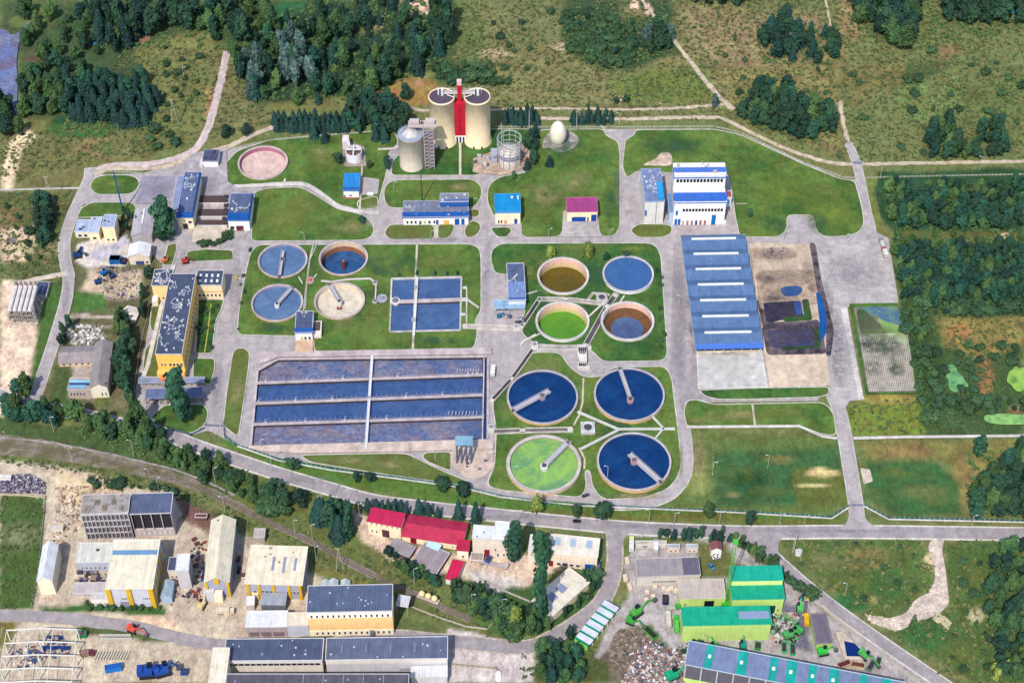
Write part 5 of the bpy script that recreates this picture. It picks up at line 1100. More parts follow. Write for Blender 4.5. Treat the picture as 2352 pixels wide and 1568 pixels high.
B = Bld('dosing_tower', 'tall grey building with slate blue roof left of the big white and blue hall', (1478,515),(1522,514),464,(1469,389)); B.wall((216,210,206),'wall').flat((128,144,186),(160,176,210),.5).ducts(8,25).vents(6,26); B.box('blue_tank_roof',.68,.98,.04,.5,B.rz,B.rz+2.4,(30,156,220)); B.box('blue_panel',.02,.1,-.03,.12,8,12,(0,96,190)); m = MB(); m.box(B.w*.6,B.w*.61+.15,-.16,-.02,0,B.h-.5); m.obj('wall_joint', mat((110,106,112)), B.t)
B = Bld('dewatering_hall', 'big white hall with two stepped roofs edged in strong blue', (1545,517),(1662,516),465,(1542,432),cat='hall'); B.wall((240,234,230)).flat((238,236,238),(240,240,244),.4,.3,'plain').fascia((0,92,190),1.0,.5,5.6,2.6,'F').wins(13,.16,.96,11.5,14,.82,col=(36,34,44)).wins(1,.03,.09,8.5,12.5,.9,col=(20,120,180)).door(.03,.08,5.2,(20,120,190)).door(.095,.145,5.2,(20,120,190)).door(.75,.83,8.5,(0,130,200))
for k, c_ in enumerate(((214,186,180),(190,130,120),(200,140,130),(20,70,120),(170,110,110),(180,120,110))): B.door(.18+k*.085,.22+k*.085,3.8,c_)
x0,x1,y0,y1,_,hh = B.b; m = MB(); B.b = (x0,x1,y0+4.2,y0+18,0,hh+1.0)
y2 = (G(1541,372,hh+13)-B.a).dot(B.ey); B.b = (x0, x1, y1-1, y2, 0, hh+11.5); B.wall((236,230,228)).flat((244,238,234),(240,240,244),.4,.3,'plain').fascia((0,92,190),2.6,.6,5.0,1.6,'F').wins(14,.04,.96,hh+5.6,hh+8.4,.8,col=(30,32,48)).vents(4,27,(190,180,184),.9,1.2); B.box('vent_pipe',.55,.56,.8,.83,B.rz,B.rz+4,(226,220,220)); B.box('vent_pipe',.66,.67,.7,.73,B.rz,B.rz+4,(226,200,196))
for k in range(3): B.box('roof_fan',.24+k*.14,.29+k*.14,.4,.55,B.rz,B.rz+1.2,(200,200,206))
B.b = (x0-2.6, x0-.05, y0+2, y1+6, 0, 9); B.wall((180,196,220)).flat((120,150,200),(160,176,210)); B.b = (x1+1, x1+6, y1+3, y1+9, 0, 8); B.wall((214,226,234)).flat((180,80,80),(230,226,226)).wins(2,.1,.9,3,6,.6,col=(90,180,210))
B.b = (x1-.05+.1, x1+1.2, y0-1, y0+2, 0, 2.4); B.wall((244,232,220))
g = G(1545,560)
t = MB(); 
for k in range(6): p = G(1668+k*4,478+(k%3)*8); t.box(p.x-.2,p.x+.2,p.y-2,p.y+2,0,1.2)
tag(t.obj('pipe_rack', mat((226,216,206))), 'white pipe rack on the small lawn east of the white and blue hall', 'pipe rack')
# great blue hall
B = Bld('drying_hall', 'very long blue roofed hall with seven white ridge lights', (1597,812),(1746,809),791,(1571,540),cat='hall'); h = B.h; m = MB(); nb = 7
m.box(0,.6,0,B.d,0,h-.2); m.box(B.w-.6,B.w,0,B.d,0,h-.2); m.box(.6,B.w-.6,B.d-.6,B.d,0,h-.2); m.box(.6,B.w-.6,B.d*.4,B.d*.4+.5,0,h-.2); m.obj('wall', mat((206,204,206),'wall'), B.t)
m = MB(); st = B.d/nb
for k in range(nb):
    a, e = k*st, (k+1)*st; M_ = (a+e)/2+.5; o = .8
    m.add([(-o,a,h),(B.w+o,a,h),(B.w+o,M_,h+2.1),(-o,M_,h+2.1),(B.w+o,e,h),(-o,e,h)], [(0,1,2,3),(3,2,4,5)], k % 2 and 0)
    m.add([(-o,a,h),(-o,M_,h+2.1),(-o,e,h),(-o,a,h-.35),(-o,e,h-.35),(B.w+o,a,h),(B.w+o,M_,h+2.1),(B.w+o,e,h),(B.w+o,a,h-.35),(B.w+o,e,h-.35)], [(0,1,2),(3,0,2,4),(7,6,5),(7,5,8,9)], 1)
m.add([(-.8,-.02,h),(B.w+.8,-.02,h),(B.w+.8,-.02,h-.3),(-.8,-.02,h-.3)], [(3,2,1,0)], 1); m.obj('roof', [mat((92,122,166),'metal'), mat((206,214,226))], B.t)
for k in range(nb):
    M_ = (k+.5)*st+.5; m = MB(); m.box(B.w*.14,B.w*.86,M_-.75,M_+.75,h+1.7,h+2.7); o = m.obj('ridge_light', mat((236,240,240)), B.t); m = MB(); m.box(B.w*.14,B.w*.86,M_-.81,M_-.76,h+1.7,h+2.3); m.obj('shade_strip', mat((150,160,176)), B.t)  # grey strip paints the shadow on the lower face of each ridge light
B.b = (0,B.w,-1.2,0,0,h); m = MB(); m.add([(-.8,-2.2,h-1.9),(B.w+.8,-2.2,h-1.9),(B.w+.8,.3,h+.25),(-.8,.3,h+.25),(-.8,-2.2,h-2.1),(B.w+.8,-2.2,h-2.1)], [(0,1,2,3),(4,5,1,0)]); m.obj('fascia', mat((0,96,196),'metal'), B.t)
for k in range(8): m = MB(); x = k*(B.w-.5)/7; m.box(x,x+.5,-.55,-.05,0,h-.6); m.obj('post', mat((206,202,200)), B.t)
m = MB(); m.box(0,B.w,-.5,-.05,0,2.0); m.obj('front_wall', mat((236,214,184),'concrete'), B.t)
m = MB(); a = G(1600,806); b_ = G(1604,893); c = G(1762,891); d_ = G(1748,803)
for p, q in ((a,b_),(b_,c),(c,d_)): m.beam((p.x,p.y,1.0),(q.x,q.y,1.0),.5,1.0)
tag(m.obj('low_wall', mat((236,228,222),'concrete')), 'low pale wall round the white slab in front of the blue hall', 'wall'); m = MB()
for p, q in (((1762,818),(1898,815)),((1898,815),(1906,886)),((1906,886),(1768,890)),((1768,890),(1756,780)),((1722,562),(1756,780)),((1745,748),(1846,741)),((1722,600),(1862,598)),((1865,600),(1895,760))):
    p = G(*p); q = G(*q); m.beam((p.x,p.y,.9),(q.x,q.y,.9),.45,.9)
tag(m.obj('low_wall', mat((226,212,200),'concrete')), 'low pale walls round the sludge beds east of the blue hall', 'wall')
# building with canopy
B = Bld('grit_house', 'dark slate roofed house with a lighter blue lower roof left of the olive tank', (1168,712),(1207,711),690,(1170,606)); B.wall((214,214,226)).flat((90,104,140),(214,216,226)).fascia(BLUE,.6,.4,1.4,.3,'F').ducts(3,28); B.box('lower_roof',.0,1.0,.05,.48,B.rz,B.rz+.35,(128,152,200),'metal')
B = Bld('canopy', 'pale blue canopy over machinery beside the dark slate roofed house', (1136,722),(1204,720),709,(1137,690),cat='canopy'); B.flat((150,186,216),(176,206,226),.3)
for k in range(5): B.box('post',k*.24+.01,k*.24+.02,.05,.08,0,B.h,(200,200,206))
equip('blue and grey dewatering machines under the pale blue canopy', 1172, 731, 9, 16, 5, 2.4, [(30,110,150),(90,86,100),(206,176,150),(60,130,170)], 8)
equip('row of dark machines beside the diagonal channel foot', 1196, 742, 5, 5, 4, 2.4, [(60,60,72),(190,186,190)], 9)
# screw lift
g = G(1066,1062); sp = thing('screw_lift', 'screw pump lift with pale blue roof and grey inclined tubes beside the aeration basin', 'screw lift', g); hR = 12
a = G(1045,1020,hR)-g; b_ = G(1086,1019,hR)-g; m = MB(); m.box(a.x,b_.x,a.y-.5,a.y+6,hR-.5,hR); m.obj('roof', mat((140,184,208),'metal'), sp)
for k in range(4): m = MB(); x = a.x+1+k*(b_.x-a.x-2)/3; m.tube((x,a.y+.5,hR-.5),(x,-1,.3),.55,8); m.obj('screw_tube', mat((90,100,124)), sp)
for x in (a.x+.4, b_.x-.4): 
    for y in (a.y, a.y+5): m = MB(); m.box(x-.2,x+.2,y-.2,y+.2,0,hR-.5); m.obj('post', mat((206,200,204)), sp)
equip('grey pump motors on the loop road apron under the screw lift', 1092, 1065, 10, 12, 10, 1.8, [(120,110,112),(150,130,116),(84,80,88)], 12)
g = G(1337,845); sp = thing('screw_lift', 'pale concrete screw lift with dark ribbed incline on the small turning circle', 'screw lift', g); m = MB(); m.box(-2.6,2.8,2,15,0,4.2); m.box(-3.2,4.5,-1.6,-.4,0,2.2); m.box(-2.6,-2,-1,3,0,4.2); m.obj('body', mat((236,226,220),'concrete'), sp)
for k in range(4): m = MB(); m.tube((-1.2+k*1.0,9,4.6),(-1.2+k*1.0,-.2,1),.36,6); m.obj('screw_tube', mat((76,72,80)), sp)
for k in range(4): m = MB(); m.box(-2+k*1.2,-1.2+k*1.2,9.4,11.4,4.2,5.6); m.obj('motor', mat((80,74,84)), sp)
# ------------------------------------------------------------ southern industrial quarter
LIME = (190,218,122); TEAL = (24,172,138); YEL = (236,184,40); CREAMR = (250,238,212)
B = Bld('concrete_shell', 'ruined grey concrete shell with a grid of empty window openings', (202,1238),(309,1234),1181,(208,1137)); B.wall((96,88,98)).flat((170,160,158),(206,200,200),.5,kind='concrete')
m = MB(); n = 11
for k in range(n+1): x = k*(B.w-.5)/n; m.box(x,x+.5,-.7,-.02,0,B.h-.1)
for k in range(5): z = k*(B.h-.7)/4; m.box(0.01,B.w-.01,-.66,-.03,z+.05,z+.65)
m.obj('facade_grid', mat((206,198,196),'concrete'), B.t); B.vents(14,31,(150,142,136),.7,.5)
for k in range(5): B.box('rubble',.08+k*.18,.2+k*.17,.15+(k%2)*.3,.4+(k%2)*.3,B.rz,B.rz+.5,(140,132,110),'gravel')
B = Bld('open_hall', 'grey roofed building with an open dark upper storey beside the ruined shell', (312,1232),(404,1229),1181,(319,1134)); B.box('lower_wall',0,1,0,1,0,5.5,(190,176,174),'wall'); B.box('shade_block',.02,.98,.1,.98,5.5,B.h-.2,(50,44,54)); B.flat((96,106,136),(214,208,212),.5)  # solid dark box stands in for the shade inside the open storey
for k in range(5): B.box('post',k*.245,k*.245+.018,0,.03,5.5,B.h,(214,206,204))
B.wins(7,.05,.95,1.6,4.2,.4,col=(236,232,236)); B.box('side_wall',.985,1.0,.0,1,5.5,B.h,(190,184,190))
B = Bld('warehouse', 'white L shaped warehouse with yellow pilasters and a blue skylight strip', (254,1393),(361,1392),1352,(268,1240)); B.wall((196,196,204)).flat(CREAMR,(236,232,224),.4,.3,'metal').sky([(.02,.98,.69,.78)],(110,150,190)).wins(5,.28,.48,6.5,8.2,.7,col=(40,40,50)).wins(5,.74,.94,6.5,8.2,.7,col=(40,40,50)).door(.24,.42,4.6,(156,158,172))
for k in (0,.43,.9): B.box('pilaster',k,k+.1,-.03,-.004,0,B.h+.1,YEL)
for k in range(5): B.box('pilaster',1.002,1.012,.02+k*.19,.1+k*.19,0,B.h-1,(230,190,40))
B.vol((180,1312),(262,1309),1291,(191,1247)).wall((178,180,192)).flat((226,224,214),(232,230,224),.4,.2,'metal').wins(7,.08,.95,2.5,4.3,.35).vents(1,33,(70,66,66),.5,1.2)
B = Bld('shed', 'low grey shed with pale corrugated roof left of the yellow pilastered warehouse', (170,1370),(249,1369),1362,(177,1338),cat='shed'); B.wall((190,176,180)).flat((206,196,194),(220,212,210),.3,kind='metal').wins(2,.3,.5,1,2.4,.4)
B = Bld('shed', 'small cream annex with red door below the low grey shed', (213,1392),(252,1391),1376,(216,1362),cat='shed'); B.wall((240,226,214)).flat((226,220,216)).wins(3,.1,.9,2,3.6,.2,col=(170,100,110))
t = equip('heap of dark scrap machinery between the warehouse and the low shed', 216, 1326, 26, 18, 7, 2.0, [(70,60,90),(120,110,130),(150,130,110),(60,56,70)], 33)
B = Bld('tent_hall', 'long white tent hall with gabled roof at the far southwest', (95,1364),(129,1363),1334,(109,1252),cat='hall'); B.gable((248,248,252),3.6,'y',(246,228,196),.3)
B = Bld('hall', 'long cream hall with yellow gable panel and corner strips', (478,1370),(532,1369),1336,(500,1195),cat='hall'); B.gable((244,230,204),4.6,'y',(160,162,180),.6); B.box('corner_strip',0,.1,-.012,-.002,0,B.h-.4,YEL); B.box('corner_strip',.88,1,-.012,-.002,0,B.h-.4,YEL); B.box('gable_panel',.4,.6,-.016,-.003,B.h-1.5,B.h+3,YEL); B.box('porch',.33,.68,-.09,-.01,0,6.5,(240,226,196),'wall'); B.wins(4,.36,.64,3,4.2,.5)
B.vents(2,35,(80,80,84),.4,3.2)
B = Bld('factory', 'cream roofed factory with yellow corner strips and three blue grey roof lights', (571,1372),(697,1376),1338,(583,1254),cat='factory'); B.wall((164,166,184)).flat((250,236,208),(240,228,206),.4,.8,'metal').sky([(.42,.46,.35,.72),(.62,.66,.3,.72),(.82,.86,.36,.7)],(140,150,180)).vents(5,36,(160,150,140),.35).wins(6,.1,.55,5,7,.6).wins(4,.7,.95,5,7,.6)
for k in (.0,.2,.46,.74,.94): B.box('corner_strip',k,k+.055,-.02,-.003,0,B.h,YEL)
B.box('corner_strip',1.001,1.008,.05,.15,0,B.h,YEL); B.box('lean_to',.28,.72,-.34,-.03,0,6,(128,132,144),'metal'); B.box('lean_to_roof',.27,.73,-.36,-.025,6,6.3,(170,176,186),'metal'); B.box('loading_panel',.08,.2,-.05,-.004,0,5,(250,226,180))
B = Bld('cabin', 'narrow grey block with white roof between the two cream halls', (414,1352),(442,1351),1310,(420,1273)); B.wall((196,190,190)).flat((240,240,246),(226,226,232)); 
B = Bld('cabin', 'small cabin with slate roof beside the narrow grey block', (390,1330),(414,1330),1310,(393,1280)); B.wall((226,206,196)).flat((84,90,120),(206,200,206)).wins(2,.1,.9,1.5,3.5,.4,col=(150,60,70))
t = Bld('storage_tent', 'small pale blue tent shelter east of the pilastered warehouse', (372,1384),(397,1384),1372,(376,1334),cat='tent'); t.gable((178,200,216),2.2,'y',(160,180,200),.2)
B = Bld('shed', 'wide white roofed shed adjoining the slate roofed yellow office block', (569,1461),(661,1460),1439,(571,1404),cat='shed'); B.wall((176,160,162)).flat((246,246,250),(236,236,238),.4,.4,'metal').door(.05,.3,4,(150,132,136)).door(.35,.6,4,(150,132,136)).door(.65,.92,4,(150,132,136))
B = Bld('shed', 'cream roofed shed squeezed between the white shed and the yellow office block', (662,1461),(711,1460),1436,(665,1407),cat='shed'); B.wall((196,196,210)).flat((244,232,210),(236,226,210),.4,.2,'metal')
B = Bld('small_shed', 'small white flat shed above the wide white roofed shed', (567,1402),(586,1401),1390,(568,1370),cat='shed'); B.wall((190,176,170)).flat((246,242,238))
B = Bld('office_block', 'two storey yellow office block with slate roof and two rows of windows', (712,1459),(905,1455),1407,(720,1346)); B.wall((246,204,140)).flat((92,104,134),(220,214,214),.6).vents(12,38,(196,200,216),.35,.5); B.box('white_band',0,1,-.022,-.004,B.h-4.6,B.h-.2,(250,240,220),'wall'); B.box('white_band',0,1,-.02,-.003,0,4.6,(246,232,206),'wall')
x0,x1,y0,y1,_,hh = B.b; B.b = (x0,x1,y0-.45,y1,0,hh); B.wins(15,.02,.98,hh-3.9,hh-1.5,.36).wins(14,.06,.98,1.5,3.9,.36); B.b = (x0,x1,y0,y1,0,hh); B.box('entrance',.72,.77,-.12,-.02,0,4.5,(110,120,130))
B = Bld('open_shelter', 'small pale shelter roof behind the east gable of the yellow office block', (912,1412),(938,1416),1390,(914,1366),cat='shelter'); B.flat((226,226,232)); B.box('back_wall',0,1,.9,.98,0,B.h,(60,70,110)); B.box('post',.0,.04,0,.05,0,B.h,(200,196,196)); B.box('post',.94,.98,0,.05,0,B.h,(200,196,196)) 
# long halls at the bottom edge
B = Bld('factory_hall', 'long slate roofed hall with strip windows at the bottom edge, west half', (521,1548),(744,1546),1518,(527,1468),cat='hall'); B.wall((226,216,204)).flat((84,94,122),(226,222,224),.6).vents(9,41,(200,200,214),.4,.7).wins(16,.02,.98,B.h-4.0,B.h-2.0,.92,col=(50,46,56)); B.box('white_band',0,1,-.02,-.003,B.h-1.7,B.h-.1,(246,242,236))
B = Bld('factory_hall', 'long slate roofed hall with bright front band at the bottom edge, east half', (752,1546),(1029,1542),1516,(756,1466),cat='hall'); B.wall((200,196,204)).flat((104,112,138),(226,222,224),.6).vents(8,42,(200,200,214),.4,.7); B.box('white_band',0,1,-.02,-.003,B.h-3.0,B.h-.1,(246,238,226)); B.box('grey_band',.6,1,-.05,-.021,2.5,4.5,(170,170,180))
for k in range(4): B.box('roof_hatch',.12+k*.2,.14+k*.2,.3,.7,B.rz,B.rz+.4,(120,124,146))
B = Bld('factory_hall', 'dark low roofed hall cut by the bottom edge in front of the slate roofed halls', (524,1640),(940,1640),1600,(524,1548),cat='hall'); B.wall((200,190,180)).flat((96,92,104),(210,204,206),.5).vents(6,43,(180,180,190),.4,.6)
for k in range(5): B.box('roof_seam',.42+k*.11,.423+k*.11,.02,.98,B.rz,B.rz+.2,(170,166,176))
B = Bld('gable_annex', 'cream annex with pale roof at the west end of the long bottom halls', (484,1640),(522,1640),1600,(500,1488)); B.wall((250,230,200)).flat((252,238,214),(240,230,214))
B = Bld('low_annex', 'white flat annex at the east end of the long bottom halls', (945,1572),(1028,1570),1556,(948,1530)); B.wall((206,200,204)).flat((240,238,240),(226,220,214))
# red roofed row
def rot_b(*a, **k): return Bld(*a, **k)
B = Bld('brick_house', 'cream house with narrow red roof at the west end of the red row', (847,1225),(922,1239),1196,(850,1166)); B.wall((246,226,190)).flat((206,40,86),(206,40,86),.3,.5,'metal').wins(2,.05,.32,2.2,4.2,.35).door(.42,.64,6,(86,40,60)).wins(6,.04,.98,B.h-2.0,B.h-.6,.3,col=(150,40,60))
B = Bld('long_house', 'long cream house under a vivid crimson roof', (924,1243),(1062,1264),1240,(934,1180)); B.h = 5.2; B.b = (0,B.w,0,B.d,0,5.2); c = G(934,1181,5.2); B.d = (c-B.a).dot(B.ey); B.b = (0,B.w,0,B.d,0,5.2); B.wall((250,228,190)).gable((196,40,80),2.4,'x'); B.door(.14,.24,4.4,(150,20,40)).wins(2,.46,.54,1.6,3,.6).wins(3,.82,.98,1.6,3,.5)
B = Bld('small_house', 'small cream house with crimson roof at the east end of the red row', (1050,1282),(1076,1284),1263,(1054,1240)); B.wall((250,232,206)).flat((196,40,80),(196,40,80),.3,.4,'metal').wins(1,.4,.65,1.4,3.2,.8)
B = Bld('kiosk', 'isolated small cream shed with crimson roof beside the grey barns', (1024,1340),(1048,1346),1328,(1038,1284)); B.wall((226,220,214)).flat((212,34,84),(196,40,80),.3,.3,'metal')
B = Bld('grey_barn', 'weathered grey roofed barn beside the isolated crimson roofed shed', (945,1304),(1002,1328),1308,(980,1252)); B.h = 4; B.b = (0,B.w,0,max(10,B.d*.9),0,4); B.wall((90,76,80)).flat((166,152,156),(206,200,200),.3,.4,'metal'); B.box('pale_panel',.1,.6,.9,1.2,B.rz,B.rz+.4,(196,226,232))
B = Bld('grey_barn', 'low grey barn roof half hidden in shrubs west of the other grey barn', (892,1268),(940,1288),1262,(910,1240)); B.h = 3.6; B.b = (0,B.w,0,7,0,3.6); B.wall((100,86,86)).flat((164,154,156),(190,184,184),.3,.4,'metal')
B = Bld('workshop', 'cream workshop with two white roofs, a red gate and a blue door', (1086,1276),(1170,1282),1235,(1092,1206)); B.wall((226,208,190)).flat((240,242,246),(220,214,214),.4,.3,'metal').vents(2,45,(110,110,120),.5,.4).door(.32,.46,6.5,(160,36,44)).wins(1,.6,.65,6,8,.9).wins(1,.66,.72,1,4,.9,col=(30,90,160)).wins(1,.82,.88,2,4,.9)
B.b = (B.w*.58, B.w*1.02, 1, B.d+2.5, 0, B.h+1.6); B.wall((230,226,226)).flat((244,246,250),(230,230,234),.3,.2,'metal'); B.b = (-.5,B.w*.3,-5,-.1,0,3); B.flat((178,160,150)).box('post',.02,.06,.05,.1,0,3,(150,140,130))
B = Bld('workshop', 'long white roofed workshop with three roof lights and a blue gate', (1258,1298),(1370,1310),1268,(1262,1226)); B.wall((236,214,190)).flat((246,236,220),(240,232,220),.4,.4,'metal').sky([(.1,.22,.45,.85),(.42,.54,.45,.85),(.74,.86,.45,.85)],(170,190,210)).door(.02,.11,4.6,(130,24,40)).wins(4,.16,.68,1.6,3.6,.6,col=(24,44,90)).door(.76,.97,5,(20,96,190),z0=0)
B.b = (-10.5,-.2,0,B.d*.9,0,B.h-.5); B.wall((226,214,200)).flat((244,238,230),(232,226,220),.3,.2,'metal')
B = Bld('workshop', 'diagonal cream roofed workshop with grey roof lights among the poplars', (1262,1434),(1352,1352),1408,(1212,1389),h=5.6); B.wall((240,220,186)).flat((244,232,212),(236,226,210),.4,.4,'metal').sky([(.28,.42,.4,.75),(.52,.66,.4,.75),(.08,.2,.4,.75)],(140,150,180)).wins(5,.1,.9,1.5,3,.2,col=(190,170,150))
# recycling yard halls
B = Bld('old_workshop', 'long grey asbestos roofed workshop with a dark end bay', (1462,1345),(1606,1340),1325,(1463,1284)); B.wall((206,196,184)).flat((166,156,158),(196,188,184),.4,kind='metal').wins(16,.24,.62,2.4,4.2,.8,col=(60,40,44)); B.box('dark_roof',.74,1.0,.04,.96,B.rz,B.rz+.3,(110,104,122),'metal'); B.box('clay_wall',.76,1.0,-.03,-.004,0,4,(206,176,160),'wall')
B = Bld('hall', 'beige ribbed roof hall with lime green wall and dark gateway', (1559,1392),(1664,1390),1375,(1558,1332),cat='hall'); B.wall(LIME).flat((206,192,180),(216,204,190),.4,.3,'metal').door(.55,.76,4.6,(24,22,30)).wins(1,.1,.16,1,2.6,.8)
B = Bld('green_hall', 'tall lime green hall under two teal roofs beside the green crane', (1677,1412),(1794,1410),1376,(1678,1342),cat='hall'); B.wall(LIME).flat(TEAL,(0,176,140),.4,.4,'metal').wins(10,.1,.96,3.2,4.8,.4).door(.32,.44,6,(30,60,50)).door(.74,.86,8,(30,70,70))
B.b = (0,B.w,B.d-.6,B.d+8,0,B.h+4.2); B.wall((214,240,140)).flat((30,182,152),(0,176,150),.4,.4,'metal')
B = Bld('green_hall', 'long lime green hall under one broad teal roof with a grey roof light', (1565,1472),(1765,1468),1436,(1565,1396),cat='hall'); B.wall(LIME).flat((24,176,138),(0,180,136),.4,.4,'metal').sky([(.64,.99,.3,.72)],(140,156,186)); B.box('grey_canopy',.1,.45,1.0,1.14,B.h-3,B.h-2.6,(150,144,158))
B = Bld('bay_shed', 'grey roofed shed with lime green front on the east side of the yard', (1873,1492),(1908,1490),1478,(1870,1410),cat='shed'); B.wall((176,206,110)).flat((120,110,124),(150,140,146),.4,.3,'metal').door(.2,.7,3,(60,150,60))
B = Bld('striped_hall', 'huge slate blue roof with teal stripes at the bottom right edge', (1569,1562),(2060,1658),1525,(1588,1473),cat='hall'); B.wall((96,92,104)).flat((128,142,176),(196,206,220),.4,.4,'metal')
for k, f in enumerate((.085,.235,.385,.465,.565,.66,.8,.9)): B.box('teal_stripe',f,f+.035+.01*(k%2),.0,1.0,B.rz-.02,B.rz+.16,(30,172,160),'metal'); B.box('roof_light',f+.012,f+.026,.45,.58,B.rz,B.rz+.6,(244,244,240))
for k in range(14): B.box('front_post',k*.075,k*.075+.006,-.02,-.003,0,B.h-.3,(206,200,206))
B.box('lime_wall',0,1,-.05,-.021,0,3.2,LIME,'wall')
# diagonal sawtooth bays
a = G(1350,1497); b_ = G(1420,1408); ex = (b_-a).normalized(); L = (b_-a).length; t = thing('bulk_bays', 'diagonal row of storage bays with white and teal striped roof', 'storage bays', a, math.atan2(ex.y, ex.x))
m = MB(); m.box(0,L,7.6,8,0,5); m.obj('back_wall', mat(LIME,'wall'), t)
for k in range(7): m = MB(); x = k*(L-.6)/6; m.box(x,x+.6,.3,7.6,0,5.2); m.obj('partition', mat((244,224,196) if k else (130,200,90),'wall'), t)
for k in range(6): x = k*L/6; m = MB(); m.box(x+1.1,x+L/6-.02,-.2,8.3,5.22,5.5); m.obj('roof_panel', mat((226,226,240),'metal'), t); m = MB(); m.box(x,x+1.08,-.3,8.4,5.22,5.7); m.obj('teal_strip', mat((0,150,110),'metal'), t)
# settling pit
g = wpts([(1918,1455),(1932,1452),(2000,1510),(1992,1516),(1940,1516)]); m = MB(); m.prism(g, 0, 1.2); pt = tag(m.obj('concrete_pit', mat((214,196,178),'concrete')), 'triangular concrete pit with dark blue water east of the grey roofed shed', 'pit')
w = wpts([(1938,1474),(1962,1479),(1992,1510),(1944,1509)]); m = MB(); m.add([(p.x,p.y,1.25) for p in w], [tuple(reversed(range(4)))]); m.obj('water', water((16,44,110),(10,40,100)), pt)
# green tower crane mast
g = G(1667,1388); t = thing('crane_mast', 'tall lime green lattice crane mast between the beige and teal halls', 'crane', g); m = MB()
hh = hgt(1667,1388,1246)
for i in range(int(hh/3)):
    z = i*3
    for (p, q) in (((-.7,-.7),(.7,-.7)),((.7,-.7),(.7,.7)),((.7,.7),(-.7,.7)),((-.7,.7),(-.7,-.7))): m.tube((p[0],p[1],z),(q[0],q[1],z+3),.07,4); m.tube((p[0],p[1],z),(p[0],p[1],z+3),.13,4)
m.obj('mast', mat((84,180,74)), t); m = MB(); m.box(-2.4,2.4,-2.4,2.4,0,3); m.obj('base', mat((60,180,50)), t); m = MB(); m.box(-1.2,1.2,-1.2,1.2,hh,hh+1.5); m.obj('head', mat((80,200,70)), t)
# blue boom lying beside the oval lawn
m = MB(); hb = 22; g = G(283,488); t = thing('boom_mast', 'tall blue steel mast between the two western oval lawns', 'mast', g); m.tube((0,0,0),(-.5,0,hgt(283,488,392)),.55,8,r2=.4); m.obj('mast', mat((0,92,160)), t); m = MB(); m.cyl(0,0,1.4,1.2,0,1,12); m.obj('foot', mat((120,110,116),'concrete'), t)
# steel portal frames (unfinished hall)
g0 = G(8,1568); t = thing('steel_frame', 'white steel skeleton of an unfinished hall at the bottom left', 'steel frame', (0,0,0)); WF = mat((244,238,230))
for k in range(5):
    yy = 1590-k*30; xa = 4+k*5; xb = 172+k*3; hh = 9; A = G(xa,yy); Bq = G(xb,yy-2); 
    m = MB(); m.beam(A+Vector((0,0,hh+.4)), A.lerp(Bq,.5)+Vector((0,0,hh+1.8)), .45, .6); m.beam(A.lerp(Bq,.5)+Vector((0,0,hh+1.8)), Bq+Vector((0,0,hh+.4)), .45, .6)
    for f in (0, .5, 1): p = A.lerp(Bq, f); m.box(p.x-.25,p.x+.25,p.y-.25,p.y+.25,0,hh+(.6 if f == .5 else 0))
    m.obj('portal', WF, t)
for f in (0, .33, .66, 1):
    m = MB(); a = G(4+168*f,1590); b_ = G(24+160*f,1468); m.beam(a+Vector((0,0,hh+.3)), b_+Vector((0,0,hh+.3)), .25, .3); m.obj('purlin', WF, t)
# ------------------------------------------------------------ fences
def fence(label, pts, h, colr, kind='panel', post=(226,224,220), cat='fence'):
    P_ = [G(x, y) for x, y in pts]; m = MB(); q = MB(); f = thing('fence', label, cat, (0,0,0))
    for a, b_ in zip(P_, P_[1:]):
        L = (b_-a).length; d = (b_-a)/L; n = max(1, int(L/2.6))
        if kind == 'panel': m.beam(a+Vector((0,0,h)), b_+Vector((0,0,h)), .14, h-.1)
        else:
            k = max(1, int(L/.5))
            for i in range(k): p = a+d*(L*i/k); e = a+d*(L*(i+.55)/k); m.beam(p+Vector((0,0,h)), e+Vector((0,0,h)), .06, h-.15)
            m.beam(a+Vector((0,0,h)), b_+Vector((0,0,h)), .1, .12)
        for i in range(n+1): p = a+d*(L*i/n); q.box(p.x-.1,p.x+.1,p.y-.1,p.y+.1,0,h+.12)
    m.obj('panel', mat(colr), f); o = q.obj('posts', mat(post), f); o['kind'] = 'stuff'; return f
fence('pale perimeter fence along the northern edge of the works', [(206,392),(330,400),(440,392),(525,345),(620,324),(800,309),(950,296),(1130,293),(1400,294),(1640,292),(1700,306),(1850,377),(1935,409),(1972,411)], 1.3, (206,206,186), 'slat')
fence('pale fence running east from the gate by the plantation', [(1985,411),(2040,408),(2352,402),(2430,400)], 1.3, (196,196,170), 'slat')
TF = (20,128,128)
fence('teal fence between the public road and the aeration basin', [(513,972),(516,1005),(545,1026),(640,1058),(760,1080),(900,1098),(1060,1120),(1150,1142),(1240,1156)], 2.6, TF, 'slat', (190,210,206)); struct(strip(wpts([(545,1028),(640,1061),(760,1083),(900,1101),(1060,1123),(1150,1145),(1340,1165),(1500,1172),(1700,1181),(1910,1194),(1950,1168)]), 1.0, nz(), 'kerb', KERB)); struct(strip(wpts([(1984,1166),(2040,1196),(2352,1203),(2420,1205)]), 1.0, nz(), 'kerb', KERB))
fence('teal fence south of the ring road and meadow up to the east gate', [(1240,1157),(1340,1162),(1500,1170),(1700,1178),(1905,1190),(1952,1163)], 2.4, (24,122,116), 'slat', (190,210,206)); fence('teal fence leading east from the east gate', [(1982,1162),(2042,1192),(2352,1199),(2430,1202)], 2.4, (20,110,116), 'slat', (190,210,206))
fence('dark blue fence round the lawn by the shelter roofs', [(345,968),(400,990),(440,1000),(470,985)], 2.0, (16,80,120), 'slat', (120,150,170)); fence('pale wall between the west road and the compound', [(172,640),(168,690),(150,760),(140,820)], 1.2, (210,200,180), 'slat')
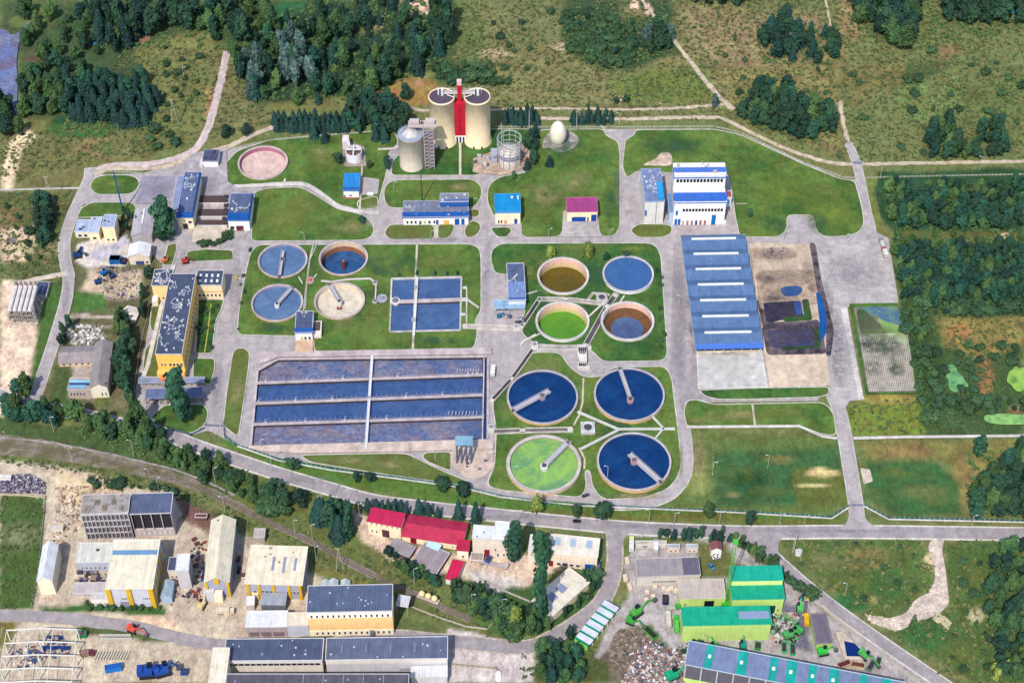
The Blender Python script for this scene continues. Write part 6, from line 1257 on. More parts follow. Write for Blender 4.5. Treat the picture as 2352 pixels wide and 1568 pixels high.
fence('long thin fence west of the office lawns', [(372,606),(345,700),(322,800),(308,900)], 1.5, (196,196,190), 'slat'); fence('concrete wall along the diagonal road of the recycling yard', [(1818,1340),(1890,1400),(1985,1475),(2110,1568)], 2.0, (206,196,184), 'panel', cat='wall'); fence('pale wall beside the hedge north of the green hall', [(1680,1275),(1750,1320),(1800,1352)], 2.0, (214,200,186), 'panel', cat='wall')
fence('low concrete wall along the bank behind the yellow office block', [(938,1392),(1010,1420),(1070,1440),(1120,1446),(1144,1418)], 1.6, (206,190,176), 'panel', cat='wall'); fence('concrete wall between the crimson shed and the shrubs', [(1100,1330),(1150,1355),(1215,1382)], 1.8, (206,200,196), 'panel', cat='wall'); fence('pale fence beside the side road by the blue gated workshop', [(1388,1225),(1384,1270),(1372,1320)], 1.5, (200,196,190), 'slat')
fence('thin dark fence around the western industrial yard', [(105,1140),(90,1300),(72,1400)], 1.4, (140,140,140), 'slat'); fence('pale concrete wall below the debris field', [(-30,1136),(50,1138),(104,1144)], 1.0, (220,200,170), 'panel', cat='wall')
fence('wall with thin panels at the bottom yard east of the long halls', [(1032,1526),(1140,1536),(1150,1548)], 1.4, (170,150,130), 'panel', cat='wall'); fence('thin pale fence along the meadow edge east of the ring road', [(1638,1025),(1637,1090)], 1.2, (200,196,180), 'slat')
for lab, a, b_ in (('blue grey entrance gate of the works beside the car shelters', (470,978), (507,980)), ('blue grey sliding gate of the east entrance road', (1953,1162), (1983,1162)), ('blue grey gate on the north track', (1958,376), (1980,378))):
    A = G(*a); Q = G(*b_); t = thing('gate', lab, 'gate', A); d = Q-A; 
    for k in range(2): m = MB(); m.beam(d*(k*.5)+Vector((0,0,1.8)), d*(k*.5+.48)+Vector((0,0,1.8)), .1, .25); m.beam(d*(k*.5)+Vector((0,0,.5)), d*(k*.5+.48)+Vector((0,0,.5)), .1, .25); [m.beam(d*(k*.5+.48*j/12)+Vector((0,0,1.8)), d*(k*.5+.48*j/12)+d.normalized()*.14+Vector((0,0,1.8)), .1, 1.6) for j in range(12)]; m.obj('gate_leaf', mat((120,130,176)), t)
    for k in (0, 1): m = MB(); p = d*k; m.box(p.x-.25,p.x+.25,p.y-.25,p.y+.25,0,2.4); m.obj('gate_post', mat((190,190,200)), t)
# ------------------------------------------------------------ poles and lamps
def pole_thing(x, y, h, aframe, label, group):
    g = G(x, y); t = thing('power_pole' if aframe else 'lamp_post', label, 'power pole' if aframe else 'lamp post', g, 0, group)
    m = MB(); PC = mat((206,200,186))
    if aframe: 
        m.tube((-2.2,0,0),(0,0,h),.2,6,r2=.13); m.tube((2.2,0,0),(0,0,h),.2,6,r2=.13); m.beam((-.9,0,h*.6),(.9,0,h*.6),.15,.15); m.obj('pole', PC, t)
        m = MB(); m.beam((-1.6,0,h-.6),(1.6,0,h-.6),.2,.2); m.obj('crossarm', PC, t)
    else:
        m.tube((0,0,0),(0,0,h),.17,6,r2=.11); m.obj('pole', PC, t); m = MB(); m.beam((0,0,h),(1.6,-.2,h+.35),.14,.14); m.box(1.3,2.2,-.4,0,h+.2,h+.45); m.obj('lamp', mat((220,220,224)), t)
    return t
for x, y0, y1, lb in ((403,287,228,'pale A shaped power pole on the meadow left of the curved track'),(118,464,405,'pale A shaped power pole beside the western footpath'),(740,1190,1102,'tall A shaped power pole beside the public road'),(782,1312,1258,'short A shaped power pole by the railway bank')):
    pole_thing(x, y0, hgt(x,y0,y1), True, lb, None)
def lamps(lst, h, label, group):
    src = None
    for i, (x, y) in enumerate(lst):
        if i == 0: src = pole_thing(x, y, h, False, label, group); kids(src, [c for c in src.children])
        else: dup(src, loc=G(x, y), rot=random.choice((0, math.pi, .4)))
bpy.context.view_layer.update()
lamps([(124,992),(167,1062),(308,1046),(348,1112),(366,1130),(495,1110),(517,1175),(678,1228),(718,1240),(727,1290),(952,1340),(1084,1398),(1154,1409),(1224,1458),(623,1068),(795,1160),(826,1190)], 13, 'pale slim lamp post along the railway and the public road', 'lamp posts along the railway and public road')
lamps([(423,184),(1422,290),(1520,268),(2022,408),(2250,390),(1190,1200),(1368,1198),(1490,1200),(1548,1206),(1652,1205),(1790,1208),(1845,1215),(1965,1228),(2228,1214),(2350,1214),(1838,1290),(1820,1268),(1940,1368),(2456,1210),(1763,1075),(1636,1090),(1180,1100),(1395,1100),(1620,1490)], 11, 'pale slim lamp post beside a road or meadow in the open', 'lamp posts in the open')
lamps([(905,440),(1097,478),(1122,560),(1110,640),(1430,440),(1436,500),(545,660),(535,720),(530,770),(1560,700),(1568,800),(560,548),(700,556),(990,551),(1260,548),(1400,550),(1700,560),(1800,552),(1950,560),(600,1030),(820,1038),(1000,1060),(940,1040),(1120,1060)], 8, 'short lamp post beside the inner roads of the works', 'short lamp posts inside the works')
# ------------------------------------------------------------ vehicles and machines
TYRE = mat((34,32,36)); DK = mat((30,34,46), 'plain', .15)
def wheels(t, xs_, w, r=.42, wd=.3):
    for x in xs_:
        for s in (-1, 1):
            m = MB(); m.tube((x, s*w-wd/2, r), (x, s*w+wd/2, r), r, 12); wh = m.obj('wheel', TYRE, t); m = MB(); m.tube((x, s*w-wd/2-.02*1, r), (x, s*w+wd/2+.02, r), r*.5, 8); m.obj('rim', mat((190,190,196)), wh)
def car(x, y, rot, col, label, group=None):
    t = thing('car', label, 'car', G(x, y)+Vector((0,0,.55)), rot, group); m = MB()
    m.add([(sx, sy, z) for sx, z in ((-2.2,.35),(-2.2,.85),(-1.5,.95),(1.0,.95),(2.15,.75),(2.2,.35)) for sy in (-.88,.88)], [(0,2,4,6,8,10),(11,9,7,5,3,1),(0,1,3,2),(2,3,5,4),(4,5,7,6),(6,7,9,8),(8,9,11,10)]); m.obj('body', mat(col,'plain',.35), t)
    m = MB(); m.add([(-1.6,-.8,.95),(-1.6,.8,.95),(1.0,.8,.95),(1.0,-.8,.95),(-1.2,-.68,1.45),(-1.2,.68,1.45),(.3,.68,1.45),(.3,-.68,1.45)], [(4,7,6,5),(0,3,7,4),(1,0,4,5),(2,1,5,6),(3,2,6,7)]); m.obj('windows', DK, t); m = MB(); m.box(-1.15,.25,-.64,.64,1.452,1.49); m.obj('roof', mat(col,'plain',.35), t); wheels(t, (-1.35,1.35), .8, .33, .2); return t
def truck(x, y, rot, ccol, bcol, L, label, hgt_=2.6, open_=False, group=None, cargo=None):
    t = thing('truck', label, 'truck', G(x, y)+Vector((0,0,.4)), rot, group); m = MB(); m.box(L/2-.2,L/2+1.9,-1.2,1.2,.6,2.9); cb = m.obj('cab', mat(ccol,'plain',.4), t); m = MB(); m.box(L/2+1.9,L/2+1.95,-1,1,1.7,2.6); m.obj('windscreen', DK, cb)
    m = MB()
    if open_:
        m.box(-L/2,L/2-.5,-1.25,1.25,1.0,1.2)
        for s in (-1.25,1.13): m.box(-L/2,L/2-.5,s,s+.12,1.2,hgt_)
        m.box(-L/2,-L/2+.12,-1.12,1.12,1.2,hgt_); m.box(L/2-.62,L/2-.5,-1.12,1.12,1.2,hgt_)
    else: m.box(-L/2,L/2-.5,-1.27,1.27,1.0,hgt_+1)
    m.obj('load_bed' if open_ else 'box_body', mat(bcol,'metal'), t); m = MB(); m.box(-L/2+.2,L/2+1.6,-.5,.5,.6,1.0); m.obj('chassis', DSTEEL, t)
    if cargo: m = MB(); m.box(-L/2+.3,L/2-.9,-1,1,1.2,hgt_-.2); m.obj('load', mat(cargo,'gravel'), t)
    wheels(t, (-L/2+1,-L/2+2.3,L/2+.8), 1.05, .5, .35); return t
def loader(x, y, rot, col, label, s=1.0, arm=6.0, group=None, name='excavator', cat='excavator'):
    t = thing(name, label, cat, G(x, y)+Vector((0,0,.3)), rot, group); t.scale = (s,s,s)
    for q in (-1, 1): m = MB(); m.prism([(-2,q*1.3-.3),(2,q*1.3-.3),(2,q*1.3+.3),(-2,q*1.3+.3)],0,.9); m.obj('track', TYRE, t)
    m = MB(); m.box(-2.4,1.4,-1.3,1.3,1.0,2.3); m.box(-2.4,-1.0,-1.2,1.2,2.3,2.8); m.obj('body', mat(col), t); m = MB(); m.box(.1,1.4,.2,1.3,2.31,3.5); m.obj('cab', DK, t)
    m = MB(); m.beam((1,-.4,2.2),(1+arm*.45,-.4,4.6),.5,.6); m.beam((1+arm*.45,-.4,4.6),(1+arm,-.4,2.0),.4,.5); m.obj('arm', mat(col), t); m = MB(); m.box(arm+.4,arm+1.8,-1.0,.3,.6,1.7); m.obj('bucket', DSTEEL, t); return t
car(1325,1199,.02,(40,44,60),'small dark car driving on the public road')
for lab, x, y, r, c_ in (('red car beside the cream hall with yellow gable panel',549,1286,1.5,(150,30,50)),('silver blue car behind the red car by the cream hall',549,1300,1.5,(120,150,180)),('dark car parked south of the silver blue car',549,1312,1.5,(30,34,50)),('blue car standing on grass north of the green hall',1634,1303,-.9,(70,140,200)),('white car on the grass beside the red roofed cottage',1645,1282,.3,(240,240,240)),('dark blue car behind the batching cabin road',186,575,1.5,(20,50,110)),('white car near the loading panel of the cream factory',566,1330,1.4,(236,236,240)),('grey car at the gate lodge',1345,1140,.4,(90,86,110)),('white car on the inner road by the yellow tree',543,640,1.5,(230,200,60)),('dark car beside the red gated workshop',1084,1268,1.2,(60,60,80))): car(x, y, r, c_, lab)
truck(2026,566,1.65,(150,150,150),(226,222,220),6,'white truck parked on the east edge of the concrete yard',2.6,True); truck(2032,588,1.65,(190,70,70),(236,232,220),6,'red cabbed truck with pale box behind the white truck')
truck(515,1408,.02,(230,214,190),(244,226,196),7,'cream lorry with ribbed body on the yard south of the cream hall',2.4); truck(1132,860,1.5,(240,240,236),(246,244,238),6,'white truck beside the northeast corner of the aeration basin'); truck(1130,1298,-.25,(196,190,190),(190,176,176),14,'long flat grey trailer in the workshop yard',1.4,True)
truck(1450,1258,1.5,(240,226,150),(236,232,224),7,'cream lorry parked by the round corner of the side road'); truck(1506,1262,1.5,(150,150,160),(244,244,246),6,'white lorry behind the grey asbestos roofed workshop'); truck(1535,1432,1.55,(226,220,210),(226,212,196),8,'pale lorry in front of the long lime green hall'); truck(1553,1442,1.55,(70,190,60),(110,214,90),8,'bright green lorry between the pale lorry and the lime hall',2.2,True)
truck(1849,1400,1.35,(250,200,30),(226,220,216),10,'long white tipper with a yellow cab beside the diagonal wall',2.4,True,cargo=(120,110,110)); truck(1851,1432,1.5,(250,196,20),(240,180,30),5,'yellow truck behind the white tipper'); truck(198,1505,.1,(120,40,60),(150,120,110),5,'small dark lorry beside the steel skeleton')
truck(1540,1400,.2,(60,180,60),(200,200,190),6,'small green cabbed lorry north of the long lime hall',2.2,True); truck(1372,1312,1.4,(60,60,80),(110,110,130),5,'grey lorry squeezed behind the blue gate')
loader(1462,1410,.7,(84,170,66),'large green excavator beside the dark asphalt ramp',1.5,7); loader(1450,1430,-.5,(64,164,60),'second green excavator just below the largest one',1.2,5); loader(1590,1482,.4,(40,170,60),'green loader in front of the lime wall, west end',1.0,4); loader(1640,1484,2.2,(60,180,80),'green loader in front of the lime wall, middle',1.0,4); loader(1706,1484,1.6,(0,150,130),'teal loader in front of the lime wall, east end',1.1,4)
loader(1812,1462,.3,(84,170,96),'green machine west of the asphalt lane',1.3,4); loader(1830,1450,2.4,(60,190,80),'green machine with raised arm near the asphalt lane',1.2,5); loader(1890,1500,.2,(50,200,70),'green loader under the grey roofed lime fronted shed',1.3,4); loader(1985,1508,-.8,(84,180,90),'bright green machine beside the triangular pit',1.3,6); loader(1545,1555,.4,(0,170,120),'teal grabber working on the scrap heap',1.6,6); loader(1836,1398,1.5,(80,200,90),'narrow green machine beside the teal roofed hall',1.1,4)
loader(306,1448,-.4,(230,90,70),'orange red excavator north of the stacked concrete rings',1.2,6); loader(380,602,.8,(226,120,60),'orange tractor at the office lawn corner',.9,3,name='tractor',cat='tractor'); loader(427,603,.3,(190,60,50),'red tractor beside the small office lawn',1.0,3.5,name='tractor',cat='tractor'); loader(465,1392,1.2,(236,206,150),'cream mixer machine on the dirt yard',1.2,3,name='mixer',cat='mixer')
loader(240,630,.9,(0,110,180),'blue excavator on the earth of the west compound',1.0,5); loader(258,636,2.2,(30,60,110),'dark blue machine beside the blue excavator',1.0,3); loader(226,650,.4,(30,70,140),'dark blue tractor left of the yellow beam',.9,3,name='tractor',cat='tractor'); loader(180,590,.2,(20,60,120),'navy machine parked at the compound gate',1.2,3); loader(340,1548,.1,(20,70,160),'blue crusher machine at the bottom yard, right of the blue funnel',2.0,3,name='crusher',cat='crusher'); loader(376,1544,.3,(30,80,170),'blue crusher machine with orange feet',1.9,3,name='crusher',cat='crusher')
def skip(x, y, rot, col, label, L=6, W_=2.4, H=2.0, fill=(70,60,60)):
    t = thing('skip', label, 'skip', G(x, y)+Vector((0,0,.35)), rot); m = MB(); q = [(-L/2,-W_/2),(L/2,-W_/2),(L/2,W_/2),(-L/2,W_/2)]; m.box(-L/2,L/2,-W_/2,W_/2,0,.25)
    for a, b_ in zip(q, q[1:]+q[:1]): m.beam((a[0],a[1],H),(b_[0],b_[1],H),.16,H)
    m.obj('shell', mat(col,'metal'), t); m = MB(); m.box(-L/2+.15,L/2-.15,-W_/2+.15,W_/2-.15,.25,H-.5); m.obj('contents', mat(fill,'gravel'), t)
skip(1494,1457,-.9,(90,190,60),'green skip standing alone on the dark asphalt',8,3.2,2.2,(40,50,40)); skip(1516,1490,.9,(120,220,190),'mint green skip on the edge of the scrap heap'); skip(1938,1528,.4,(226,206,180),'cream skip beside the striped roof',7,3,2,(110,40,40)); skip(1968,1530,-.2,(236,214,176),'cream skip with brown load right of the other cream skip',7,3,2,(120,60,50)); skip(2000,1532,1.0,(120,160,150),'grey green skip below the triangular pit'); skip(2016,1524,1.2,(150,196,190),'pale teal skip below the bright green machine')
skip(1800,1490,1.5,(110,230,150),'mint skip at the north edge of the striped roof'); skip(1820,1494,1.5,(60,206,130),'green skip right of the mint skip'); skip(1528,1380,1.5,(20,40,90),'dark navy skip on the pallet yard',5,3); skip(424,1546,.0,(10,70,150),'small blue skip at the bottom yard',3.4,2.6,2.2,(60,80,120)); skip(190,1460,.1,(0,150,90),'green skip beside the white steel skeleton',4.5,3,2.6,(120,100,100)); skip(262,1538,.2,(10,130,216),'bright blue funnel shaped skip at the bottom yard',8,3,3.2,(20,100,190))
skip(285,603,1.5,(20,44,100),'navy skip beside the blue container',4,3); skip(470,1322,1.5,(20,130,200),'blue skip along the west wall of the cream hall',8,2); skip(1122,1290,1.2,(20,100,190),'blue tank skip in the workshop yard',3.5,2.5,3); skip(1846,1376,1.0,(30,120,180),'blue skip near the tipper',3,3,3); skip(1568,1500,.2,(60,160,60),'dark green skip at the west corner of the striped roof',4,3); skip(1740,1486,1.4,(50,190,90),'light green skip near the east end of the lime wall',4,3)
def crates(lst, label, name, cat, size, colr, group, kind='plain'):
    src = None
    for i, (x, y, r) in enumerate(lst):
        if src is None:
            m = MB(); w, d, h = size; m.box(-w/2,w/2,-d/2,d/2,.1,h); m.box(-w/2-.05,w/2+.05,-d/2-.05,d/2+.05,h*.45,h*.52)
            src = m.obj(name, mat(colr, kind)); src.location = G(x, y)+Vector((0,0,.2)); src.rotation_euler = (0,0,r); tag(src, label, cat, group)
        else: dup(src, G(x, y)+Vector((0,0,.2)), r)
crates([(232+i*6,1460,.3) for i in range(12)]+[(235+i*6,1468,.3) for i in range(12)], 'pale concrete block in the rows north of the concrete beams', 'concrete_block', 'concrete block', (1.1,1.1,1), (226,216,204), 'concrete blocks in rows', 'concrete')
crates([(222+i*6.5,1506,1.3) for i in range(12)], 'leaning pale concrete beam in the row above the blue machines', 'concrete_beam', 'concrete beam', (5,.7,.8), (226,212,192), 'concrete beams in a row', 'concrete')
crates([(112+i*9,1466+(i%3)*12,.2) for i in range(6)]+[(100+i*9,1490,.1) for i in range(7)], 'dark blue pallet stack beneath the white steel skeleton', 'pallet_stack', 'pallet stack', (1.8,1.6,1.6), (16,60,130), 'dark blue pallet stacks')
crates([(1524+i*9,1354+(i%2)*4,.1) for i in range(5)]+[(1500,1372,.2),(1486,1362,.1),(1504,1350,0),(1484,1380,.4)], 'pale pallet stack in the yard north of the lime hall', 'pallet_stack', 'pallet stack', (2.2,2.0,1.8), (236,214,190), 'pale pallet stacks')
crates([(1440,1290,.1),(1436,1330,.1),(1446,1350,.2)], 'cream bale beside the side road by the recycling yard', 'bale', 'bale', (2.2,4,1.8), (230,206,180), 'cream bales')
crates([(560+i*7,1322-i*.5,.1) for i in range(1)]+[(452,1300,1.2),(446,1240,.6),(452,1250,.5)], 'rusty metal bin on the dirt yard by the long cream hall', 'metal_bin', 'bin', (2.4,1.6,1.4), (120,70,60), 'rusty bins', 'metal')
# sheds of the small garden by the recycling yard
for lab, x0, x1, y, yt, xb, yb, wc, rc in (('small white hut with grey roof at the north edge of the recycling yard',1532,1560,1268,1258,1536,1250,(230,206,186),(176,186,190)),('second small white hut right of the grey roofed hut',1576,1602,1268,1258,1580,1250,(226,206,190),(190,196,200)),('low pale store along the north hedge of the yard',1460,1530,1258,1250,1462,1242,(214,202,186),(206,196,180))):
    B = Bld('hut', lab, (x0,y),(x1,y),yt,(xb,yb),cat='hut'); B.wall(wc).flat(rc,(226,222,216),.3).wins(2,.1,.9,.8,2,.4)
B = Bld('cottage', 'little white cottage with a brown red roof by the hedge', (1632,1276),(1656,1276),1262,(1634,1246),cat='cottage'); B.gable((150,90,90),2,'y',(240,236,230),.3); B.wins(2,.1,.9,.8,2.2,.4)
B = Bld('gate_lodge', 'small white panelled box with a mast at the road triangle', (1826,1276),(1838,1278),1268,(1828,1262),cat='cabinet'); B.wall((220,214,216)).flat((210,200,206)); m = MB(); m.tube((-1,2,0),(-1,2,16),.2,6); m.obj('mast', mat((214,210,206)), B.t)
for lab, x, y in (('domed pale blue tent left of the three behind the yellow office block',749,1345),('tall pale blue tent between two domed ones behind the yellow office block',767,1343),('wide domed tent right of the three behind the yellow office block',794,1344)):
    B = Bld('tent', lab, (x-11,y+6),(x+10,y+6),y,(x-9,y-12),cat='tent'); B.gable((214,226,232),1.8,'y',(196,210,218),.1)
for lab, x, y, w_, yt, yb, wc, rc in (('tiny white cabin beside the cream hall entrance',470,1380,24,1362,1350,(196,196,200),(236,232,226)),('dark brown roofed shed north of the cream halls',450,1196,26,1188,1180,(110,80,76),(120,76,72)),('small grey shed above the cream factory',585,1246,24,1234,1214,(176,160,156),(196,186,180)),('thin white container in the debris field',-2,1104,28,1098,1090,(240,232,226),(246,240,232)),('pale block on the dirt of the ruined shell yard',120,1222,26,1214,1208,(220,206,196),(236,226,214))):
    B = Bld('shed', lab, (x,y),(x+w_,y),yt,(x+2,yb),cat='shed'); B.wall(wc).flat(rc,(214,206,200),.3)
# rail wagon
g = G(984,1378); ra = -.42; t = thing('rail_wagon', 'rail wagon carrying three round cream hoppers', 'rail wagon', g+Vector((0,0,.3)), ra); m = MB(); m.box(-6,6,-1.5,1.5,1.0,1.5); m.obj('flatbed', mat((214,200,190),'metal'), t)
for k in (-3.6, 0, 3.6): m = MB(); m.lathe([(.4,1.5),(1.6,2.6),(1.6,4.4),(.8,5.2),(.01,5.3)], 20, 0, k, 0, True); m.obj('hopper', mat((250,226,170)), t)
wheels(t, (-4.6,-3,3,4.6), .8, .5, .25)
m = MB(); g = G(1145,1548); m.cyl(g.x,g.y,1.8,1.2,0,1.6,12); m.cyl(g.x,g.y-2.6,1.8,1.6,0,.8,12); tag(m.obj('white_drum', mat((244,240,236))), 'white drum shaped tank on the empty bottom yard', 'drum')
# scrap and debris heaps: uncountable
def heap(label, poly, n, cols, smax, zmax, seed, name='scrap_heap'):
    r = random.Random(seed); W_ = wpts(poly); x0 = min(p.x for p in W_); x1 = max(p.x for p in W_); y0 = min(p.y for p in W_); y1 = max(p.y for p in W_); m = MB(); c = sum(W_, Vector((0,0)))/len(W_); R = max((p-c).length for p in W_); k = 0
    while k < n:
        p = Vector((r.uniform(x0,x1), r.uniform(y0,y1)))
        if not inside(p, W_): continue
        k += 1; q = max(0, 1-(p-c).length/R); z = q*zmax*r.uniform(.3,1); s = smax*r.uniform(.3,1); a = r.uniform(0,3.14); u = Vector((math.cos(a),math.sin(a),r.uniform(-.5,.5)))*s; v = Vector((-math.sin(a),math.cos(a),r.uniform(-.5,.5)))*s*r.uniform(.3,1); w = Vector((0,0,s*r.uniform(.3,.8))); o = Vector((p.x,p.y,z))
        m.add([o-u-v,o+u-v,o+u+v,o-u+v,o-u-v+w,o+u-v+w,o+u+v+w,o-u+v+w], [(4,5,6,7),(0,1,5,4),(1,2,6,5),(2,3,7,6),(3,0,4,7)], r.randrange(len(cols)))
    o = tag(m.obj(name, [mat(c_) for c_ in cols]), label, 'scrap heap'); o['kind'] = 'stuff'; return o
heap('colourful scrap heap west of the striped roof', [(1450,1500),(1480,1470),(1530,1500),(1580,1480),(1572,1568),(1430,1568)], 3200, [(206,196,190),(160,120,104),(90,80,90),(226,226,226),(150,130,120),(150,100,86),(110,120,130)], .85, 4, 1)
heap('brown earth and rubble heap at the foot of the dark ramp', [(1420,1450),(1470,1440),(1500,1470),(1470,1520),(1410,1540),(1395,1500)], 900, [(130,114,100),(150,136,120),(110,98,88)], 1.0, 3, 2)
heap('dark metal debris in the western field', [(0,1092),(70,1090),(105,1110),(104,1134),(0,1132)], 1400, [(90,80,110),(140,132,150),(190,180,180),(60,54,80)], .7, 1.5, 3); heap('scattered machine scrap in the asphalt yard east of the green hall', [(1775,1400),(1835,1410),(1830,1475),(1775,1480)], 260, [(190,150,130),(60,60,70),(84,170,96),(200,190,190)], 1.2, 1, 4)
heap('mixed junk under the white steel skeleton', [(20,1500),(150,1450),(160,1500),(40,1540)], 220, [(190,170,150),(60,90,140),(220,210,196),(120,90,80)], 1.1, .6, 5); heap('building junk among the west compound trees', [(150,745),(235,748),(240,790),(160,795)], 240, [(240,232,226),(190,180,170),(120,120,120)], 1.0, .8, 6)
heap('machine scrap on the west compound earth', [(220,610),(320,620),(320,690),(240,690)], 360, [(60,84,130),(150,130,110),(200,186,170),(190,170,110),(90,90,110)], .7, .5, 7); heap('pale rubble along the dirt road bend', [(1990,1412),(2040,1420),(2060,1450),(2000,1430)], 200, [(226,206,190),(206,190,170)], .8, .4, 8)
heap('pale rubble beside the dirt road elbow', [(2140,1420),(2160,1410),(2185,1430),(2175,1445)], 160, [(220,206,176),(200,186,150)], .8, .4, 9); heap('sludge crust heap at the north end of the sludge beds', [(1724,573),(1828,571),(1832,592),(1728,596)], 420, [(140,126,122),(110,100,104),(170,156,146)], .9, 1.0, 10); heap('rubble in the yard behind the ruined shell', [(130,1120),(270,1110),(290,1140),(200,1200),(120,1260)], 380, [(216,190,160),(190,170,150),(150,120,100),(230,220,206)], .9, .7, 11)
heap('junk along the yard between the cream halls', [(385,1300),(475,1240),(470,1380),(390,1390)], 160, [(180,160,150),(90,80,90),(150,60,50),(60,60,80)], 1.0, .5, 12)
# ------------------------------------------------------------ vegetation
MASK = np.zeros(XX.shape, bool); BMASK = np.zeros(XX.shape, bool)
for nm, poly in FOOT:
    if nm in ('lawn','grass_bank','kerb','mud','filter_bed_grid'): continue
    px = [p[0] for p in poly]; py = [p[1] for p in poly]
    i0 = max(0, int((min(px)-GX0)/ST)-1); i1 = min(nx, int((max(px)-GX0)/ST)+2); j0 = max(0, int((min(py)-GY0)/ST)-1); j1 = min(ny, int((max(py)-GY0)/ST)+2)
    if i1 <= i0 or j1 <= j0: continue
    sub = sdist(poly, XX[j0:j1, i0:i1], YY[j0:j1, i0:i1]) > -.6
    if nm == 'pavement': continue
    MASK[j0:j1, i0:i1] |= sub
    if nm == 'building': BMASK[j0:j1, i0:i1] |= sub
for h in HOLES:
    px = [p[0] for p in h]; py = [p[1] for p in h]; i0 = int((min(px)-GX0)/ST)-1; i1 = int((max(px)-GX0)/ST)+2; j0 = int((min(py)-GY0)/ST)-1; j1 = int((max(py)-GY0)/ST)+2
    MASK[j0:j1, i0:i1] |= sdist([tuple(p) for p in h], XX[j0:j1, i0:i1], YY[j0:j1, i0:i1]) > -1
def blocked(x, y, M=None):
    M = MASK if M is None else M
    i = int(round((x-GX0)/ST)); j = int(round((y-GY0)/ST))
    return not (0 <= i < nx and 0 <= j < ny) or M[j, i]
BARK = mat((96,80,66), 'plain')
def quad(m, c, n, s, r, mi=0, asp=1.0):
    n = n.normalized(); u = n.orthogonal().normalized(); w = n.cross(u); a = r.uniform(0, 6.28)
    p = u*math.cos(a)+w*math.sin(a); q = n.cross(p)
    k = s*r.uniform(.6, 1.3); p *= k; q *= k*asp
    m.add([c-p-q*.6, c+p-q*.8, c+p*.7+q, c-p*.6+q*.8], [(0,1,2,3)], mi)
def blob(m, c, rx, rz, n, s, r, core=.72):
    # irregular inner mass plus leaf clumps on and around it
    ph = [(r.uniform(0,6.28), r.uniform(.1,.28)) for _ in range(4)]
    nn, mm = 7, 5; vs = []
    def rad(a, b): return 1+sum(k*math.sin((i+2)*a+p+b*(i+1)) for i, (p, k) in enumerate(ph))*.6
    for j in range(mm+1):
        b = -math.pi/2+math.pi*j/mm
        for i in range(nn):
            a = 2*math.pi*i/nn; q = rad(a, b)*core; vs.append((c.x+rx*q*math.cos(b)*math.cos(a), c.y+rx*q*math.cos(b)*math.sin(a), c.z+rz*q*math.sin(b)))
    m.add(vs, [(j*nn+i, j*nn+(i+1)%nn, (j+1)*nn+(i+1)%nn, (j+1)*nn+i) for j in range(mm) for i in range(nn)])
    for _ in range(n):
        v = Vector((r.gauss(0,1), r.gauss(0,1), r.gauss(.25,1))).normalized(); q = rad(math.atan2(v.y, v.x), v.z)*r.uniform(.78, 1.12)
        p = c+Vector((v.x*rx*q, v.y*rx*q, v.z*rz*q)); quad(m, p, v+Vector((r.uniform(-.6,.6), r.uniform(-.6,.6), r.uniform(-.2,.8))), s, r)
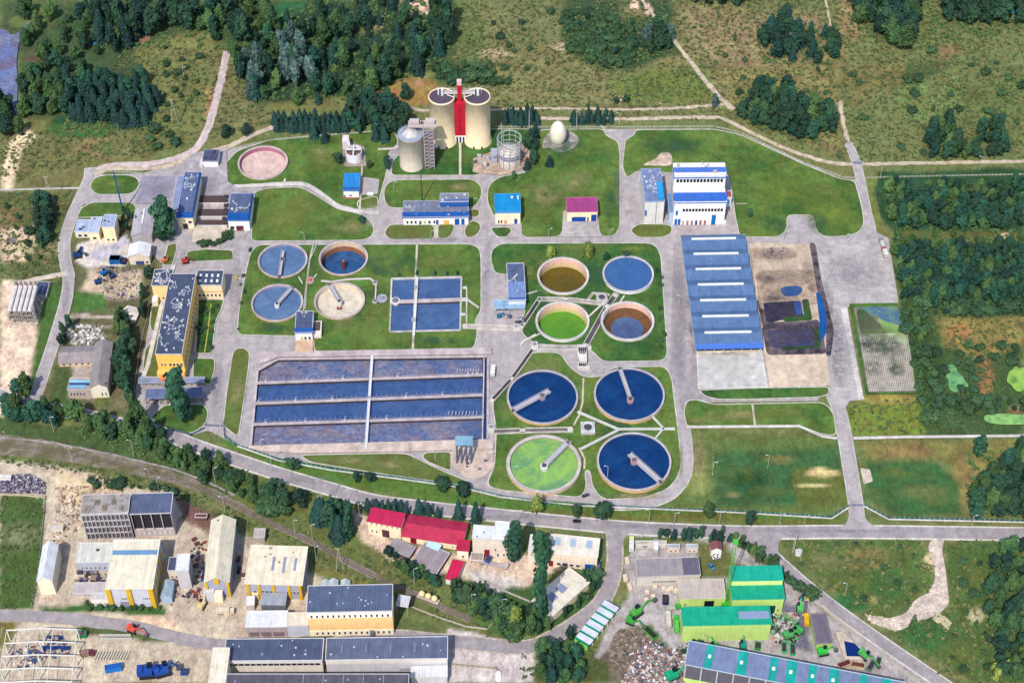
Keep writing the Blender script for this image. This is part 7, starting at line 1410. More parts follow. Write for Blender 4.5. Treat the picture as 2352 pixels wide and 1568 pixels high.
def make_tree(kind, seed, fm):
    r = random.Random(seed); c = MB(); t = MB(); H = 10.0
    if kind == 'broad':
        t.tube((0,0,0),(.1,.1,4.5),.28,7,r2=.16)
        for k in range(5): a = k*1.26; t.tube((.05,.05,2.6+k*.3),(1.7*math.cos(a),1.7*math.sin(a),5.2+r.random()),.13,5,r2=.05)
        pk = r.uniform(.55, 1.0)   # some crowns come to a point
        for k in range(13):
            a = r.uniform(0,6.28); z = 2.6+6.6*(k+.5)/13; q = (math.sin(math.pi*min(1,(z-1.0)/9.4))*(1-pk*.5)+max(0,(9.8-z)/8)*pk*.7)*r.uniform(.7,2.3)
            u = max(.5, 1.0-max(0, z-6.5)*.16*pk); blob(c, Vector((q*math.cos(a), q*math.sin(a), z)), r.uniform(.9,1.6)*u, r.uniform(1.1,2.0), 58, .36, r)
        blob(c, Vector((0,0,5.4)), 2.0, 3.3, 80, .4, r)
    elif kind == 'pine':
        t.tube((0,0,0),(0,0,9.4),.24,7,r2=.04)
        for k in range(12):
            z = 1.0+k*.72; R = (10.2-z)*.3+.15
            for b in range(9):
                a = b*.698+k*1.1+r.uniform(-.2,.2); rr = R*r.uniform(.75,1.15); tip = Vector((rr*math.cos(a), rr*math.sin(a), z-.35*rr*r.uniform(.5,1.3)))
                for f in (.35,.62,.9): 
                    p = Vector((0,0,z+.25)).lerp(tip, f); quad(c, p, Vector((math.cos(a)*.6, math.sin(a)*.6, 1+r.uniform(-.3,.3))), .2+.42*f*min(1,R/1.6), r)
        n = 8
        vs = [((10-z)*.2*(1+.25*math.sin(i*2.4+z))*math.cos(6.283*i/n), (10-z)*.2*(1+.25*math.cos(i*3.1+z))*math.sin(6.283*i/n), z) for z in (.9,3,5.2,7.4,9.6) for i in range(n)]
        c.add(vs, [(j*n+i, j*n+(i+1)%n, (j+1)*n+(i+1)%n, (j+1)*n+i) for j in range(4) for i in range(n)])
    elif kind == 'poplar':
        t.tube((0,0,0),(0,0,8),.2,6,r2=.05)
        for k in range(9):
            z = 1.6+k*.92; q = .75*math.sin(math.pi*(k+1.6)/11.2)+.25; a = r.uniform(0,6.28); blob(c, Vector((.28*math.cos(a), .28*math.sin(a), z)), q*1.15, .95, 60, .34, r)
    elif kind == 'willow':
        t.tube((0,0,0),(0,0,4.5),.3,7,r2=.18)
        for k in range(14):
            a = k*2.4; R = r.uniform(1.2,3.0)
            for f in range(26):
                q = f/26; p = Vector((R*math.cos(a)*(.4+.6*min(1,q*2))+r.uniform(-.5,.5), R*math.sin(a)*(.4+.6*min(1,q*2))+r.uniform(-.5,.5), 9.4-q*q*6.5-q*1.2)); quad(c, p, Vector((math.cos(a), math.sin(a), .6)), .3, r, asp=1.8)
        blob(c, Vector((0,0,6)), 2.2, 2.8, 90, .4, r)
    else:   # bush
        for k in range(4): a = r.uniform(0,6.28); t.tube((0,0,0),(math.cos(a),math.sin(a),2.5),.12,5,r2=.05)
        for k in range(5): a = r.uniform(0,6.28); q = r.uniform(.4,2.2); blob(c, Vector((q*math.cos(a), q*math.sin(a), r.uniform(1.8,3.2))), r.uniform(1.6,2.4), r.uniform(1.6,2.6), 46, .5, r)
    root = bpy.data.objects.new({'broad':'broadleaf_tree','pine':'pine_tree','poplar':'poplar_tree','willow':'willow_tree','bush':'bush'}[kind], None); C.objects.link(root)
    t.obj('trunk' if kind != 'bush' else 'stem', BARK, root); c.obj('crown' if kind != 'bush' else 'foliage', fm, root)
    kids(root, list(root.children)); return root
FD = foliage('leaf_dark', (38,74,54), (18,50,46), (58,94,56)); FG = foliage('leaf_green', (66,100,54), (38,76,46), (96,120,62)); FP = foliage('needle', (18,54,52), (34,80,66), (14,44,46)); FS = foliage('leaf_silver', (108,130,124), (50,84,80), (80,110,104))
FT = foliage('leaf_teal', (30,78,62), (16,52,50), (54,100,68)); FY = foliage('leaf_yellow', (158,166,74), (96,126,60), (130,150,70)); FU = foliage('leaf_bush', (46,82,52), (76,104,56), (36,70,56)); FX = foliage('leaf_poplar', (34,76,58), (54,98,62), (26,64,52))
PROTO = {'dark': [make_tree('broad', s, FD) for s in (1,2,3)], 'green': [make_tree('broad', s, FG) for s in (4,5,6)], 'teal': [make_tree('broad', s, FT) for s in (14,15,16)], 'silver': [make_tree('broad', s, FS) for s in (7,8)], 'pine': [make_tree('pine', s, FP) for s in (9,10,11)], 'poplar': [make_tree('poplar', s, FX) for s in (17,18)], 'willow': [make_tree('willow', 12, FY)], 'ygreen': [make_tree('broad', 21, FY)], 'bush': [make_tree('bush', s, FU) for s in (19,20,22)]}
CATN = {'pine':'conifer','poplar':'poplar','bush':'bush','willow':'willow'}
USED = set(); TPOS = []; TREQ = []; KEEP = None
def plant(kind, x, y, h, label, group, wide=1.0, world=None):
    if kind in ('dark','green','teal') and wide > 1.18: wide *= 1.12
    g = Vector((world[0], world[1], 0)) if world else G(x, y); ps = PROTO[kind]; p = random.choice(ps); s = h/(10.0 if kind != 'bush' else 4.6); sc = (s*wide*random.uniform(.85,1.2), s*wide*random.uniform(.85,1.2), s*({'bush':1.15,'willow':1.1,'poplar':1.0 if label.startswith(('tall','very','lone','big','double')) else 1.5,'pine':1.4}.get(kind,1.45 if wide < 1.18 else 1.22))*random.uniform(.88,1.15)); rot = random.uniform(0, 6.28)
    if KEEP is None and kind in ('dark','green','teal'): TREQ.append((h*PPM(*PR(g))*wide, kind, g, rot, sc, label, group, p, len(TREQ))); return
    if p.name in USED: o = dup(p, g, rot, sc)
    else: USED.add(p.name); o = p; o.location = g; o.rotation_euler = (0,0,rot); o.scale = sc
    if 'group' in o: del o['group']
    tag(o, label, CATN.get(kind, 'tree'), group); TPOS.append((g.x, g.y, h*.3*wide)); return o
def wood(poly, n, kinds, h0, h1, label, gap=3.2, wide=1.0, seed=1, avoid=True):
    r = random.Random(seed); W_ = wpts(poly); x0 = min(p.x for p in W_); x1 = max(p.x for p in W_); y0 = min(p.y for p in W_); y1 = max(p.y for p in W_); pts = []; tries = 0
    while len(pts) < n and tries < n*60:
        tries += 1; p = (r.uniform(x0,x1), r.uniform(y0,y1))
        if not inside(p, W_) or (avoid and blocked(*p)) or any((p[0]-q[0])**2+(p[1]-q[1])**2 < gap*gap for q in pts): continue
        pts.append(p)
    for p in pts:
        k = r.choice(kinds); lb = label.replace('TREE', {'pine':'dark conifer','dark':'dark green tree','green':'green leafy tree','teal':'blue green tree','silver':'silvery grey tree','bush':'rounded bush','poplar':'slender poplar','ygreen':'yellow green tree'}[k])
        plant(k, 0, 0, r.uniform(h0, h1), lb, lb.replace(' a ',' ')+' group', wide, world=p)
# upper left
wood([(215,20),(330,10),(345,120),(235,125),(210,70)], 16, ['dark','dark','pine'], 14, 20, 'TREE in the tall clump left of the meadow at the top', 6.5, 1.15, 1)
wood([(345,10),(425,5),(430,75),(350,80)], 8, ['dark'], 14, 20, 'TREE in the small top clump right of the tall one', 7, 1.2, 2)
wood([(440,20),(560,10),(560,120),(540,150),(530,80),(470,110),(440,70)], 16, ['dark','teal','green'], 8, 15, 'TREE in the wood above the curved track end', 6, 1.2, 3)
wood([(20,30),(215,20),(230,130),(200,190),(70,210),(60,110)], 34, ['green','green','dark','teal','green'], 6, 13, 'TREE scattered in the river wood at the top left', 6, 1.2, 4)
wood([(150,190),(350,195),(368,230),(340,285),(250,295),(150,285)], 62, ['pine','pine','pine','teal'], 9, 14, 'TREE of the dense stand above the oval green hollow', 4.6, 1.25, 5)
wood([(50,190),(145,205),(140,262),(52,268)], 16, ['green','dark'], 9, 13, 'TREE between the river and the dense stand', 6, 1.2, 6)
wood([(0,225),(48,240),(46,310),(0,318)], 9, ['green','dark'], 10, 15, 'TREE on the river bank at the left edge', 5.5, 1.2, 7)
# top centre wood
wood([(560,100),(575,30),(640,60),(720,30),(850,10),(1030,10),(1035,110),(1020,150),(900,200),(850,225),(780,238),(690,246),(575,240),(548,170)], 90, ['dark','green','teal','dark','green','pine'], 7, 17, 'TREE in the large wood at the top centre', 6.2, 1.15, 8)
wood([(590,0),(560,40),(600,40),(640,10)], 5, ['green','dark'], 9, 13, 'TREE by the green clearing at the top', 6, 1.2, 9)
wood([(640,120),(700,110),(720,190),(650,225),(640,170)], 11, ['silver'], 13, 17, 'TREE in the pale clump of the top centre wood', 6, 1.05, 10); wood([(565,150),(600,145),(605,215),(570,235)], 6, ['silver'], 11, 15, 'TREE at the left rim of the top centre wood', 5, 1.0, 11)
wood([(1018,60),(1032,60),(1032,90),(1018,90)], 2, ['poplar'], 19, 22, 'TREE at the right tip of the top centre wood', 4, 1.4, 12)
wood([(632,285),(800,280),(800,304),(635,304)], 34, ['pine'], 7, 10, 'TREE in the dense hedge row north of the pink tank', 3.2, 1.3, 13); wood([(790,250),(935,225),(950,300),(880,318),(800,300)], 26, ['dark','teal','pine'], 9, 14, 'TREE in the grove left of the squat silo', 5, 1.2, 14)
for x, y in ((722,318),(747,325),(884,325),(864,322)): plant('pine', x, y, 9, 'dark conifer in the loose row beside the north fence path', 'conifers beside the north fence path', 1.3)
wood([(1000,160),(1140,150),(1145,195),(1010,190)], 22, ['bush','bush','green'], 4, 6, 'TREE in the low thicket behind the digesters', 4, 1.3, 15)
wood([(1158,268),(1240,266),(1240,288),(1160,290)], 18, ['pine'], 7, 9, 'TREE in the row behind the gas holder', 3.0, 1.2, 16); wood([(1312,268),(1405,266),(1405,285),(1315,288)], 20, ['pine'], 6, 8, 'TREE in the row right of the egg shaped tank', 2.9, 1.2, 17)
wood([(1198,330),(1235,310),(1228,400),(1205,410)], 8, ['pine','dark'], 7, 10, 'TREE between the gas holder and the gravel pad', 4, 1.2, 18); plant('pine', 1262, 382, 8, 'lone dark conifer just below the gravel pad of the egg tank', None, 1.3)
wood([(1285,40),(1340,30),(1470,60),(1530,60),(1520,110),(1450,150),(1370,160),(1300,110)], 72, ['bush','bush','bush','teal'], 3.2, 5, 'TREE in the big round thicket of the upper meadow', 4.2, 1.35, 19)
wood([(1490,50),(1540,80),(1540,130),(1480,120)], 10, ['dark','silver'], 9, 13, 'TREE beside the diagonal track in the thicket', 5, 1.2, 20); wood([(1590,0),(1720,-10),(1715,12),(1600,12)], 9, ['dark'], 9, 12, 'TREE on the top edge above the brown field', 6, 1.3, 21)
wood([(1745,90),(1800,40),(1830,70),(1910,70),(1918,135),(1870,150),(1750,145)], 26, ['dark','dark','pine','teal'], 9, 14, 'TREE in the clump on the brown field', 5.5, 1.2, 22)
wood([(1738,200),(1780,190),(1830,240),(1915,260),(1925,300),(1860,330),(1740,290),(1690,275)], 42, ['dark','dark','teal','green'], 8, 13, 'TREE in the grove beside the bend of the north track', 5.2, 1.25, 23)
wood([(1955,10),(2105,0),(2110,50),(2085,115),(2040,110),(1960,60)], 32, ['dark','dark','teal','green'], 11, 16, 'TREE in the top grove between the two meadows', 5.8, 1.25, 24); wood([(2175,0),(2352,-10),(2360,60),(2250,60),(2170,50)], 30, ['dark'], 11, 16, 'TREE in the wood at the top right corner', 5.8, 1.25, 25)
wood([(2130,300),(2180,285),(2200,330),(2240,350),(2240,366),(2130,366)], 20, ['dark','green','teal'], 8, 13, 'TREE in the clump above the eastern track', 5, 1.25, 26); wood([(2245,300),(2300,275),(2310,366),(2250,366)], 12, ['teal','dark'], 7, 12, 'TREE in the thin clump at the right above the eastern track', 5, 1.2, 27)
# plantation
for row, (ya, yb, n) in enumerate(((430,462,26),(466,498,28),(500,526,28),(570,600,30),(606,636,32),(640,668,32),(672,694,24))):
    wood([(2030+row*7,ya),(2352,ya),(2352,yb),(2034+row*7,yb)], n, ['teal','teal','dark','green'], 6.5, 9.5, 'TREE in the dense plantation at the right edge', 4.6, 1.35, 30+row)
wood([(2050,540),(2352,540),(2352,565),(2060,565)], 10, ['green','bush'], 3.5, 6, 'TREE in the gap between the plantation blocks', 5, 1.3, 40)
wood([(2070,700),(2110,700),(2150,900),(2130,990),(2112,900)], 26, ['bush','green'], 3.5, 6, 'TREE in the strip east of the filter bed', 4.5, 1.2, 41); wood([(2120,700),(2352,695),(2352,725),(2140,722)], 22, ['bush','teal'], 3.5, 6.5, 'TREE on the south edge of the plantation', 5, 1.3, 42)
wood([(2150,800),(2352,790),(2352,830),(2230,880),(2250,930),(2140,960)], 24, ['bush'], 2.6, 4.2, 'TREE between the green ponds', 6, 1.3, 43); wood([(2140,915),(2352,925),(2352,950),(2150,945)], 20, ['bush','dark'], 3, 5, 'TREE below the two round green ponds', 5, 1.3, 44)
plant('poplar', 2246, 1046, hgt(2246,1046,1000), 'lone dark egg shaped tree below the eastern pipeline path', None, 1.4)
wood([(2225,1130),(2300,1080),(2352,1040),(2352,1190),(2230,1190)], 34, ['dark','teal','dark','green'], 8, 13, 'TREE in the wood north of the public road at the right edge', 5, 1.2, 45); wood([(2280,1280),(2352,1250),(2352,1568),(2300,1560),(2260,1400)], 34, ['dark','green','dark'], 7, 12, 'TREE in the wood at the lower right edge', 5.4, 1.3, 46); wood([(2280,1520),(2352,1500),(2352,1568),(2285,1568)], 5, ['ygreen'], 6, 9, 'TREE at the bottom right corner', 5, 1.2, 47)
plant('green', 2092, 1455, 11, 'pointed green tree beside the elbow of the dirt road', None, .7)
# railway belt
wood([(20,915),(60,900),(100,940),(180,945),(190,965),(120,985),(15,965)], 20, ['teal','green'], 9, 14, 'TREE in the belt at the foot of the west road', 5, 1.2, 48); wood([(180,960),(370,985),(380,1025),(330,1035),(185,985)], 36, ['green','green','dark'], 6, 11, 'TREE in the belt north of the railway, west part', 4.6, 1.25, 49)
wood([(380,1025),(520,1070),(535,1110),(470,1115),(370,1060)], 32, ['green','green','green','dark'], 5, 9, 'TREE in the belt north of the railway, east part', 4.6, 1.25, 50); wood([(525,1095),(620,1120),(660,1170),(640,1185),(530,1130)], 24, ['green','bush'], 4, 7, 'TREE on the bank between road and railway', 4.6, 1.3, 51)
for x, y, h, l in ((320,985,17,'tall broad tree standing highest in the railway belt'),(300,1010,13,'wide tree just left below the tallest tree of the belt'),(345,1010,14,'wide tree just right below the tallest tree of the belt')): plant('green', x, y, h, l, None, 1.0)
plant('poplar', 424, 972, hgt(420,972,858), 'tall dark poplar rising over the shelter roofs', None, 1.0); wood([(268,800),(300,790),(300,930),(285,935)], 12, ['poplar','dark'], 9, 13, 'TREE in the dark row left of the office lawns', 4, 1.3, 52); wood([(330,640),(352,600),(345,700),(322,760)], 7, ['dark'], 5, 8, 'TREE in the strip along the west fence of the office', 4.5, 1, 53)
plant('poplar', 384, 548, hgt(384,548,446), 'big tall tree between the grey hall and the screen house', None, 1.3); plant('dark', 372, 560, 11, 'dark tree at the foot of the big tall tree by the screen house', None, 1.0); wood([(275,490),(300,500),(295,540),(275,535)], 5, ['dark'], 5, 7, 'TREE beside the west wall of the grey hall', 4, 1.1, 54)
wood([(85,470),(115,460),(120,560),(95,570)], 14, ['dark','teal'], 8, 12, 'TREE in the clump on the west verge', 4, 1.2, 55); wood([(140,760),(170,750),(150,800),(135,810)], 5, ['dark'], 6, 8, 'TREE at the west compound junk', 4, 1.1, 56); wood([(280,740),(305,745),(300,785),(270,780)], 7, ['dark','green'], 7, 10, 'TREE around the cream pavilion', 4, 1.1, 57)
wood([(448,548),(530,535),(530,556),(500,566),(450,566)], 13, ['bush'], 2, 3.6, 'TREE in the planting bed below the filter bays', 3.2, 1.1, 59)
for x, y, h, l in ((628,1145,10,'conical tree nearest the public road west of the lamp'),(650,1165,11,'round tree between the conical tree and the dark round tree'),(690,1160,11,'dark round tree beside the public road')): plant('dark' if x > 640 else 'poplar', x, y, h, l, None, 1.3)
wood([(735,1190),(765,1180),(812,1200),(808,1248),(770,1235)], 15, ['poplar','pine'], 11, 16, 'TREE in the tall clump left of the red roofed row', 3.8, 1.5, 60)
wood([(838,1165),(1005,1180),(1010,1194),(838,1178)], 22, ['pine'], 7, 9, 'TREE in the hedge row behind the crimson roofs', 3.1, 1.2, 61); plant('pine', 1054, 1190, 12, 'tall conifer at the east end of the crimson roof row', None, 1.0); plant('pine', 1093, 1198, 12, 'tall conifer behind the red gated workshop', None, 1.1)
plant('poplar', 1180, 1290, hgt(1180,1290,1188), 'tall dark poplar between the two white roofed workshops', None, .9); plant('poplar', 1240, 1298, hgt(1240,1298,1208), 'double poplar in front of the workshop with roof lights, left stem', None, .85); plant('poplar', 1254, 1298, hgt(1254,1298,1226), 'double poplar in front of the workshop with roof lights, right stem', None, .85)
plant('poplar', 1242, 1432, hgt(1242,1432,1308), 'very tall dark poplar at the diagonal workshop', None, .7); plant('ygreen', 1185, 1440, 13, 'yellow green tree left of the very tall poplar', None, 1.1)
wood([(1210,1405),(1235,1400),(1260,1455),(1220,1470)], 7, ['dark','green'], 7, 10, 'TREE around the foot of the very tall poplar', 4, 1.1, 62); wood([(1330,1330),(1372,1320),(1375,1400),(1300,1430),(1290,1420),(1340,1370)], 18, ['dark','poplar','bush'], 4, 7, 'TREE in the strip east of the diagonal workshop', 4, 1.2, 63)
wood([(1040,1345),(1110,1370),(1180,1400),(1190,1470),(1130,1430),(1050,1390)], 30, ['dark','green','bush'], 6, 10, 'TREE in the thicket south of the crimson shed', 4.2, 1.2, 64); wood([(890,1270),(1010,1320),(1000,1350),(900,1305)], 18, ['dark','green'], 5, 8, 'TREE in the row of shrubs below the grey barns', 3.8, 1.2, 65)
wood([(1500,1222),(1650,1225),(1690,1245),(1650,1248),(1510,1240)], 22, ['dark','poplar','pine'], 5, 8, 'TREE in the hedge north of the recycling yard', 3.4, 1.3, 66); wood([(1685,1240),(1700,1240),(1830,1330),(1860,1372),(1830,1350),(1760,1298)], 28, ['bush','green'], 3.5, 5.5, 'TREE in the clipped hedge along the diagonal wall', 2.8, 1.1, 67)
wood([(1235,1500),(1290,1490),(1350,1530),(1340,1568),(1240,1568)], 14, ['teal','green'], 7, 11, 'TREE in the grove at the bottom centre', 4.6, 1.2, 68); plant('dark', 1310, 1468, 9, 'dark tree beside the side road left of the storage bays', None, 1.1)
for x, y, h, k, l in ((672,1078,8,'dark','round tree beside the teal fence under the aeration basin'),(820,1108,8,'poplar','narrow shrub tree on the bank left of its twin'),(850,1105,6,'dark','small tree right of the narrow shrub tree on the bank'),(1015,1125,8,'dark','dark tree on the road bank south of the long lawn'),(1062,1135,9,'dark','larger dark tree on the road bank right of the other'),(1232,1180,11,'ygreen','yellow green tree in front of the pale green clarifier'),(1322,1190,9,'green','small green tree at the ring road bottom'),(1385,1192,12,'dark','dark spreading tree south of the ring road'),(1626,1192,11,'green','green tree on the verge south of the sports meadow'),(1722,1200,7,'dark','small dark tree on the verge further east'),(1265,592,9,'willow','smaller yellow willow above the olive tank'),(1350,592,12,'willow','larger yellow willow between the olive and the blue tank'),(1392,598,5,'dark','small dark shrub right of the larger willow'),(1440,592,5,'dark','small conifer like shrub above the plain blue tank'),(778,378,9,'dark','dark tree left of the white thickener'),(848,388,6,'green','small olive tree right of the white thickener'),(890,385,7,'dark','dark tree beside the road at the squat silo'),(832,512,5,'dark','dark green dome shrub at the inner crossroads'),(1640,250,8,'silver','grey green tree at the fork of the north track'),(1722,500,7,'poplar','lone dark tree east of the white hall'),(1415,240,5,'dark','left one of two round dark shrubs on the meadow'),(1438,236,5,'dark','right one of two round dark shrubs on the meadow'),(1180,412,5,'green','shrub south of the gas holder pumps'),(520,315,9,'dark','dark tree by the lower end of the curved track'),(568,310,8,'dark','dark tree by the pale branch track')):
    plant(k, x, y, h, l, None, 1.5 if k in ('dark','poplar') else 1.1)
wood([(330,300),(400,290),(410,350),(350,350)], 5, ['bush'], 3, 5, 'TREE scattered left of the curved track', 8, 1.2, 70); wood([(380,110),(470,110),(470,280),(380,280)], 16, ['bush'], 2, 4, 'TREE dotted over the meadow of the A shaped pole', 7, 1.1, 71)
wood([(1930,140),(2352,90),(2352,360),(2000,360)], 28, ['bush','bush','bush','green'], 2, 4.5, 'TREE scattered over the rough meadow at the top right', 7, 1.3, 72); wood([(1120,30),(1290,20),(1290,140),(1160,200)], 12, ['bush'], 2, 4, 'TREE scattered over the meadow behind the digesters', 8, 1.2, 73)
wood([(1550,30),(1900,160),(1900,240),(1700,230)], 12, ['bush'], 1.5, 3, 'TREE dotted over the brown field', 9, 1.2, 74); wood([(10,480),(150,440),(140,620),(20,620)], 12, ['bush','green'], 2, 5, 'TREE on the western wasteland', 7, 1.2, 75)
wood([(1800,1250),(2130,1245),(2100,1390),(1900,1370)], 14, ['bush'], 1.2, 2.4, 'TREE low in the triangular meadow', 8, 1.2, 76); wood([(2190,1250),(2280,1250),(2270,1568),(2180,1540)], 14, ['bush'], 1.5, 3.5, 'TREE low in the meadow right of the dirt road', 7, 1.2, 77)
wood([(190,1385),(370,1380),(380,1400),(200,1402)], 14, ['bush'], 1.5, 3.2, 'TREE along the fence of the pilastered warehouse', 3.5, 1.1, 78); wood([(200,1105),(420,1130),(410,1140),(220,1120)], 10, ['bush','green'], 2.5, 5, 'TREE behind the ruined shell', 4, 1.2, 79)
wood([(560,570),(575,575),(555,760),(545,760)], 6, ['bush'], 1.2, 2.2, 'TREE along the left edge of the tank lawn', 6, 1.0, 80); wood([(455,700),(500,700),(486,805),(455,805)], 14, ['bush'], 1.6, 2.6, 'TREE in the office garden rows', 3.2, .9, 81)
wood([(1508,620),(1522,620),(1530,800),(1512,800)], 9, ['bush'], 1.4, 2.4, 'TREE along the ditch beside the wide road', 5, 1.0, 82); wood([(905,631),(1055,628),(1055,634),(905,637)], 6, ['pine'], 2.6, 4, 'TREE in a line just above the settling basin', 6, 1.0, 83, False)
# the 300 broadleaf trees that show largest stay single objects, the rest form one woodland
TREQ.sort(key=lambda q: -q[0]); KEEP = TREQ[:298]
for _, kind, g, rot, sc, label, group, p, _i in KEEP:
    if p.name in USED: o = dup(p, g, rot, sc)
    else: USED.add(p.name); o = p; o.location = g; o.rotation_euler = (0,0,rot); o.scale = sc
    if 'group' in o: del o['group']
    tag(o, label, 'tree', group)
VV = []; FF = []; MI = []; RN = []; off = 0; fmats = [FD, FG, FT]; cache = {}
for _, kind, g, rot, sc, label, group, p, _i in TREQ[298:]:
    if p.name not in cache:
        me_ = [c for c in KIDS[p.name] if c.name.startswith('crown')][0].data; v = np.empty(len(me_.vertices)*3); me_.vertices.foreach_get('co', v); l = np.empty(len(me_.loops), int); me_.loops.foreach_get('vertex_index', l); cache[p.name] = (v.reshape(-1, 3), l.reshape(-1, 4))
    v, l = cache[p.name]; c_, s_ = math.cos(rot), math.sin(rot); x = v[:,0]*sc[0]; y = v[:,1]*sc[1]
    VV.append(np.stack([x*c_-y*s_+g[0], x*s_+y*c_+g[1], v[:,2]*sc[2]], -1)); FF.append(l+off); off += len(v); MI.append(np.full(len(l), {'dark':0,'green':1,'teal':2}[kind], np.int32)); RN.append(np.full(len(v), random.random(), np.float32))
VV = np.concatenate(VV); FF = np.concatenate(FF); me = bpy.data.meshes.new('woodland'); me.vertices.add(len(VV)); me.vertices.foreach_set('co', VV.astype(np.float32).ravel()); me.loops.add(FF.size); me.loops.foreach_set('vertex_index', FF.astype(np.int32).ravel()); me.polygons.add(len(FF)); me.polygons.foreach_set('loop_start', np.arange(0, FF.size, 4, dtype=np.int32)); me.polygons.foreach_set('material_index', np.concatenate(MI))
for f_ in fmats: me.materials.append(f_)
at = me.attributes.new('tree_random', 'FLOAT', 'POINT'); at.data.foreach_set('value', np.concatenate(RN)); me.update(calc_edges=True)
wo = bpy.data.objects.new('woodland', me); C.objects.link(wo); tag(wo, 'far woods of broadleaf trees behind the works and in the plantation', 'woodland'); wo['kind'] = 'stuff'
# protos that were never placed must not stay in the scene
for lst in PROTO.values():
    for p in lst:
        if p.name not in USED:
            for c_ in list(p.children): bpy.data.objects.remove(c_)
            bpy.data.objects.remove(p)
# uncountable ground cover
def cover(name, polys, dens, s0, s1, hz, fm, label, per=9, seed=5, lab='undergrowth'):
    r = np.random.RandomState(seed); V_ = []; M_ = []
    for poly in polys:
        W_ = wpts(poly); P_ = np.array([(p.x, p.y) for p in W_]); x0, y0 = P_.min(0); x1, y1 = P_.max(0); n = int((x1-x0)*(y1-y0)*dens)
        X = r.uniform(x0, x1, n); Y = r.uniform(y0, y1, n); k = sdist([tuple(p) for p in P_], X, Y) > 0; X, Y = X[k], Y[k]
        ii = np.clip(np.round((X-GX0)/ST).astype(int), 0, nx-1); jj = np.clip(np.round((Y-GY0)/ST).astype(int), 0, ny-1); k = ~MASK[jj, ii]; X, Y = X[k], Y[k]
        S = r.uniform(s0, s1, len(X))
        for q in range(per):
            a = r.uniform(0, 6.28, len(X)); e = r.uniform(0, 1, len(X)); ox = np.cos(a)*S*e; oy = np.sin(a)*S*e; oz = hz*S*(1-e*e)*r.uniform(.5,1.1,len(X))+.1
            t = r.uniform(0, 6.28, len(X)); u = np.stack([np.cos(t), np.sin(t), r.uniform(-.35,.35,len(X))], -1); v = np.stack([-np.sin(t), np.cos(t), r.uniform(.1,.8,len(X))], -1); sz = (S*.38*r.uniform(.6,1.2,len(X)))[:, None]
            c = np.stack([X+ox, Y+oy, oz], -1); V_.append(np.stack([c-u*sz-v*sz*.6, c+u*sz-v*sz*.7, c+u*sz*.6+v*sz, c-u*sz*.7+v*sz*.8], 1).reshape(-1, 3))
    V_ = np.concatenate(V_); n = len(V_)//4; me = bpy.data.meshes.new(name); me.vertices.add(len(V_)); me.vertices.foreach_set('co', V_.astype(np.float32).ravel()); me.loops.add(len(V_)); me.loops.foreach_set('vertex_index', np.arange(len(V_), dtype=np.int32)); me.polygons.add(n); me.polygons.foreach_set('loop_start', np.arange(0, len(V_), 4, dtype=np.int32)); me.materials.append(fm); me.update(calc_edges=True)
    o = bpy.data.objects.new(name, me); C.objects.link(o); tag(o, label, lab); o['kind'] = 'stuff'; return o
FM1 = foliage('meadow_green', (112,126,72), (84,108,62)); FM2 = foliage('meadow_dry', (164,148,98), (138,128,80)); FM3 = foliage('thicket', (56,88,50), (84,106,58))
FIELD = [[(1040,0),(2352,0),(2352,366),(1990,372),(1900,366),(1760,312),(1690,280),(1240,262),(1130,246),(1040,240)], [(300,100),(560,120),(630,280),(480,320),(330,360),(200,375),(0,430),(0,320),(140,290)], [(0,445),(180,440),(140,560),(140,640),(0,640)]]
FSO = [[(0,985),(520,1150),(900,1290),(1090,1410),(1190,1480),(1010,1430),(700,1280),(540,1200),(330,1120),(0,1060)], [(1580,990),(1930,1012),(1945,1160),(1900,1178),(1500,1165),(1575,1100)], [(1960,1012),(2352,1008),(2352,1190),(2050,1190),(1990,1150)], [(1800,1240),(2352,1240),(2352,1568),(2190,1568),(1850,1310)], [(1945,930),(2110,915),(2125,995),(1962,1000)], [(2120,700),(2352,700),(2352,1000),(2130,1000)], [(0,1140),(100,1142),(75,1400),(0,1400)], [(1200,1470),(1360,1440),(1380,1568),(1200,1568)], [(560,1100),(1180,1195),(1180,1205),(830,1180),(600,1130)]]
cover('meadow_grass', FIELD+FSO[:1]+FSO[3:], .11, .7, 1.7, .55, FM1, 'rough green tussocks covering the meadows', 7, 5, 'grass'); cover('dry_grass', FIELD+FSO[:1]+FSO[3:5], .05, .6, 1.5, .5, FM2, 'dry straw coloured tussocks covering the meadows', 6, 6, 'grass')
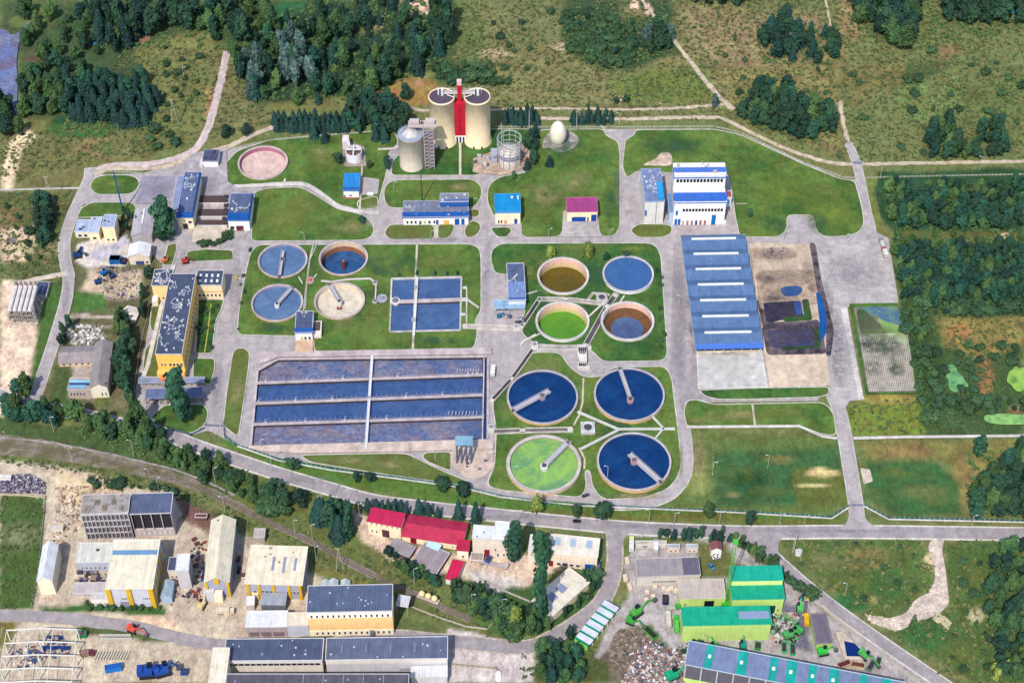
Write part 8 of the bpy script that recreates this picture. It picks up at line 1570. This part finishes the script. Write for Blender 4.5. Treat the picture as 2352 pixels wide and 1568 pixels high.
cover('undergrowth', [[(200,0),(560,0),(560,120),(440,110),(340,110),(220,130)], [(150,180),(350,190),(370,240),(330,300),(150,298)], [(545,60),(640,40),(700,0),(1035,0),(1035,140),(900,205),(840,240),(570,245)], [(1285,30),(1535,40),(1530,130),(1380,165),(1290,110)], [(2030,425),(2352,425),(2352,700),(2085,700)], [(1740,60),(1920,60),(1920,150),(1740,150)], [(1690,200),(1925,240),(1925,310),(1850,335),(1720,290)], [(1950,0),(2352,0),(2352,70),(2080,120),(1950,60)], [(2220,1040),(2352,1030),(2352,1195),(2220,1195)], [(2270,1260),(2352,1240),(2352,1568),(2290,1568)], [(180,965),(520,1070),(640,1130),(640,1185),(470,1115),(180,1000)]], .05, 1.1, 2.4, .7, FM3, 'dark undergrowth between the trees of the woods', 12, 7)

LP = [p for n_, p in FOOT if n_ == 'lawn']
def cover_w(name, polys, *a, **k):
    global wpts
    old = wpts; wpts = lambda q: [Vector(p) for p in q]; o = cover(name, polys, *a, **k); wpts = old; return o
cover_w('lawn_grass', LP, .10, .25, .7, .25, foliage('lawn_tuft', (98,124,58), (70,104,50)), 'small tufts and weeds in the mown lawns of the works', 4, 9, 'grass')
# ------------------------------------------------------------ camera, light
cam = bpy.data.cameras.new('camera'); co = bpy.data.objects.new('camera', cam); C.objects.link(co)
co.location = CAM; co.rotation_euler = (math.pi/2-TH, 0, 0); cam.lens = 36*F/2352; cam.sensor_width = 36; cam.clip_start = 10; cam.clip_end = 60000
sc = bpy.context.scene; sc.camera = co
W = bpy.data.worlds.new('World'); sc.world = W; W.use_nodes = True; nt = W.node_tree; bg = nt.nodes['Background']
sky = nt.nodes.new('ShaderNodeTexSky'); sky.sky_type = 'NISHITA'; sky.sun_disc = False
EL = math.radians(53); AZ = math.radians(199)   # azimuth clockwise from +Y (north): sun in the south-south-west
sky.sun_elevation = EL; sky.sun_rotation = AZ; sky.air_density = 1.0; sky.dust_density = 1.0
nt.links.new(sky.outputs[0], bg.inputs[0]); bg.inputs[1].default_value = .15
sd = bpy.data.lights.new('sun', 'SUN'); sd.energy = 3.4; sd.angle = math.radians(.5); sd.color = (1, .95, .87)
so = bpy.data.objects.new('sun', sd); C.objects.link(so)
dv = Vector((math.sin(AZ)*math.cos(EL), math.cos(AZ)*math.cos(EL), math.sin(EL)))
so.rotation_euler = dv.to_track_quat('Z', 'Y').to_euler(); so.location = dv*500
sc.view_settings.view_transform = 'Standard'; sc.view_settings.look = 'None'; sc.view_settings.exposure = .76; sc.view_settings.gamma = 1
